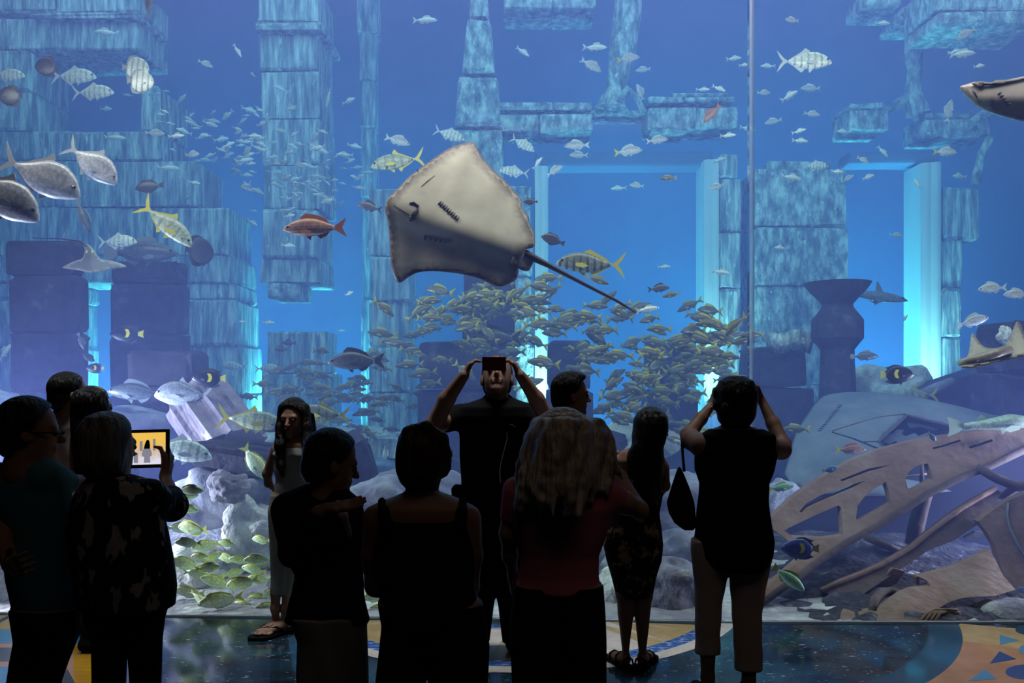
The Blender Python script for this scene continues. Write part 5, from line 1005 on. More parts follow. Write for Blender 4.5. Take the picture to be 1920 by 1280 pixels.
# ============================================================ people: smooth-blended volumes, one continuous skin
def surface_nets(d, org, h):
    nx, ny, nz = d.shape; s = d < 0
    c = np.zeros((nx - 1, ny - 1, nz - 1), np.int8)
    for i in (0, 1):
        for j in (0, 1):
            for k in (0, 1): c += s[i:nx - 1 + i, j:ny - 1 + j, k:nz - 1 + k]
    act = (c > 0) & (c < 8); ii, jj, kk = np.nonzero(act); n = len(ii)
    idx = np.full(act.shape, -1, np.int64); idx[ii, jj, kk] = np.arange(n)
    acc = np.zeros((n, 3)); cnt = np.zeros(n)
    cr = [(i, j, k) for i in (0, 1) for j in (0, 1) for k in (0, 1)]
    for a in cr:
        for ax in range(3):
            if a[ax]: continue
            b_ = list(a); b_[ax] = 1
            da = d[ii + a[0], jj + a[1], kk + a[2]]; db = d[ii + b_[0], jj + b_[1], kk + b_[2]]
            m = (da < 0) != (db < 0); t = np.where(m, da / np.where(m, da - db, 1), 0)
            p = np.array(a, float)[None].repeat(n, 0); p[:, ax] += t
            acc += np.where(m[:, None], p, 0); cnt += m
    V = (acc / cnt[:, None] + np.stack([ii, jj, kk], 1)) * h + org
    Q = []
    for ax in range(3):
        sl0 = [slice(None)] * 3; sl1 = [slice(None)] * 3; sl0[ax] = slice(0, -1); sl1[ax] = slice(1, None)
        A = s[tuple(sl0)]; B = s[tuple(sl1)]; e = A != B
        u, v = [q for q in range(3) if q != ax]
        ee = np.argwhere(e); ee = ee[(ee[:, u] > 0) & (ee[:, v] > 0) & (ee[:, u] < d.shape[u] - 1) & (ee[:, v] < d.shape[v] - 1)]
        inn = A[ee[:, 0], ee[:, 1], ee[:, 2]]
        def cell(du, dv):
            q = ee.copy(); q[:, u] -= du; q[:, v] -= dv; return idx[q[:, 0], q[:, 1], q[:, 2]]
        q = np.stack([cell(1, 1), cell(0, 1), cell(0, 0), cell(1, 0)], 1)
        flip = inn if ax != 1 else ~inn
        q = np.where(flip[:, None], q, q[:, ::-1]); Q.append(q)
    return V, np.concatenate(Q)
class Blob:
    """list of volumes blended smoothly"""
    def __init__(s): s.p = []
    def add(s, f, lo, hi, k=0.02, op='u'): s.p.append((f, np.array(lo, float), np.array(hi, float), k, op)); return s
    def cap(s, a, b_, ra, rb=None, k=0.02, flat=1.0, op='u'):
        a = np.array(a, float); b_ = np.array(b_, float); rb = ra if rb is None else rb; e = b_ - a; L2 = max(e @ e, 1e-9); m = max(ra, rb)
        w = np.array([1, 1 / flat, 1]); ew = e * w; L2w = max(ew @ ew, 1e-9)
        def f(X, Y, Z):
            x, y, z = X - a[0], (Y - a[1]) * w[1], Z - a[2]
            t = np.clip((x * ew[0] + y * ew[1] + z * ew[2]) / L2w, 0, 1)
            return np.sqrt((x - t * ew[0]) ** 2 + (y - t * ew[1]) ** 2 + (z - t * ew[2]) ** 2) - (ra + (rb - ra) * t)
        return s.add(f, np.minimum(a, b_) - m, np.maximum(a, b_) + m, k, op)
    def ell(s, c, r, M=None, k=0.02, op='u', plane=None):
        c = np.array(c, float); r = np.array(r, float); M = np.eye(3) if M is None else np.array(M)
        def f(X, Y, Z):
            x, y, z = X - c[0], Y - c[1], Z - c[2]
            q = [M[i][0] * x + M[i][1] * y + M[i][2] * z for i in range(3)]
            k0 = np.sqrt(sum((q[i] / r[i]) ** 2 for i in range(3))); k1 = np.sqrt(sum((q[i] / r[i] ** 2) ** 2 for i in range(3))) + 1e-9
            dd = k0 * (k0 - 1) / k1
            if plane is not None:
                n, o = plane; dd = np.maximum(dd, sum(n[i] * (q[i] - o[i]) for i in range(3)))
            return dd
        m = r.max(); return s.add(f, c - m, c + m, k, op)
    def mesh(s, name, h):
        U = [q for q in s.p if q[4] == 'u']
        lo = np.min([q[1] for q in U], 0) - 3 * h; hi = np.max([q[2] for q in U], 0) + 3 * h
        n = np.ceil((hi - lo) / h).astype(int) + 1; ax = [lo[i] + h * np.arange(n[i]) for i in range(3)]
        d = np.full(n, 0.08, np.float32)
        for f, a, b_, k, op in s.p:
            pad = max(0.045, k)
            i0 = np.clip(((a - pad - lo) / h).astype(int), 0, n - 1); i1 = np.clip(((b_ + pad - lo) / h).astype(int) + 2, 1, n)
            sl = tuple(slice(i0[q], i1[q]) for q in range(3))
            X, Y, Z = np.meshgrid(ax[0][sl[0]], ax[1][sl[1]], ax[2][sl[2]], indexing='ij', sparse=True)
            v = f(X, Y, Z); c = d[sl]
            if op == 'u':
                hh = np.maximum(k - np.abs(c - v), 0) / k; d[sl] = np.minimum(c, v) - hh * hh * k * 0.25
            elif op == 's': d[sl] = np.maximum(c, -v)
            else: d[sl] = np.maximum(c, v)
        V, Q = surface_nets(d, lo, h)
        me = bpy.data.meshes.new(name); me.vertices.add(len(V)); me.vertices.foreach_set('co', V.astype(np.float32).ravel())
        me.loops.add(Q.size); me.loops.foreach_set('vertex_index', Q.ravel().astype(np.int32))
        me.polygons.add(len(Q)); me.polygons.foreach_set('loop_start', np.arange(0, Q.size, 4, dtype=np.int32)); me.polygons.foreach_set('loop_total', np.full(len(Q), 4, np.int32))
        me.update(calc_edges=True); me.validate(); return me
class Fig:
    def __init__(s, Y): s.Y = Y; s.k = K(Y); s.floor = HY + CH * s.k
    def J(s, px, py, dy=0.0): return np.array(P(px, py, s.Y + dy))
    def rows(s, B, rows, depth=0.62, dy=0.0, shrink=0.0, k=0.03, p=2.3, op='u', lean=0.0, wav=None):
        """traced profile: (row, left, right[, half depth m]) in pixels"""
        rows = sorted(rows, key=lambda q: -q[0]); kk = s.k
        z = np.array([CH - (q[0] - HY) / kk for q in rows]); l = np.array([(q[1] + shrink - 960) / kk for q in rows]); r = np.array([(q[2] - shrink - 960) / kk for q in rows])
        a = np.maximum((r - l) / 2, 0.006); c = (l + r) / 2; b_ = np.array([(q[3] - 2 * shrink / kk if len(q) > 3 else depth * ai) for q, ai in zip(rows, a)]); y0 = s.Y + dy
        def f(X, Y, Z):
            A = np.interp(Z, z, a); C = np.interp(Z, z, c); D = np.interp(Z, z, b_)
            yy = y0 + lean * (Z - z[0])
            x = np.abs((X - C) / A); y = np.abs((Y - yy) / D)
            kq = (x ** p + y ** p) ** (1 / p); m = np.minimum(A, D)
            dd = (kq - 1) * m
            if wav: dd = dd + wav[0] * np.sin(Z * wav[1] + X * wav[2] + 3 * np.sin(X * 9)) * np.clip(m / 0.05, 0, 1)
            return np.maximum(dd, np.maximum(Z - z[-1], z[0] - Z))
        D = b_.max() + abs(lean) * (z[-1] - z[0])
        return B.add(f, (l.min(), y0 - D, z[0]), (r.max(), y0 + D, z[-1]), k, op)
    def limb(s, B, pts, k=0.02, grow=0.0, flat=1.0):
        """(px, py, dy, radius px) chain"""
        for (x0, y0, d0, r0), (x1, y1, d1, r1) in zip(pts[:-1], pts[1:]):
            B.cap(s.J(x0, y0, d0), s.J(x1, y1, d1), (r0 + grow) / s.k, (r1 + grow) / s.k, k, flat)
    def frame(s, yaw, pitch=0.0, roll=0.0):
        """yaw 0 = looking away from the viewer, 90 = to the right, 180 = at the viewer"""
        y, p = rad(yaw), rad(pitch); f = np.array([math.sin(y) * math.cos(p), math.cos(y) * math.cos(p), math.sin(p)])
        r = np.array([math.cos(y), -math.sin(y), 0.0]); u = np.cross(r, f)
        q = rad(roll); r, u = r * math.cos(q) + u * math.sin(q), u * math.cos(q) - r * math.sin(q)
        return np.array([r, f, u])
    def head(s, B, px, py, hpx, yaw, pitch=0.0, dy=0.0, roll=0.0):
        """returns the placing function; hpx = crown to chin in pixels"""
        H = hpx / s.k; M = s.frame(yaw, pitch, roll); c = s.J(px, py, dy)
        at = lambda x, y, z: c + H * (x * M[0] + y * M[1] + z * M[2])
        B.ell(at(0, -0.05, 0.13), np.array([.315, .40, .37]) * H, M); B.ell(at(0, 0.10, -0.13), np.array([.265, .29, .35]) * H, M, k=0.03)
        B.cap(at(-.13, .08, -.30), at(0, .30, -.40), .11 * H, .085 * H); B.cap(at(.13, .08, -.30), at(0, .30, -.40), .11 * H, .085 * H)
        B.cap(at(-.15, .33, .07), at(.15, .33, .07), .05 * H, k=0.015)
        for e in (-1, 1):
            B.ell(at(.135 * e, .42, -.01), np.array([.075, .07, .05]) * H, M, op='s')
            B.ell(at(.325 * e, -.02, -.06), np.array([.03, .085, .125]) * H, s_rot(M, 18 * e), k=0.008)
        B.cap(at(0, .37, .03), at(0, .475, -.125), .028 * H, .045 * H, k=0.008); B.cap(at(-.035, .43, -.14), at(.035, .43, -.14), .03 * H, k=0.006)
        B.cap(at(-.085, .365, -.225), at(.085, .365, -.225), .03 * H, k=0.006); B.cap(at(-.07, .36, -.275), at(.07, .36, -.275), .033 * H, k=0.006)
        return at, H, M
    def hair_cap(s, B, at, H, M, grow=0.04, line=0.16, low=-0.25):
        """short hair: shell over the skull, open over the face"""
        n = np.array([0, 0.86, -0.5]); n /= np.linalg.norm(n)
        B.ell(at(0, -0.05, 0.13), (np.array([.315, .40, .37]) + grow) * H, M, plane=(n, np.array([0, line, 0.0]) * H), k=0.01)
        n2 = np.array([0, 0.75, -0.66])
        B.ell(at(0, -.12, -.12), (np.array([.30, .31, .30]) + grow * 0.8) * H, M, plane=(n2, np.array([0, 0.02, -0.06]) * H), k=0.015)
    def hand(s, B, w_, d, n, thumb, curl=(0.5, 0.6), L=0.085, spread=0.08, rr=0.0085):
        """w_ wrist, d along the hand, n out of the palm, thumb = +1/-1 side (d x n)"""
        d = np.array(d, float); d /= np.linalg.norm(d); n = np.array(n, float); n -= d * (n @ d); n /= np.linalg.norm(n); sd = np.cross(d, n) * thumb
        w_ = np.array(w_, float)
        for q in (-1.5, -0.5, 0.5, 1.5):
            B.cap(w_, w_ + d * L + sd * q * 0.019, 0.017, 0.0125, k=0.012)
        for i, q in enumerate((1.5, 0.5, -0.5, -1.5)):
            ln = (0.072, 0.08, 0.075, 0.058)[i]; a0 = w_ + d * L + sd * q * 0.0195
            dd = d + sd * spread * q
            c1, c2 = curl; v1 = dd * math.cos(c1) + n * math.sin(c1); v2 = dd * math.cos(c1 + c2) + n * math.sin(c1 + c2)
            a1 = a0 + v1 * ln * 0.55; a2 = a1 + v2 * ln * 0.5
            B.cap(a0 - d * 0.01, a1, rr + 0.0012, rr, k=0.005); B.cap(a1, a2, rr, rr - 0.0015, k=0.004)
        t0 = w_ + d * 0.025 + sd * 0.022; t1 = t0 + (sd * 0.75 + d * 0.6 + n * 0.25) * 0.045; t2 = t1 + (sd * 0.25 + d * 0.9 + n * 0.3) * 0.035
        B.cap(t0, t1, 0.014, 0.011, k=0.01); B.cap(t1, t2, 0.0105, 0.0085, k=0.004)
def s_rot(M, deg):
    a = rad(deg); c, q = math.cos(a), math.sin(a); return np.array([c * M[0] + q * M[1], -q * M[0] + c * M[1], M[2]])
m_skin = mat('skin', (0.36, 0.20, 0.14), 0.55, 0.35); m_skin_dark = mat('skin_tanned', (0.22, 0.115, 0.075), 0.55, 0.35)
m_black = mat('black_cloth', (0.006, 0.006, 0.007), 0.9, 0.1); m_navy = mat('navy_cloth', (0.008, 0.009, 0.016), 0.85, 0.15)
m_eye = mat('eye', (0.05, 0.04, 0.035), 0.15, 0.6)
def hairmat(name, c0, c1, rough=0.45):
    return noisy(name, [(0.35, c0), (0.65, c1)], 30, detail=3, stretch=(1, 1, 0.06), rough=rough, bump=0.7, bscale=60, spec=0.4)
m_hair_black = hairmat('black_hair', (0.004, 0.004, 0.005), (0.012, 0.010, 0.010)); m_hair_brown = hairmat('brown_hair', (0.018, 0.010, 0.007), (0.05, 0.03, 0.02))
m_hair_blonde = hairmat('blonde_hair', (0.30, 0.24, 0.19), (0.62, 0.54, 0.46)); m_hair_grey = hairmat('grey_hair', (0.06, 0.055, 0.05), (0.20, 0.19, 0.18))
def eyes(fg, at, H, root, y=.352):
    for e in (-1, 1):
        bm = bmesh.new(); bmesh.ops.create_uvsphere(bm, u_segments=10, v_segments=8, radius=.048 * H); link('eye', bm_mesh('eye', bm), m_eye, root, loc=Vector(at(.135 * e, y, -.01)) - root.location, smooth=True)
def put(root, name, B, m, h=0.008, label=None):
    me = B.mesh(name, h); me.transform(Matrix.Translation(-root.location)); o = link(name, me, m, root, smooth=True)
    if label: o['label'] = label
    return o
def fold(px): return (0.0016, 23, 31)
def shoe(fg, B, px, py, dx, dy_, L=0.25, w=0.045, dy=0.0, k=0.02):
    """px, py = ankle pixel; (dx, dy_) = heading on the floor"""
    a = fg.J(px, py, dy); v = np.array([dx, dy_, 0.0]); v /= np.linalg.norm(v); z = 0.0
    h0 = np.array([a[0], a[1], 0.045]) - v * 0.05; t0 = np.array([a[0], a[1], 0.032]) + v * (L - 0.09)
    B.cap(h0, t0, 0.042, 0.036, k=k); B.cap(a, h0 + v * 0.03, 0.04, 0.042, k=k)
    B.add(lambda X, Y, Z: 0.004 - Z + 0 * X + 0 * Y, h0 - 0.3, h0 + 0.3, 0.01, 'i')

# ---- 1. man in a teal tee, far left in front
f = Fig(3.05); root = empty('person', (f.J(70, 0)[0], f.Y, 0), 'person in a dark teal tee and glasses at far left, one arm out', 'person')
fl_ = f.floor
T1 = [(862, 18, 78), (874, -8, 105), (900, -14, 128), (950, -12, 134), (1000, 0, 138), (1040, 10, 140), (1090, 14, 146), (1140, 24, 150), (1160, 26, 148)]
L1 = [(1140, 22, 150), (1200, 30, 142), (1240, 22, 126), (1280, 16, 112), (1330, 14, 108), (1400, 18, 104), (fl_ - 30, 24, 98)]
B = Blob(); at, H, M = f.head(B, 55, 808, 122, 62, -4); f.rows(B, T1, shrink=6, depth=0.5); f.rows(B, L1, shrink=8, depth=0.6)
B.cap(f.J(50, 850), f.J(46, 885), 34 / f.k, 40 / f.k)
ARM = [(88, 890, -0.02, 24), (128, 904, 0.2, 17), (178, 903, 0.36, 13)]
f.limb(B, ARM); f.limb(B, [(0, 900, 0, 24), (-8, 980, -0.02, 19), (20, 1060, -0.2, 14)]); f.hand(B, f.J(178, 903, .36), (1, 0.2, 0), (0, -1, 0.2), 1)
f.hand(B, f.J(20, 1060, -.2), (0.5, -0.6, 0.1), (0.6, 0.4, 0.3), 1)
put(root, 'body', B, m_skin_dark); eyes(f, at, H, root)
B = Blob(); f.rows(B, T1, depth=0.52, wav=fold(0)); f.limb(B, [(88, 890, -0.02, 30), (122, 904, 0.08, 24)], k=0.03); f.limb(B, [(2, 900, 0, 30), (-6, 960, -0.01, 25)], k=0.03)
put(root, 'tee', B, mat('teal_tee', (0.05, 0.16, 0.20), 0.85, 0.15), label='dark teal short sleeved tee')
B = Blob(); f.rows(B, L1, depth=0.66); put(root, 'trousers', B, m_black); B = Blob(); f.hair_cap(B, at, H, M, 0.05); put(root, 'hair', B, m_hair_black, 0.007)
B = Blob(); shoe(f, B, 45, fl_ - 40, 0.6, 0.8); shoe(f, B, 82, fl_ - 40, 0.8, 0.6); put(root, 'shoes', B, m_black)
me = tube('glasses', [at(.33, -.05, .0), at(.30, .30, .0), at(.16, .46, -.01), at(0, .47, .0), at(-.16, .46, -.01), at(-.30, .30, 0), at(-.33, -.05, 0)], 0.0035, 6); me.transform(Matrix.Translation(-root.location)); link('glasses', me, m_black, root)

# ---- 2. man in a pale tee behind
f = Fig(5.3); root = empty('person', (f.J(120, 0)[0], f.Y, 0), 'person with cropped hair and pale pink tee, behind the one in teal', 'person'); fl_ = f.floor
T = [(768, 104, 140), (776, 92, 152), (800, 82, 164), (850, 84, 164), (900, 88, 160), (960, 88, 160)]; Lg = [(950, 86, 160), (1050, 92, 154), (1120, 98, 150), (fl_ - 20, 102, 146)]
B = Blob(); at, H, M = f.head(B, 129, 738, 80, 42, -2); f.rows(B, T, shrink=4, depth=0.55); f.rows(B, Lg, shrink=4, depth=0.6); B.cap(f.J(122, 765), f.J(120, 785), 17 / f.k, 20 / f.k)
for e in (-1, 1):
    f.limb(B, [(122 + 36 * e, 800, 0, 12), (122 + 44 * e, 860, 0, 10), (122 + 36 * e, 910, 0.12, 8)]); f.hand(B, f.J(122 + 36 * e, 910, .12), (0, 0.4, -1), (-e, 0.3, 0), e)
put(root, 'body', B, m_skin, 0.009); eyes(f, at, H, root)
B = Blob(); f.rows(B, T, depth=0.6, wav=fold(0)); f.limb(B, [(158, 800, 0, 15), (166, 840, 0, 13)], k=0.03); f.limb(B, [(86, 800, 0, 15), (79, 840, 0, 13)], k=0.03)
put(root, 'tee', B, mat('pale_tee', (0.62, 0.50, 0.47), 0.85, 0.15), 0.009, 'pale pink tee')
B = Blob(); f.rows(B, Lg, depth=0.66); put(root, 'trousers', B, m_black, 0.01); B = Blob(); f.hair_cap(B, at, H, M, 0.03); put(root, 'hair', B, m_hair_black, 0.008)
B = Blob(); shoe(f, B, 112, fl_ - 26, 0.2, 1); shoe(f, B, 136, fl_ - 26, 0.4, 1); put(root, 'shoes', B, m_black, 0.01)

# ---- 3. dark haired woman beside him
f = Fig(5.05); root = empty('person', (f.J(178, 0)[0], f.Y, 0), 'person with dark hair and a brown hair band, beside the pale pink tee', 'person'); fl_ = f.floor
T = [(800, 160, 192), (812, 142, 212), (850, 138, 216), (900, 144, 210), (960, 142, 212), (1040, 138, 216)]; Lg = [(1030, 142, 212), (1100, 150, 206), (fl_ - 20, 156, 200)]
B = Blob(); at, H, M = f.head(B, 175, 765, 78, 30, 0); f.rows(B, T, shrink=4, depth=0.5); f.rows(B, Lg, shrink=5, depth=0.6); B.cap(f.J(175, 790), f.J(176, 815), 14 / f.k, 17 / f.k)
for e in (-1, 1):
    f.limb(B, [(177 + 34 * e, 822, 0, 11), (177 + 38 * e, 885, 0.02, 9), (177 + 22 * e, 920, 0.2, 7)]); f.hand(B, f.J(177 + 22 * e, 920, .2), (-e, 0.6, 0), (0, 0.3, 1), e)
put(root, 'body', B, m_skin, 0.009); eyes(f, at, H, root)
B = Blob(); f.rows(B, T, depth=0.56); put(root, 'dress', B, m_black, 0.009); B = Blob(); f.rows(B, Lg, depth=0.64); put(root, 'trousers', B, m_black, 0.01)
B = Blob(); f.hair_cap(B, at, H, M, 0.05, 0.1); f.rows(B, [(735, 148, 200), (760, 140, 208), (790, 138, 209), (830, 140, 210), (860, 146, 204)], depth=0.55, dy=-0.03); put(root, 'hair', B, m_hair_black, 0.008)
me = tube('hair_band', [P(175 + 28 * math.cos(t), 756 - 30 * math.sin(t), f.Y - 0.02) for t in [0.3 + 2.5 * i / 10 for i in range(11)]], 0.012, 6); me.transform(Matrix.Translation(-root.location)); link('hair_band', me, mat('brown_band', (0.12, 0.05, 0.03), 0.5), root)
B = Blob(); shoe(f, B, 164, fl_ - 28, -0.2, 1); shoe(f, B, 190, fl_ - 28, 0.3, 1); put(root, 'shoes', B, m_black, 0.01)

# ---- 4. woman holding a tablet
f = Fig(2.95); root = empty('person', (f.J(225, 0)[0], f.Y, 0), 'person with a grey bob and patterned blouse holding up a tablet', 'person'); fl_ = f.floor
T = [(888, 172, 240), (903, 160, 292), (930, 146, 306), (960, 134, 304), (1000, 130, 314), (1050, 136, 322), (1100, 142, 327), (1135, 150, 326), (1143, 165, 312)]
LL = [(1120, 150, 240), (1160, 165, 240), (1200, 175, 236), (1280, 176, 233), (1400, 182, 226), (fl_ - 25, 188, 222)]; LR = [(1120, 230, 318), (1160, 236, 306), (1200, 242, 302), (1280, 246, 300), (1400, 250, 294), (fl_ - 25, 254, 288)]
B = Blob(); at, H, M = f.head(B, 203, 838, 122, 22, -2); f.rows(B, T, shrink=7, depth=0.5); f.rows(B, LL, shrink=6, depth=0.9); f.rows(B, LR, shrink=6, depth=0.9)
B.cap(f.J(205, 870), f.J(208, 905), 26 / f.k, 30 / f.k)
f.limb(B, [(285, 930, 0, 24), (325, 948, 0.14, 20), (314, 912, 0.27, 13), (310, 893, 0.32, 11)]); f.hand(B, f.J(310, 893, .32), (0.02, 0.25, 1), (-1, 0.1, 0), -1, (0.55, 0.8), rr=0.009)
f.limb(B, [(168, 935, 0, 22), (150, 975, 0.12, 18), (215, 905, 0.30, 13)]); f.hand(B, f.J(215, 905, .30), (0.2, 0.2, 1), (1, 0.1, 0), 1, (0.5, 0.8))
put(root, 'body', B, m_skin, 0.007); eyes(f, at, H, root)
m_blouse = noisy('patterned_blouse', [(0.56, (0.006, 0.006, 0.008)), (0.60, (0.28, 0.26, 0.27))], 11, detail=2, stretch=(1.6, 1.6, 0.8), rough=0.8, bump=0)
B = Blob(); f.rows(B, T, depth=0.58, wav=fold(0)); f.limb(B, [(282, 930, 0, 30), (322, 948, 0.14, 28), (322, 930, 0.2, 22)], k=0.03); f.limb(B, [(170, 936, 0, 26), (152, 974, 0.12, 24)], k=0.03)
put(root, 'blouse', B, m_blouse, 0.008, 'dark blouse with pale leaf-like marks')
B = Blob(); f.rows(B, LL, depth=0.98); f.rows(B, LR, depth=0.98); put(root, 'trousers', B, m_black, 0.01)
B = Blob(); f.hair_cap(B, at, H, M, 0.055, 0.10); f.rows(B, [(785, 172, 230), (800, 164, 238), (830, 158, 242), (860, 160, 243), (885, 166, 238), (898, 180, 225)], depth=0.85, dy=-0.02, wav=(0.003, 20, 90)); put(root, 'hair', B, m_hair_grey, 0.007)
B = Blob(); shoe(f, B, 205, fl_ - 45, 0, 1); shoe(f, B, 271, fl_ - 45, 0.2, 1); put(root, 'shoes', B, m_black, 0.01)
# the tablet
Yt = 3.27; a = P(239, 877, Yt); b_ = P(317, 805, Yt); tc_ = (a + b_) / 2; tw, thh = b_.x - a.x, b_.z - a.z
tab = empty('tablet', tc_, 'tablet with a lit screen showing a standing figure, held by the grey-haired person', 'tablet', rot=(rad(-4), rad(-1.5), 0))
tw2 = tw + 0.10; link('case', bm_mesh('case', box_bm((-0.05, 0.006, 0), (tw2, 0.010, thh), 0.004, 0, None, 2)), mat('tablet_case', (0.012, 0.010, 0.010), 0.4, 0.4), tab)
m_screen = bpy.data.materials.new('lit_screen'); m_screen.use_nodes = True; N, L = nt(m_screen); N.remove(N['Principled BSDF']); em = N.new('ShaderNodeEmission'); tcn = N.new('ShaderNodeTexCoord'); sp = N.new('ShaderNodeSeparateXYZ')
L.new(tcn.outputs['Generated'], sp.inputs[0]); nz_ = N.new('ShaderNodeTexNoise'); nz_.inputs['Scale'].default_value = 7; L.new(tcn.outputs['Generated'], nz_.inputs[0]); ma = N.new('ShaderNodeMath'); ma.operation = 'MULTIPLY_ADD'; ma.inputs[1].default_value = 0.5; L.new(nz_.outputs[0], ma.inputs[0]); L.new(sp.outputs['Z'], ma.inputs[2])
rp = ramp(N, [(0.3, (0.75, 0.72, 0.85)), (0.6, (0.62, 0.50, 0.42)), (0.85, (0.80, 0.50, 0.12)), (1.0, (0.85, 0.52, 0.09))]); L.new(ma.outputs[0], rp.inputs[0]); L.new(rp.outputs[0], em.inputs[0]); em.inputs[1].default_value = 1.0; L.new(em.outputs[0], N['Material Output'].inputs[0])
sw, sh = tw - 0.026, thh - 0.028
link('screen', bm_mesh('screen', box_bm((-0.002, -0.0005, 0.001), (sw, 0.003, sh))), m_screen, tab)
m_sil = bpy.data.materials.new('screen_dark'); m_sil.use_nodes = True; m_sil.node_tree.nodes['Principled BSDF'].inputs['Base Color'].default_value = (0.02, 0.02, 0.03, 1)
m_sil2 = bpy.data.materials.new('screen_grey'); m_sil2.use_nodes = True; q_ = m_sil2.node_tree.nodes['Principled BSDF']; q_.inputs['Base Color'].default_value = (0.0, 0.0, 0.0, 1); q_.inputs['Emission Color'].default_value = (0.22, 0.22, 0.28, 1); q_.inputs['Emission Strength'].default_value = 1.0
def flatshape(nm, pts, m, y, par): 
    V = [(x * tw, y, z * thh) for x, z in pts]; me = mesh(nm, V, [tuple(range(len(pts)))]); o = link(nm, me, m, par); return o
scr = [c for c in tab.children if c.name.startswith('screen')][0]
flatshape('shown_hair', [(-0.10, 0.0), (-0.08, 0.1), (-0.055, 0.18), (-0.03, 0.225), (0.0, 0.235), (0.025, 0.22), (0.04, 0.17), (0.05, 0.08), (0.05, 0.0)], m_sil, -0.0030, scr)
flatshape('shown_figure', [(-0.10, -0.36), (-0.09, -0.2), (-0.14, -0.2), (-0.15, -0.12), (-0.11, 0.0), (0.06, 0.0), (0.095, -0.12), (0.085, -0.2), (0.05, -0.2), (0.06, -0.36)], m_sil2, -0.0026, scr)
for x0, x1, z0, z1 in ((-0.2, -0.13, -0.05, 0.2), (0.12, 0.18, -0.05, 0.25), (-0.34, -0.24, -0.36, -0.1)): flatshape('shown_pillar', [(x0, z0), (x1, z0), (x1, z1), (x0, z1)], m_sil2, -0.0024, scr)

# ---- 5. girl facing the viewer, near the glass
f = Fig(5.38); root = empty('person', (f.J(540, 0)[0], f.Y, 0), 'long-haired person facing the viewer in pale tank top, cropped trousers and flip-flops', 'person'); fl_ = f.floor
T = [(820, 536, 566), (832, 520, 590), (850, 512, 594), (880, 514, 584), (905, 517, 577), (928, 512, 580), (940, 509, 584)]
LL = [(925, 508, 548), (960, 503, 545), (1000, 505, 537), (1050, 507, 532), (1080, 508, 529), (1113, 507, 528)]; LR = [(925, 540, 586), (960, 542, 590), (1000, 535, 580), (1050, 531, 566), (1113, 529, 556)]
B = Blob(); at, H, M = f.head(B, 550, 784, 72, 186, -4); f.rows(B, T, shrink=2, depth=0.55); f.rows(B, LL, shrink=2, depth=0.9); f.rows(B, LR, shrink=2, depth=0.9); B.cap(f.J(551, 812), f.J(551, 832), 11 / f.k, 13 / f.k)
f.limb(B, [(518, 842, 0, 10), (501, 888, 0.04, 8.5), (503, 906, 0.10, 7), (516, 916, 0.17, 6)]); f.hand(B, f.J(516, 916, .17), (1, 0.3, -0.2), (0, 1, 0), 1)
f.limb(B, [(588, 846, 0, 10), (602, 888, 0.04, 8.5), (592, 906, 0.10, 7), (580, 914, 0.17, 6)]); f.hand(B, f.J(580, 914, .17), (-1, 0.3, -0.2), (0, 1, 0), -1)
f.limb(B, [(517, 1105, 0, 9.5), (516, 1140, 0, 8), (517, 1168, 0, 6)]); f.limb(B, [(541, 1105, 0, 10), (536, 1140, 0, 8.5), (533, 1168, 0, 6)])
for px, py in ((517, 1172), (533, 1172)):
    a_ = f.J(px, py); v = np.array([-0.62, -0.78, 0]); B.cap((a_[0], a_[1], .06), np.array([a_[0], a_[1], .04]) + v * .13, .03, .022); 
    for i in range(5):
        sdv = np.array([0.78, -0.62, 0]) * (i - 2) * .014; B.cap(np.array([a_[0], a_[1], .036]) + v * .12 + sdv, np.array([a_[0], a_[1], .033]) + v * (.165 - abs(i - 1.5) * .008) + sdv, .009, .0075, k=.005)
put(root, 'body', B, m_skin, 0.006); eyes(f, at, H, root)
m_tank = mat('pale_tank_top', (0.42, 0.42, 0.40), 0.8, 0.15); m_crop = mat('pale_trousers', (0.45, 0.45, 0.40), 0.8, 0.15)
B = Blob(); f.rows(B, [(838, 518, 588)] + T[2:], depth=0.6, wav=(0.002, 60, 25)); f.limb(B, [(527, 826, 0, 4), (524, 842, -.02, 6)]); f.limb(B, [(578, 826, 0, 4), (582, 842, -.02, 6)]); put(root, 'tank_top', B, m_tank, 0.008)
B = Blob(); f.rows(B, LL, depth=0.96); f.rows(B, LR, depth=0.96); put(root, 'trousers', B, m_crop, 0.008, 'pale cropped trousers')
B = Blob(); f.hair_cap(B, at, H, M, 0.06, 0.24)
f.limb(B, [(530, 764, -0.03, 8), (526, 800, -0.05, 9), (525, 835, -0.085, 10), (527, 872, -0.10, 8), (530, 892, -0.10, 4)]); f.limb(B, [(573, 764, -0.03, 8), (576, 800, -0.05, 9), (577, 835, -0.085, 10), (573, 872, -0.10, 8), (570, 890, -0.10, 4)])
f.rows(B, [(775, 526, 584), (800, 521, 588), (835, 512, 592), (858, 508, 592)], depth=0.3, dy=0.07)
put(root, 'hair', B, m_hair_black, 0.007)
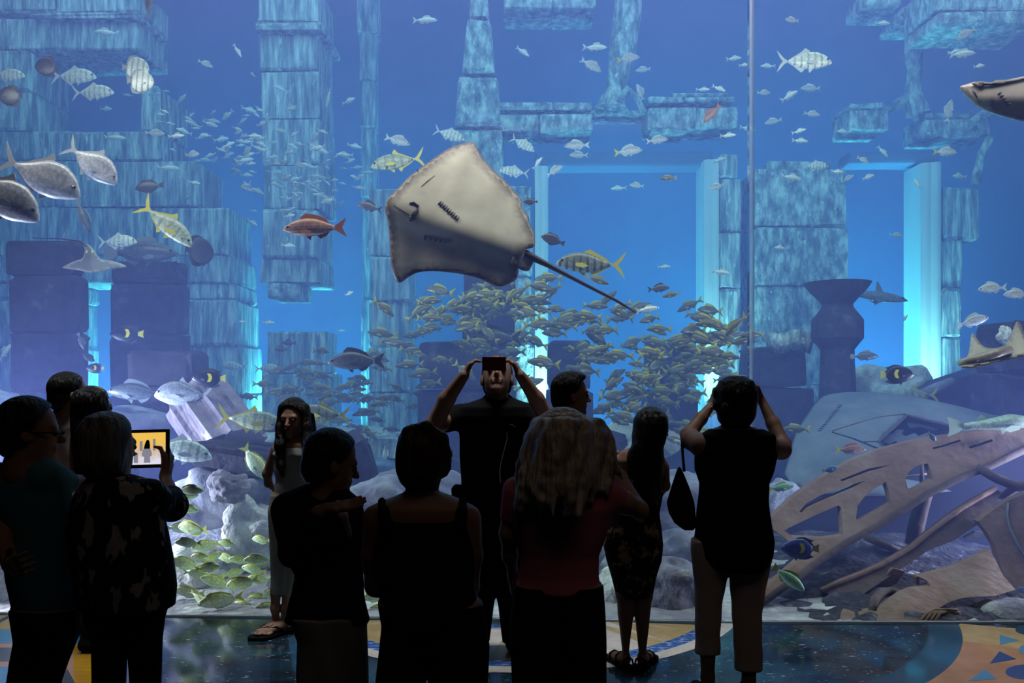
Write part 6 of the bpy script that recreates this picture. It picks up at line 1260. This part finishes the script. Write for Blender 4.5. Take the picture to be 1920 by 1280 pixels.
for px, py in ((517, 1172), (533, 1172)):
    a_ = f.J(px, py); v = np.array([-0.62, -0.78, 0]); B = Blob(); B.cap(np.array([a_[0], a_[1], .014]) - v * .04, np.array([a_[0], a_[1], .014]) + v * .165, .036, .045, k=.01); B.add(lambda X, Y, Z: np.abs(Z - .013) - .012 + 0 * X + 0 * Y, a_ - .5, a_ + .5, .01, 'i'); sd_ = put(root, 'flip_flop', B, m_black, 0.007)
    sv = np.array([0.78, -0.62, 0]); base = np.array([a_[0], a_[1], 0]) - np.array(root.location)
    me = tube('strap', [base + v * .02 + sv * .042 + np.array([0, 0, .03]), base + v * .075 + sv * .022 + np.array([0, 0, .066]), base + v * .125 + np.array([0, 0, .06]), base + v * .075 - sv * .022 + np.array([0, 0, .07]), base + v * .02 - sv * .042 + np.array([0, 0, .03])], .0055, 6); link('strap', me, m_black, sd_)

# ---- 6. man in a blazer, gesturing
f = Fig(3.35); root = empty('person', (f.J(610, 0)[0], f.Y, 0), 'person in dark blazer over pale trousers, head bowed, palm held out', 'person'); fl_ = f.floor
T = [(900, 592, 640), (914, 556, 652), (932, 528, 662), (960, 517, 674), (1000, 519, 680), (1040, 532, 676), (1078, 551, 678), (1110, 550, 684), (1142, 538, 690), (1165, 530, 693)]
Lg = [(1150, 536, 690), (1200, 555, 692), (1280, 560, 688), (1360, 562, 676), (fl_ - 30, 566, 664)]
B = Blob(); at, H, M = f.head(B, 621, 866, 118, 62, -16); f.rows(B, T, shrink=8, depth=0.45); f.rows(B, Lg, shrink=8, depth=0.5); B.cap(f.J(610, 895), f.J(606, 930), 26 / f.k, 32 / f.k)
f.limb(B, [(655, 960, 0, 20), (670, 1040, 0.05, 17), (660, 1110, 0.10, 12)]); f.hand(B, f.J(660, 1110, .10), (-0.1, 0.2, -1), (-1, 0, 0), 1)
f.limb(B, [(540, 960, 0, 22), (552, 1035, -0.14, 17), (598, 960, -0.22, 11), (612, 953, -0.22, 9)]); f.hand(B, f.J(612, 953, -.22), (1, 0.05, 0.13), (0, -0.35, 1), 1, (0.12, 0.15), L=0.075, spread=0.10, rr=0.009)
put(root, 'body', B, m_skin_dark, 0.007); eyes(f, at, H, root)
B = Blob(); f.rows(B, T, depth=0.5, wav=(0.003, 30, 18)); f.limb(B, [(540, 955, 0, 30), (550, 1036, -0.12, 24), (588, 972, -0.21, 17)], k=0.03); f.limb(B, [(652, 955, 0, 27), (667, 1035, 0.05, 22), (661, 1090, 0.09, 18)], k=0.03)
put(root, 'blazer', B, m_navy, 0.008, 'dark blazer')
B = Blob(); f.limb(B, [(634, 944, -0.10, 7), (643, 965, -0.125, 8), (655, 1003, -0.13, 6)], k=.01); put(root, 'shirt_front', B, mat('rose_shirt', (0.55, 0.38, 0.34), 0.8), 0.008, 'strip of pink shirt')
B = Blob(); f.rows(B, Lg, depth=0.56, wav=(0.004, 14, 26)); put(root, 'trousers', B, mat('grey_trousers', (0.30, 0.28, 0.27), 0.85), 0.01, 'pale grey trousers')
B = Blob(); f.hair_cap(B, at, H, M, 0.045); put(root, 'hair', B, m_hair_black, 0.007); B = Blob(); shoe(f, B, 592, fl_ - 40, 0.4, 0.9); shoe(f, B, 640, fl_ - 40, 0.7, 0.7); put(root, 'shoes', B, m_black, 0.01)

# ---- 7. woman with an updo
f = Fig(2.95); root = empty('person', (f.J(795, 0)[0], f.Y, 0), 'person with a loose updo and bare shoulders in a black tank top', 'person'); fl_ = f.floor
T = [(918, 764, 816), (930, 738, 852), (942, 706, 878), (952, 692, 890), (980, 690, 892), (1040, 700, 890), (1100, 712, 890), (1140, 712, 902), (1170, 718, 908)]
LL = [(1130, 710, 808), (1170, 716, 806), (1210, 712, 804), (1280, 704, 796), (1400, 712, 786), (fl_ - 25, 722, 776)]; LR = [(1130, 800, 906), (1170, 800, 912), (1210, 800, 918), (1280, 806, 915), (1400, 812, 894), (fl_ - 25, 818, 880)]
B = Blob(); at, H, M = f.head(B, 795, 862, 120, 12, -6); f.rows(B, T, shrink=2, depth=0.45); f.rows(B, LL, shrink=6, depth=0.85); f.rows(B, LR, shrink=6, depth=0.85); B.cap(f.J(790, 890), f.J(790, 935), 25 / f.k, 28 / f.k)
f.limb(B, [(702, 972, 0, 22), (698, 1040, 0.02, 20), (704, 1098, 0.05, 19), (760, 1085, 0.24, 13)]); f.hand(B, f.J(760, 1085, .24), (1, 0.4, 0.1), (0, 0.3, 1), -1)
f.limb(B, [(880, 972, 0, 22), (884, 1040, 0.02, 20), (880, 1098, 0.05, 18), (830, 1085, 0.24, 13)]); f.hand(B, f.J(830, 1085, .24), (-1, 0.4, 0.1), (0, 0.3, 1), 1)
put(root, 'body', B, m_skin_dark, 0.008); eyes(f, at, H, root)
B = Blob(); f.rows(B, [(972, 700, 884)] + T[5:], depth=0.56, wav=fold(0)); f.limb(B, [(716, 940, -0.02, 8), (720, 960, -0.07, 9), (724, 990, -0.09, 12)], k=.02); f.limb(B, [(868, 938, -0.02, 8), (866, 960, -0.07, 9), (862, 990, -0.09, 12)], k=.02); put(root, 'tank_top', B, m_black)
B = Blob(); f.rows(B, LL, depth=0.92); f.rows(B, LR, depth=0.92); put(root, 'trousers', B, m_black, 0.01)
B = Blob(); f.hair_cap(B, at, H, M, 0.045, 0.08); f.rows(B, [(796, 772, 802), (804, 756, 822), (818, 747, 836), (850, 745, 842), (880, 747, 838), (905, 755, 820), (918, 766, 808)], depth=0.85, dy=-0.01, wav=(0.004, 25, 60))
f.limb(B, [(762, 806, -0.05, 7), (800, 800, -0.07, 10), (828, 822, -0.06, 11), (836, 852, -0.05, 10), (826, 874, -0.05, 9)], k=.02); put(root, 'hair', B, m_hair_brown, 0.007)
me = tube('loose_lock', [P(x, y, f.Y - 0.03) for x, y in ((836, 846), (844, 862), (843, 878), (836, 890), (826, 896), (818, 894))], [.006, .007, .007, .006, .005, .002], 6); me.transform(Matrix.Translation(-root.location)); link('loose_lock', me, m_hair_brown, root, smooth=True)
me = tube('necklace', [P(790 + 29 * math.cos(t), 921 + 4 * math.sin(t), f.Y - 0.055 * math.sin(t)) for t in [2 * math.pi * i / 24 for i in range(25)]], .0028, 6); me.transform(Matrix.Translation(-root.location)); link('necklace', me, mat('silver', (0.6, 0.6, 0.6), 0.25, 0.5, 1.0), root)
B = Blob(); shoe(f, B, 750, fl_ - 45, -0.1, 1); shoe(f, B, 850, fl_ - 45, 0.2, 1); put(root, 'shoes', B, m_black, 0.01)

# ---- 8. tall man with a phone raised
f = Fig(5.0); root = empty('person', (f.J(930, 0)[0], f.Y, 0), 'tall person in dark polo, both hands raising a phone before the face', 'person'); fl_ = f.floor
T = [(745, 906, 962), (754, 880, 985), (762, 858, 1000), (780, 852, 1006), (810, 860, 1002), (860, 863, 1000), (950, 865, 998), (1020, 860, 1000), (1060, 860, 1000)]
LL = [(1040, 862, 932), (1100, 864, 930), (fl_ - 20, 878, 918)]; LR = [(1040, 926, 1000), (1100, 930, 998), (fl_ - 20, 942, 984)]
B = Blob(); at, H, M = f.head(B, 932, 708, 88, 180, 26); f.rows(B, T, shrink=4, depth=0.5); f.rows(B, LL, shrink=4, depth=0.9); f.rows(B, LR, shrink=4, depth=0.9); B.cap(f.J(933, 735), f.J(933, 765), 19 / f.k, 23 / f.k)
f.limb(B, [(858, 783, 0, 19), (815, 795, -0.16, 16.5), (838, 748, -0.22, 14.5), (870, 704, -0.28, 9.5)]); f.limb(B, [(998, 783, 0, 19), (1032, 795, -0.16, 16), (1006, 748, -0.22, 14), (976, 704, -0.28, 9.5)])
f.hand(B, f.J(872, 702, -.28), (0.35, 0.15, 0.8), (0.95, 0.3, -0.35), 1, (0.55, 0.75), L=0.07, spread=0.12); f.hand(B, f.J(974, 702, -.28), (-0.35, 0.15, 0.8), (-0.95, 0.3, -0.35), -1, (0.55, 0.75), L=0.07, spread=0.12)
put(root, 'body', B, m_skin, 0.006); eyes(f, at, H, root)
B = Blob(); f.rows(B, T, depth=0.56, wav=fold(0)); f.limb(B, [(862, 780, 0, 23), (838, 790, -0.07, 20.5)], k=.03); f.limb(B, [(994, 780, 0, 23), (1012, 790, -0.07, 20)], k=.03); f.limb(B, [(914, 748, 0, 9), (952, 748, 0, 9)], k=.01)
put(root, 'polo', B, m_black, 0.008); B = Blob(); f.rows(B, LL, depth=1.0); f.rows(B, LR, depth=1.0); put(root, 'trousers', B, m_black, 0.01)
B = Blob(); f.hair_cap(B, at, H, M, 0.02, 0.10); put(root, 'hair', B, m_hair_grey, 0.008)
B = Blob(); shoe(f, B, 898, fl_ - 28, -0.2, -1); shoe(f, B, 963, fl_ - 28, 0.2, -1); put(root, 'shoes', B, m_black, 0.01)
B = Blob(); f.rows(B, [(908, 852, 866), (914, 847, 868), (934, 848, 868), (941, 852, 866)], depth=1.6, dy=-0.02, p=4); put(root, 'belt_pouch', B, m_black, 0.007)
me = tube('earphone_cord', [P(x, y, f.Y - 0.13) for x, y in ((966, 800), (960, 795), (953, 797), (950, 808), (951, 822), (944, 848), (939, 868), (937, 885), (938, 905))], .0032, 6); me.transform(Matrix.Translation(-root.location)); link('earphone_cord', me, mat('white_cord', (0.7, 0.7, 0.7), 0.5), root)
Yq = f.Y - 0.33; a = P(904, 695, Yq); b_ = P(949, 668, Yq)
ph = empty('phone', (a + b_) / 2, 'phone in a dark red case held before the face of the tall person', 'phone', rot=(rad(14), 0, 0))
link('case', bm_mesh('case', box_bm((0, 0, 0), (b_.x - a.x, 0.01, b_.z - a.z), 0.006, 0, None, 2)), mat('red_case', (0.16, 0.035, 0.025), 0.5), ph); link('lens', lathe('lens', [(0.006, 0), (0.006, 0.003), (0.004, 0.003)], 14), m_eye, ph, loc=(-0.05, -0.005, 0.02), rot=(rad(90), 0, 0))

# ---- 9. man in profile
f = Fig(4.45); root = empty('person', (f.J(1062, 0)[0], f.Y, 0), 'person with short dark hair and pale collar, face in profile, behind the blonde', 'person'); fl_ = f.floor
T = [(772, 1042, 1082), (784, 1026, 1090), (800, 1014, 1096), (840, 1008, 1100), (900, 1012, 1098), (1000, 1014, 1098)]; Lg = [(990, 1014, 1098), (1100, 1022, 1092), (fl_ - 20, 1030, 1086)]
B = Blob(); at, H, M = f.head(B, 1070, 739, 80, 78, -3); f.rows(B, T, shrink=4, depth=0.7); f.rows(B, Lg, shrink=4, depth=0.8); B.cap(f.J(1062, 765), f.J(1058, 790), 17 / f.k, 20 / f.k)
for e in (-1, 1): f.limb(B, [(1056, 815, 0.17 * e, 12), (1054, 880, 0.2 * e, 10), (1075, 930, 0.18 * e, 8)]); f.hand(B, f.J(1075, 930, .18 * e), (0.5, 0, -1), (0, -e, 0), e)
put(root, 'body', B, m_skin, 0.007); eyes(f, at, H, root)
B = Blob(); f.rows(B, T[1:], depth=0.78); f.limb(B, [(1056, 812, .15, 16), (1055, 850, .19, 13)], k=.03); f.limb(B, [(1056, 812, -.15, 16), (1055, 850, -.19, 13)], k=.03); put(root, 'shirt', B, mat('pale_shirt', (0.5, 0.46, 0.46), 0.8), 0.009)
B = Blob(); f.limb(B, [(1044, 771, -.05, 5), (1078, 778, -.05, 5)], k=.02); f.limb(B, [(1044, 771, .05, 5), (1078, 778, .05, 5)], k=.02); put(root, 'collar', B, mat('white_collar', (0.65, 0.6, 0.6), 0.8), 0.008)
B = Blob(); f.rows(B, Lg, depth=0.86); put(root, 'trousers', B, m_black, 0.01); B = Blob(); f.hair_cap(B, at, H, M, 0.045, 0.14); B.ell(at(0, .14, .42), np.array([.21, .2, .09]) * H, M, k=.03); put(root, 'hair', B, m_hair_black, 0.007)
B = Blob(); shoe(f, B, 1050, fl_ - 30, 1, 0.1, dy=.08); shoe(f, B, 1062, fl_ - 30, 1, -0.1, dy=-.08); put(root, 'shoes', B, m_black, 0.01)

# ---- 10. blonde woman in a pink tee
f = Fig(2.9); root = empty('person', (f.J(1050, 0)[0], f.Y, 0), 'person with long wavy blonde hair in a pink tee, right elbow out', 'person'); fl_ = f.floor
T = [(888, 990, 1110), (898, 966, 1140), (915, 954, 1152), (950, 952, 1156), (990, 962, 1140), (1040, 974, 1122), (1080, 974, 1124), (1108, 968, 1130)]
LL = [(1095, 966, 1056), (1150, 958, 1050), (1200, 956, 1048), (1280, 960, 1046), (1400, 968, 1040), (fl_ - 25, 976, 1030)]; LR = [(1095, 1040, 1131), (1150, 1044, 1135), (1200, 1046, 1137), (1280, 1050, 1137), (1400, 1056, 1126), (fl_ - 25, 1062, 1118)]
B = Blob(); at, H, M = f.head(B, 1056, 832, 122, 24, 2); f.rows(B, T, shrink=7, depth=0.5); f.rows(B, LL, shrink=6, depth=0.9); f.rows(B, LR, shrink=6, depth=0.9); B.cap(f.J(1052, 865), f.J(1052, 905), 26 / f.k, 30 / f.k)
f.limb(B, [(1135, 925, 0, 24), (1170, 942, 0.04, 21), (1199, 956, 0.08, 16), (1160, 895, 0.20, 15), (1128, 860, 0.26, 10)]); f.hand(B, f.J(1126, 858, .26), (-0.55, 0.25, 0.7), (-0.6, 0.5, -0.5), -1, (0.5, 0.8))
f.limb(B, [(966, 920, 0, 22), (954, 1000, 0.02, 17), (956, 1040, 0.06, 14), (962, 1075, 0.12, 10)]); f.hand(B, f.J(962, 1075, .12), (0.05, 0.3, -1), (1, 0.2, 0), 1)
put(root, 'body', B, m_skin, 0.007); eyes(f, at, H, root)
B = Blob(); f.rows(B, T, depth=0.56, wav=fold(0)); f.limb(B, [(1130, 922, 0, 31), (1152, 934, 0.03, 28)], k=.03); f.limb(B, [(970, 920, 0, 27), (960, 965, 0.01, 22)], k=.03); put(root, 'tee', B, mat('pink_tee', (0.55, 0.15, 0.22), 0.85, 0.15), 0.008, 'pink tee')
B = Blob(); f.rows(B, LL, depth=0.95); f.rows(B, LR, depth=0.95); put(root, 'jeans', B, m_black, 0.01)
B = Blob(); f.hair_cap(B, at, H, M, 0.06, 0.1); f.rows(B, [(769, 1036, 1074), (777, 1012, 1096), (800, 998, 1108), (830, 992, 1115), (860, 984, 1119), (885, 978, 1122), (910, 970, 1120), (930, 968, 1112), (950, 978, 1098), (965, 996, 1080)], depth=0.62, dy=-0.03, wav=(0.006, 38, 75))
rg = random.Random(5)
for k_ in range(30):                                    # wavy locks
    t = k_ / 25; x0 = 1002 + 108 * t; x1 = 962 + 164 * t + rg.uniform(-8, 8); ye = rg.uniform(915, 975) - 30 * abs(t - 0.5); dd = -0.06 - 0.12 * math.sin(math.pi * t)
    pts = []
    for i in range(7):
        u = i / 6; pts.append((x0 + (x1 - x0) * u ** 0.7 + 7 * math.sin(u * 9 + k_ * 1.7) * u, 795 + (ye - 795) * u, dd - 0.03 * u + 0.012 * math.cos(u * 9 + k_), (6.0 - 3.2 * u)))
    f.limb(B, pts, k=.03)
put(root, 'hair', B, m_hair_blonde, 0.006)
B = Blob(); shoe(f, B, 1003, fl_ - 45, -0.1, 1); shoe(f, B, 1090, fl_ - 45, 0.2, 1); put(root, 'shoes', B, m_black, 0.01)

# ---- 11. woman in a floral dress
f = Fig(4.72); root = empty('person', (f.J(1190, 0)[0], f.Y, 0), 'person with very long dark hair in a tight floral dress and sandals', 'person'); fl_ = f.floor
T = [(838, 1182, 1234), (846, 1160, 1246), (862, 1146, 1250), (890, 1146, 1248), (930, 1146, 1242), (962, 1140, 1236), (990, 1133, 1240), (1020, 1131, 1243), (1050, 1137, 1240), (1080, 1146, 1230), (1100, 1151, 1227), (1119, 1155, 1222)]
LL = [(1100, 1156, 1190), (1120, 1157, 1188), (1150, 1158, 1187), (1180, 1162, 1184), (1215, 1166, 1180), (1232, 1166, 1180)]; LR = [(1100, 1188, 1223), (1120, 1190, 1222), (1150, 1191, 1219), (1180, 1193, 1216), (1215, 1197, 1212), (1232, 1197, 1212)]
B = Blob(); at, H, M = f.head(B, 1222, 808, 84, 50, -12); f.rows(B, T, shrink=3, depth=0.55); f.rows(B, LL, depth=1.0); f.rows(B, LR, depth=1.0); B.cap(f.J(1212, 832), f.J(1205, 858), 15 / f.k, 18 / f.k)
f.limb(B, [(1150, 862, 0, 13), (1140, 905, 0.02, 11), (1170, 930, 0.16, 8)]); f.hand(B, f.J(1170, 930, .16), (1, 0.4, 0.3), (0, 0.4, 1), -1)
f.limb(B, [(1243, 876, 0, 12), (1246, 910, 0.02, 10), (1228, 935, 0.15, 8)]); f.hand(B, f.J(1228, 935, .15), (-1, 0.5, 0.2), (0, 0.4, 1), 1)
for px, py, dx in ((1172, 1240, -0.25), (1205, 1240, 0.3)):
    a_ = f.J(px, py); v = np.array([dx, 0.55, 0]); v /= np.linalg.norm(v); B.cap((a_[0], a_[1], .055), np.array([a_[0], a_[1], .035]) + v * .14, .034, .028)
put(root, 'body', B, m_skin_dark, 0.007); eyes(f, at, H, root)
m_floral = noisy('floral_cloth', [(0.55, (0.006, 0.005, 0.005)), (0.60, (0.28, 0.17, 0.12)), (0.72, (0.40, 0.28, 0.20))], 14, detail=3, rough=0.8, bump=0)
B = Blob(); f.rows(B, T[3:], depth=0.66); f.limb(B, [(1158, 850, 0, 6), (1160, 890, -.06, 9)], k=.02); f.limb(B, [(1240, 850, 0, 5), (1236, 890, -.05, 9)], k=.02); put(root, 'dress', B, m_floral, 0.008, 'black dress printed with brown flowers')
B = Blob(); f.hair_cap(B, at, H, M, 0.05, 0.14); f.rows(B, [(770, 1206, 1234), (780, 1200, 1244), (800, 1194, 1248), (820, 1186, 1244), (840, 1176, 1240), (860, 1172, 1242), (890, 1176, 1240), (920, 1182, 1236), (940, 1190, 1228)], depth=0.55, dy=-0.07, wav=(0.002, 5, 120)); put(root, 'hair', B, m_hair_black, 0.007)
for px, py, dx in ((1172, 1240, -0.25), (1205, 1240, 0.3)):
    a_ = f.J(px, py); v = np.array([dx, 0.55, 0]); v /= np.linalg.norm(v); c0 = np.array([a_[0], a_[1], 0])
    B = Blob(); B.cap(c0 - v * .05 + np.array([0, 0, .016]), c0 + v * .17 + np.array([0, 0, .016]), .036, .042, k=.01); B.add(lambda X, Y, Z: np.abs(Z - .014) - .012 + 0 * X + 0 * Y, a_ - .5, a_ + .5, .01, 'i')
    so_ = put(root, 'sandal', B, m_black, 0.008); sv = np.array([v[1], -v[0], 0]); b0 = c0 - np.array(root.location)
    for tt, hh in ((-0.03, .075), (.05, .085), (.12, .072)):
        me = tube('strap', [b0 + v * tt + sv * .04 + np.array([0, 0, .02]), b0 + v * tt + sv * .03 + np.array([0, 0, hh * .8]), b0 + v * tt + np.array([0, 0, hh]), b0 + v * tt - sv * .03 + np.array([0, 0, hh * .8]), b0 + v * tt - sv * .04 + np.array([0, 0, .02])], .006, 6); link('strap', me, m_black, so_)

# ---- 12. woman photographing at right
f = Fig(4.2); root = empty('person', (f.J(1375, 0)[0], f.Y, 0), 'person with short curly hair, black sleeveless top, pale cropped trousers, both arms raised', 'person'); fl_ = f.floor
T = [(796, 1352, 1402), (804, 1330, 1430), (814, 1313, 1452), (850, 1304, 1456), (880, 1304, 1452), (905, 1311, 1440), (940, 1309, 1441), (980, 1306, 1445, .125), (1012, 1302, 1449, .145), (1040, 1309, 1447, .15), (1056, 1322, 1440, .15), (1066, 1340, 1428, .14)]
LL = [(1010, 1296, 1376), (1050, 1297, 1372), (1085, 1302, 1362), (1120, 1304, 1355), (1152, 1303, 1352), (1190, 1304, 1350), (1224, 1303, 1350)]; LR = [(1010, 1366, 1450), (1050, 1367, 1446), (1085, 1369, 1438), (1120, 1371, 1432), (1152, 1373, 1428), (1200, 1376, 1428), (1255, 1378, 1430)]
B = Blob(); at, H, M = f.head(B, 1378, 757, 92, 4, 8); f.rows(B, T, shrink=5, depth=0.5); f.rows(B, LL, shrink=4, depth=0.7); f.rows(B, LR, shrink=4, depth=0.7); B.cap(f.J(1377, 780), f.J(1377, 812), 20 / f.k, 24 / f.k)
f.limb(B, [(1316, 836, 0, 22), (1296, 824, 0.12, 19), (1291, 815, 0.16, 15), (1314, 785, 0.24, 12), (1336, 757, 0.30, 8)]); f.limb(B, [(1442, 840, 0, 22), (1464, 842, 0.12, 19), (1468, 833, 0.16, 15), (1450, 795, 0.24, 13), (1430, 755, 0.30, 8.5)])
f.hand(B, f.J(1337, 755, .30), (0.3, 0.2, 0.9), (0.9, 0.2, -0.3), 1, (0.5, 0.7)); f.hand(B, f.J(1429, 753, .30), (-0.25, 0.2, 0.9), (-0.9, 0.2, -0.3), -1, (0.5, 0.7))
f.limb(B, [(1327, 1215, 0, 15), (1327, 1270, 0, 12), (1327, fl_ - 22, 0, 10)]); f.limb(B, [(1404, 1245, 0, 15), (1404, 1275, 0, 12), (1403, fl_ - 22, 0, 10)])
put(root, 'body', B, m_skin_dark, 0.007); eyes(f, at, H, root)
B = Blob(); f.rows(B, T[1:], depth=0.56, wav=fold(0)); put(root, 'top', B, m_black, 0.008)
B = Blob(); f.rows(B, LL, depth=0.78, wav=(0.0012, 45, 10)); f.rows(B, LR, depth=0.78, wav=(0.0012, 45, 10)); put(root, 'trousers', B, mat('beige_capri', (0.50, 0.40, 0.36), 0.85, 0.15), 0.008, 'pale beige cropped trousers')
B = Blob(); f.hair_cap(B, at, H, M, 0.05, 0.08); f.rows(B, [(706, 1362, 1394), (714, 1347, 1410), (735, 1339, 1417), (765, 1342, 1414), (785, 1346, 1410), (797, 1352, 1402)], depth=0.85, dy=-0.02)
rg = random.Random(8)
for k_ in range(40):
    a_ = rg.uniform(0, 2 * math.pi); u = rg.uniform(-0.9, 0.95); rr = math.sqrt(1 - u * u); B.ell(f.J(1378 + 35 * rr * math.cos(a_), 752 - 42 * u, -0.02 + 0.11 * rr * math.sin(a_)), np.array([1, 1, 1]) * rg.uniform(6, 9) / f.k, k=.015)
put(root, 'hair', B, m_hair_black, 0.007); B = Blob(); shoe(f, B, 1327, fl_ - 36, -0.15, 1); shoe(f, B, 1403, fl_ - 36, 0.2, 1); put(root, 'shoes', B, m_black, 0.01)
me = tube('bracelet', [Vector(f.J(1330, 763, .29)) + Vector((.034 * math.cos(t), .034 * math.sin(t), .012 * math.cos(t))) for t in [2 * math.pi * i / 16 for i in range(17)]], .004, 6); me.transform(Matrix.Translation(-root.location)); link('bracelet', me, mat('pale_bracelet', (0.6, 0.5, 0.45), 0.4), root)
# her bag
bg = empty('shoulder_bag', f.J(1284, 950, .1), 'black slouchy shoulder bag hanging by its strap from the raised left elbow', 'bag')
B = Blob(); f.rows(B, [(878, 1279, 1286), (895, 1274, 1293), (920, 1266, 1303), (948, 1258, 1312), (968, 1262, 1314), (988, 1273, 1316), (1002, 1292, 1312)], depth=0.32, dy=0.12, p=2.1); put(bg, 'bag_body', B, m_black, 0.007)
me = tube('strap', [P(x, y, f.Y + d_) for x, y, d_ in ((1283, 884, .12), (1280, 850, .13), (1279, 822, .14), (1283, 806, .15), (1291, 800, .16))], .008, 6); me.transform(Matrix.Translation(-bg.location)); link('strap', me, m_black, bg)
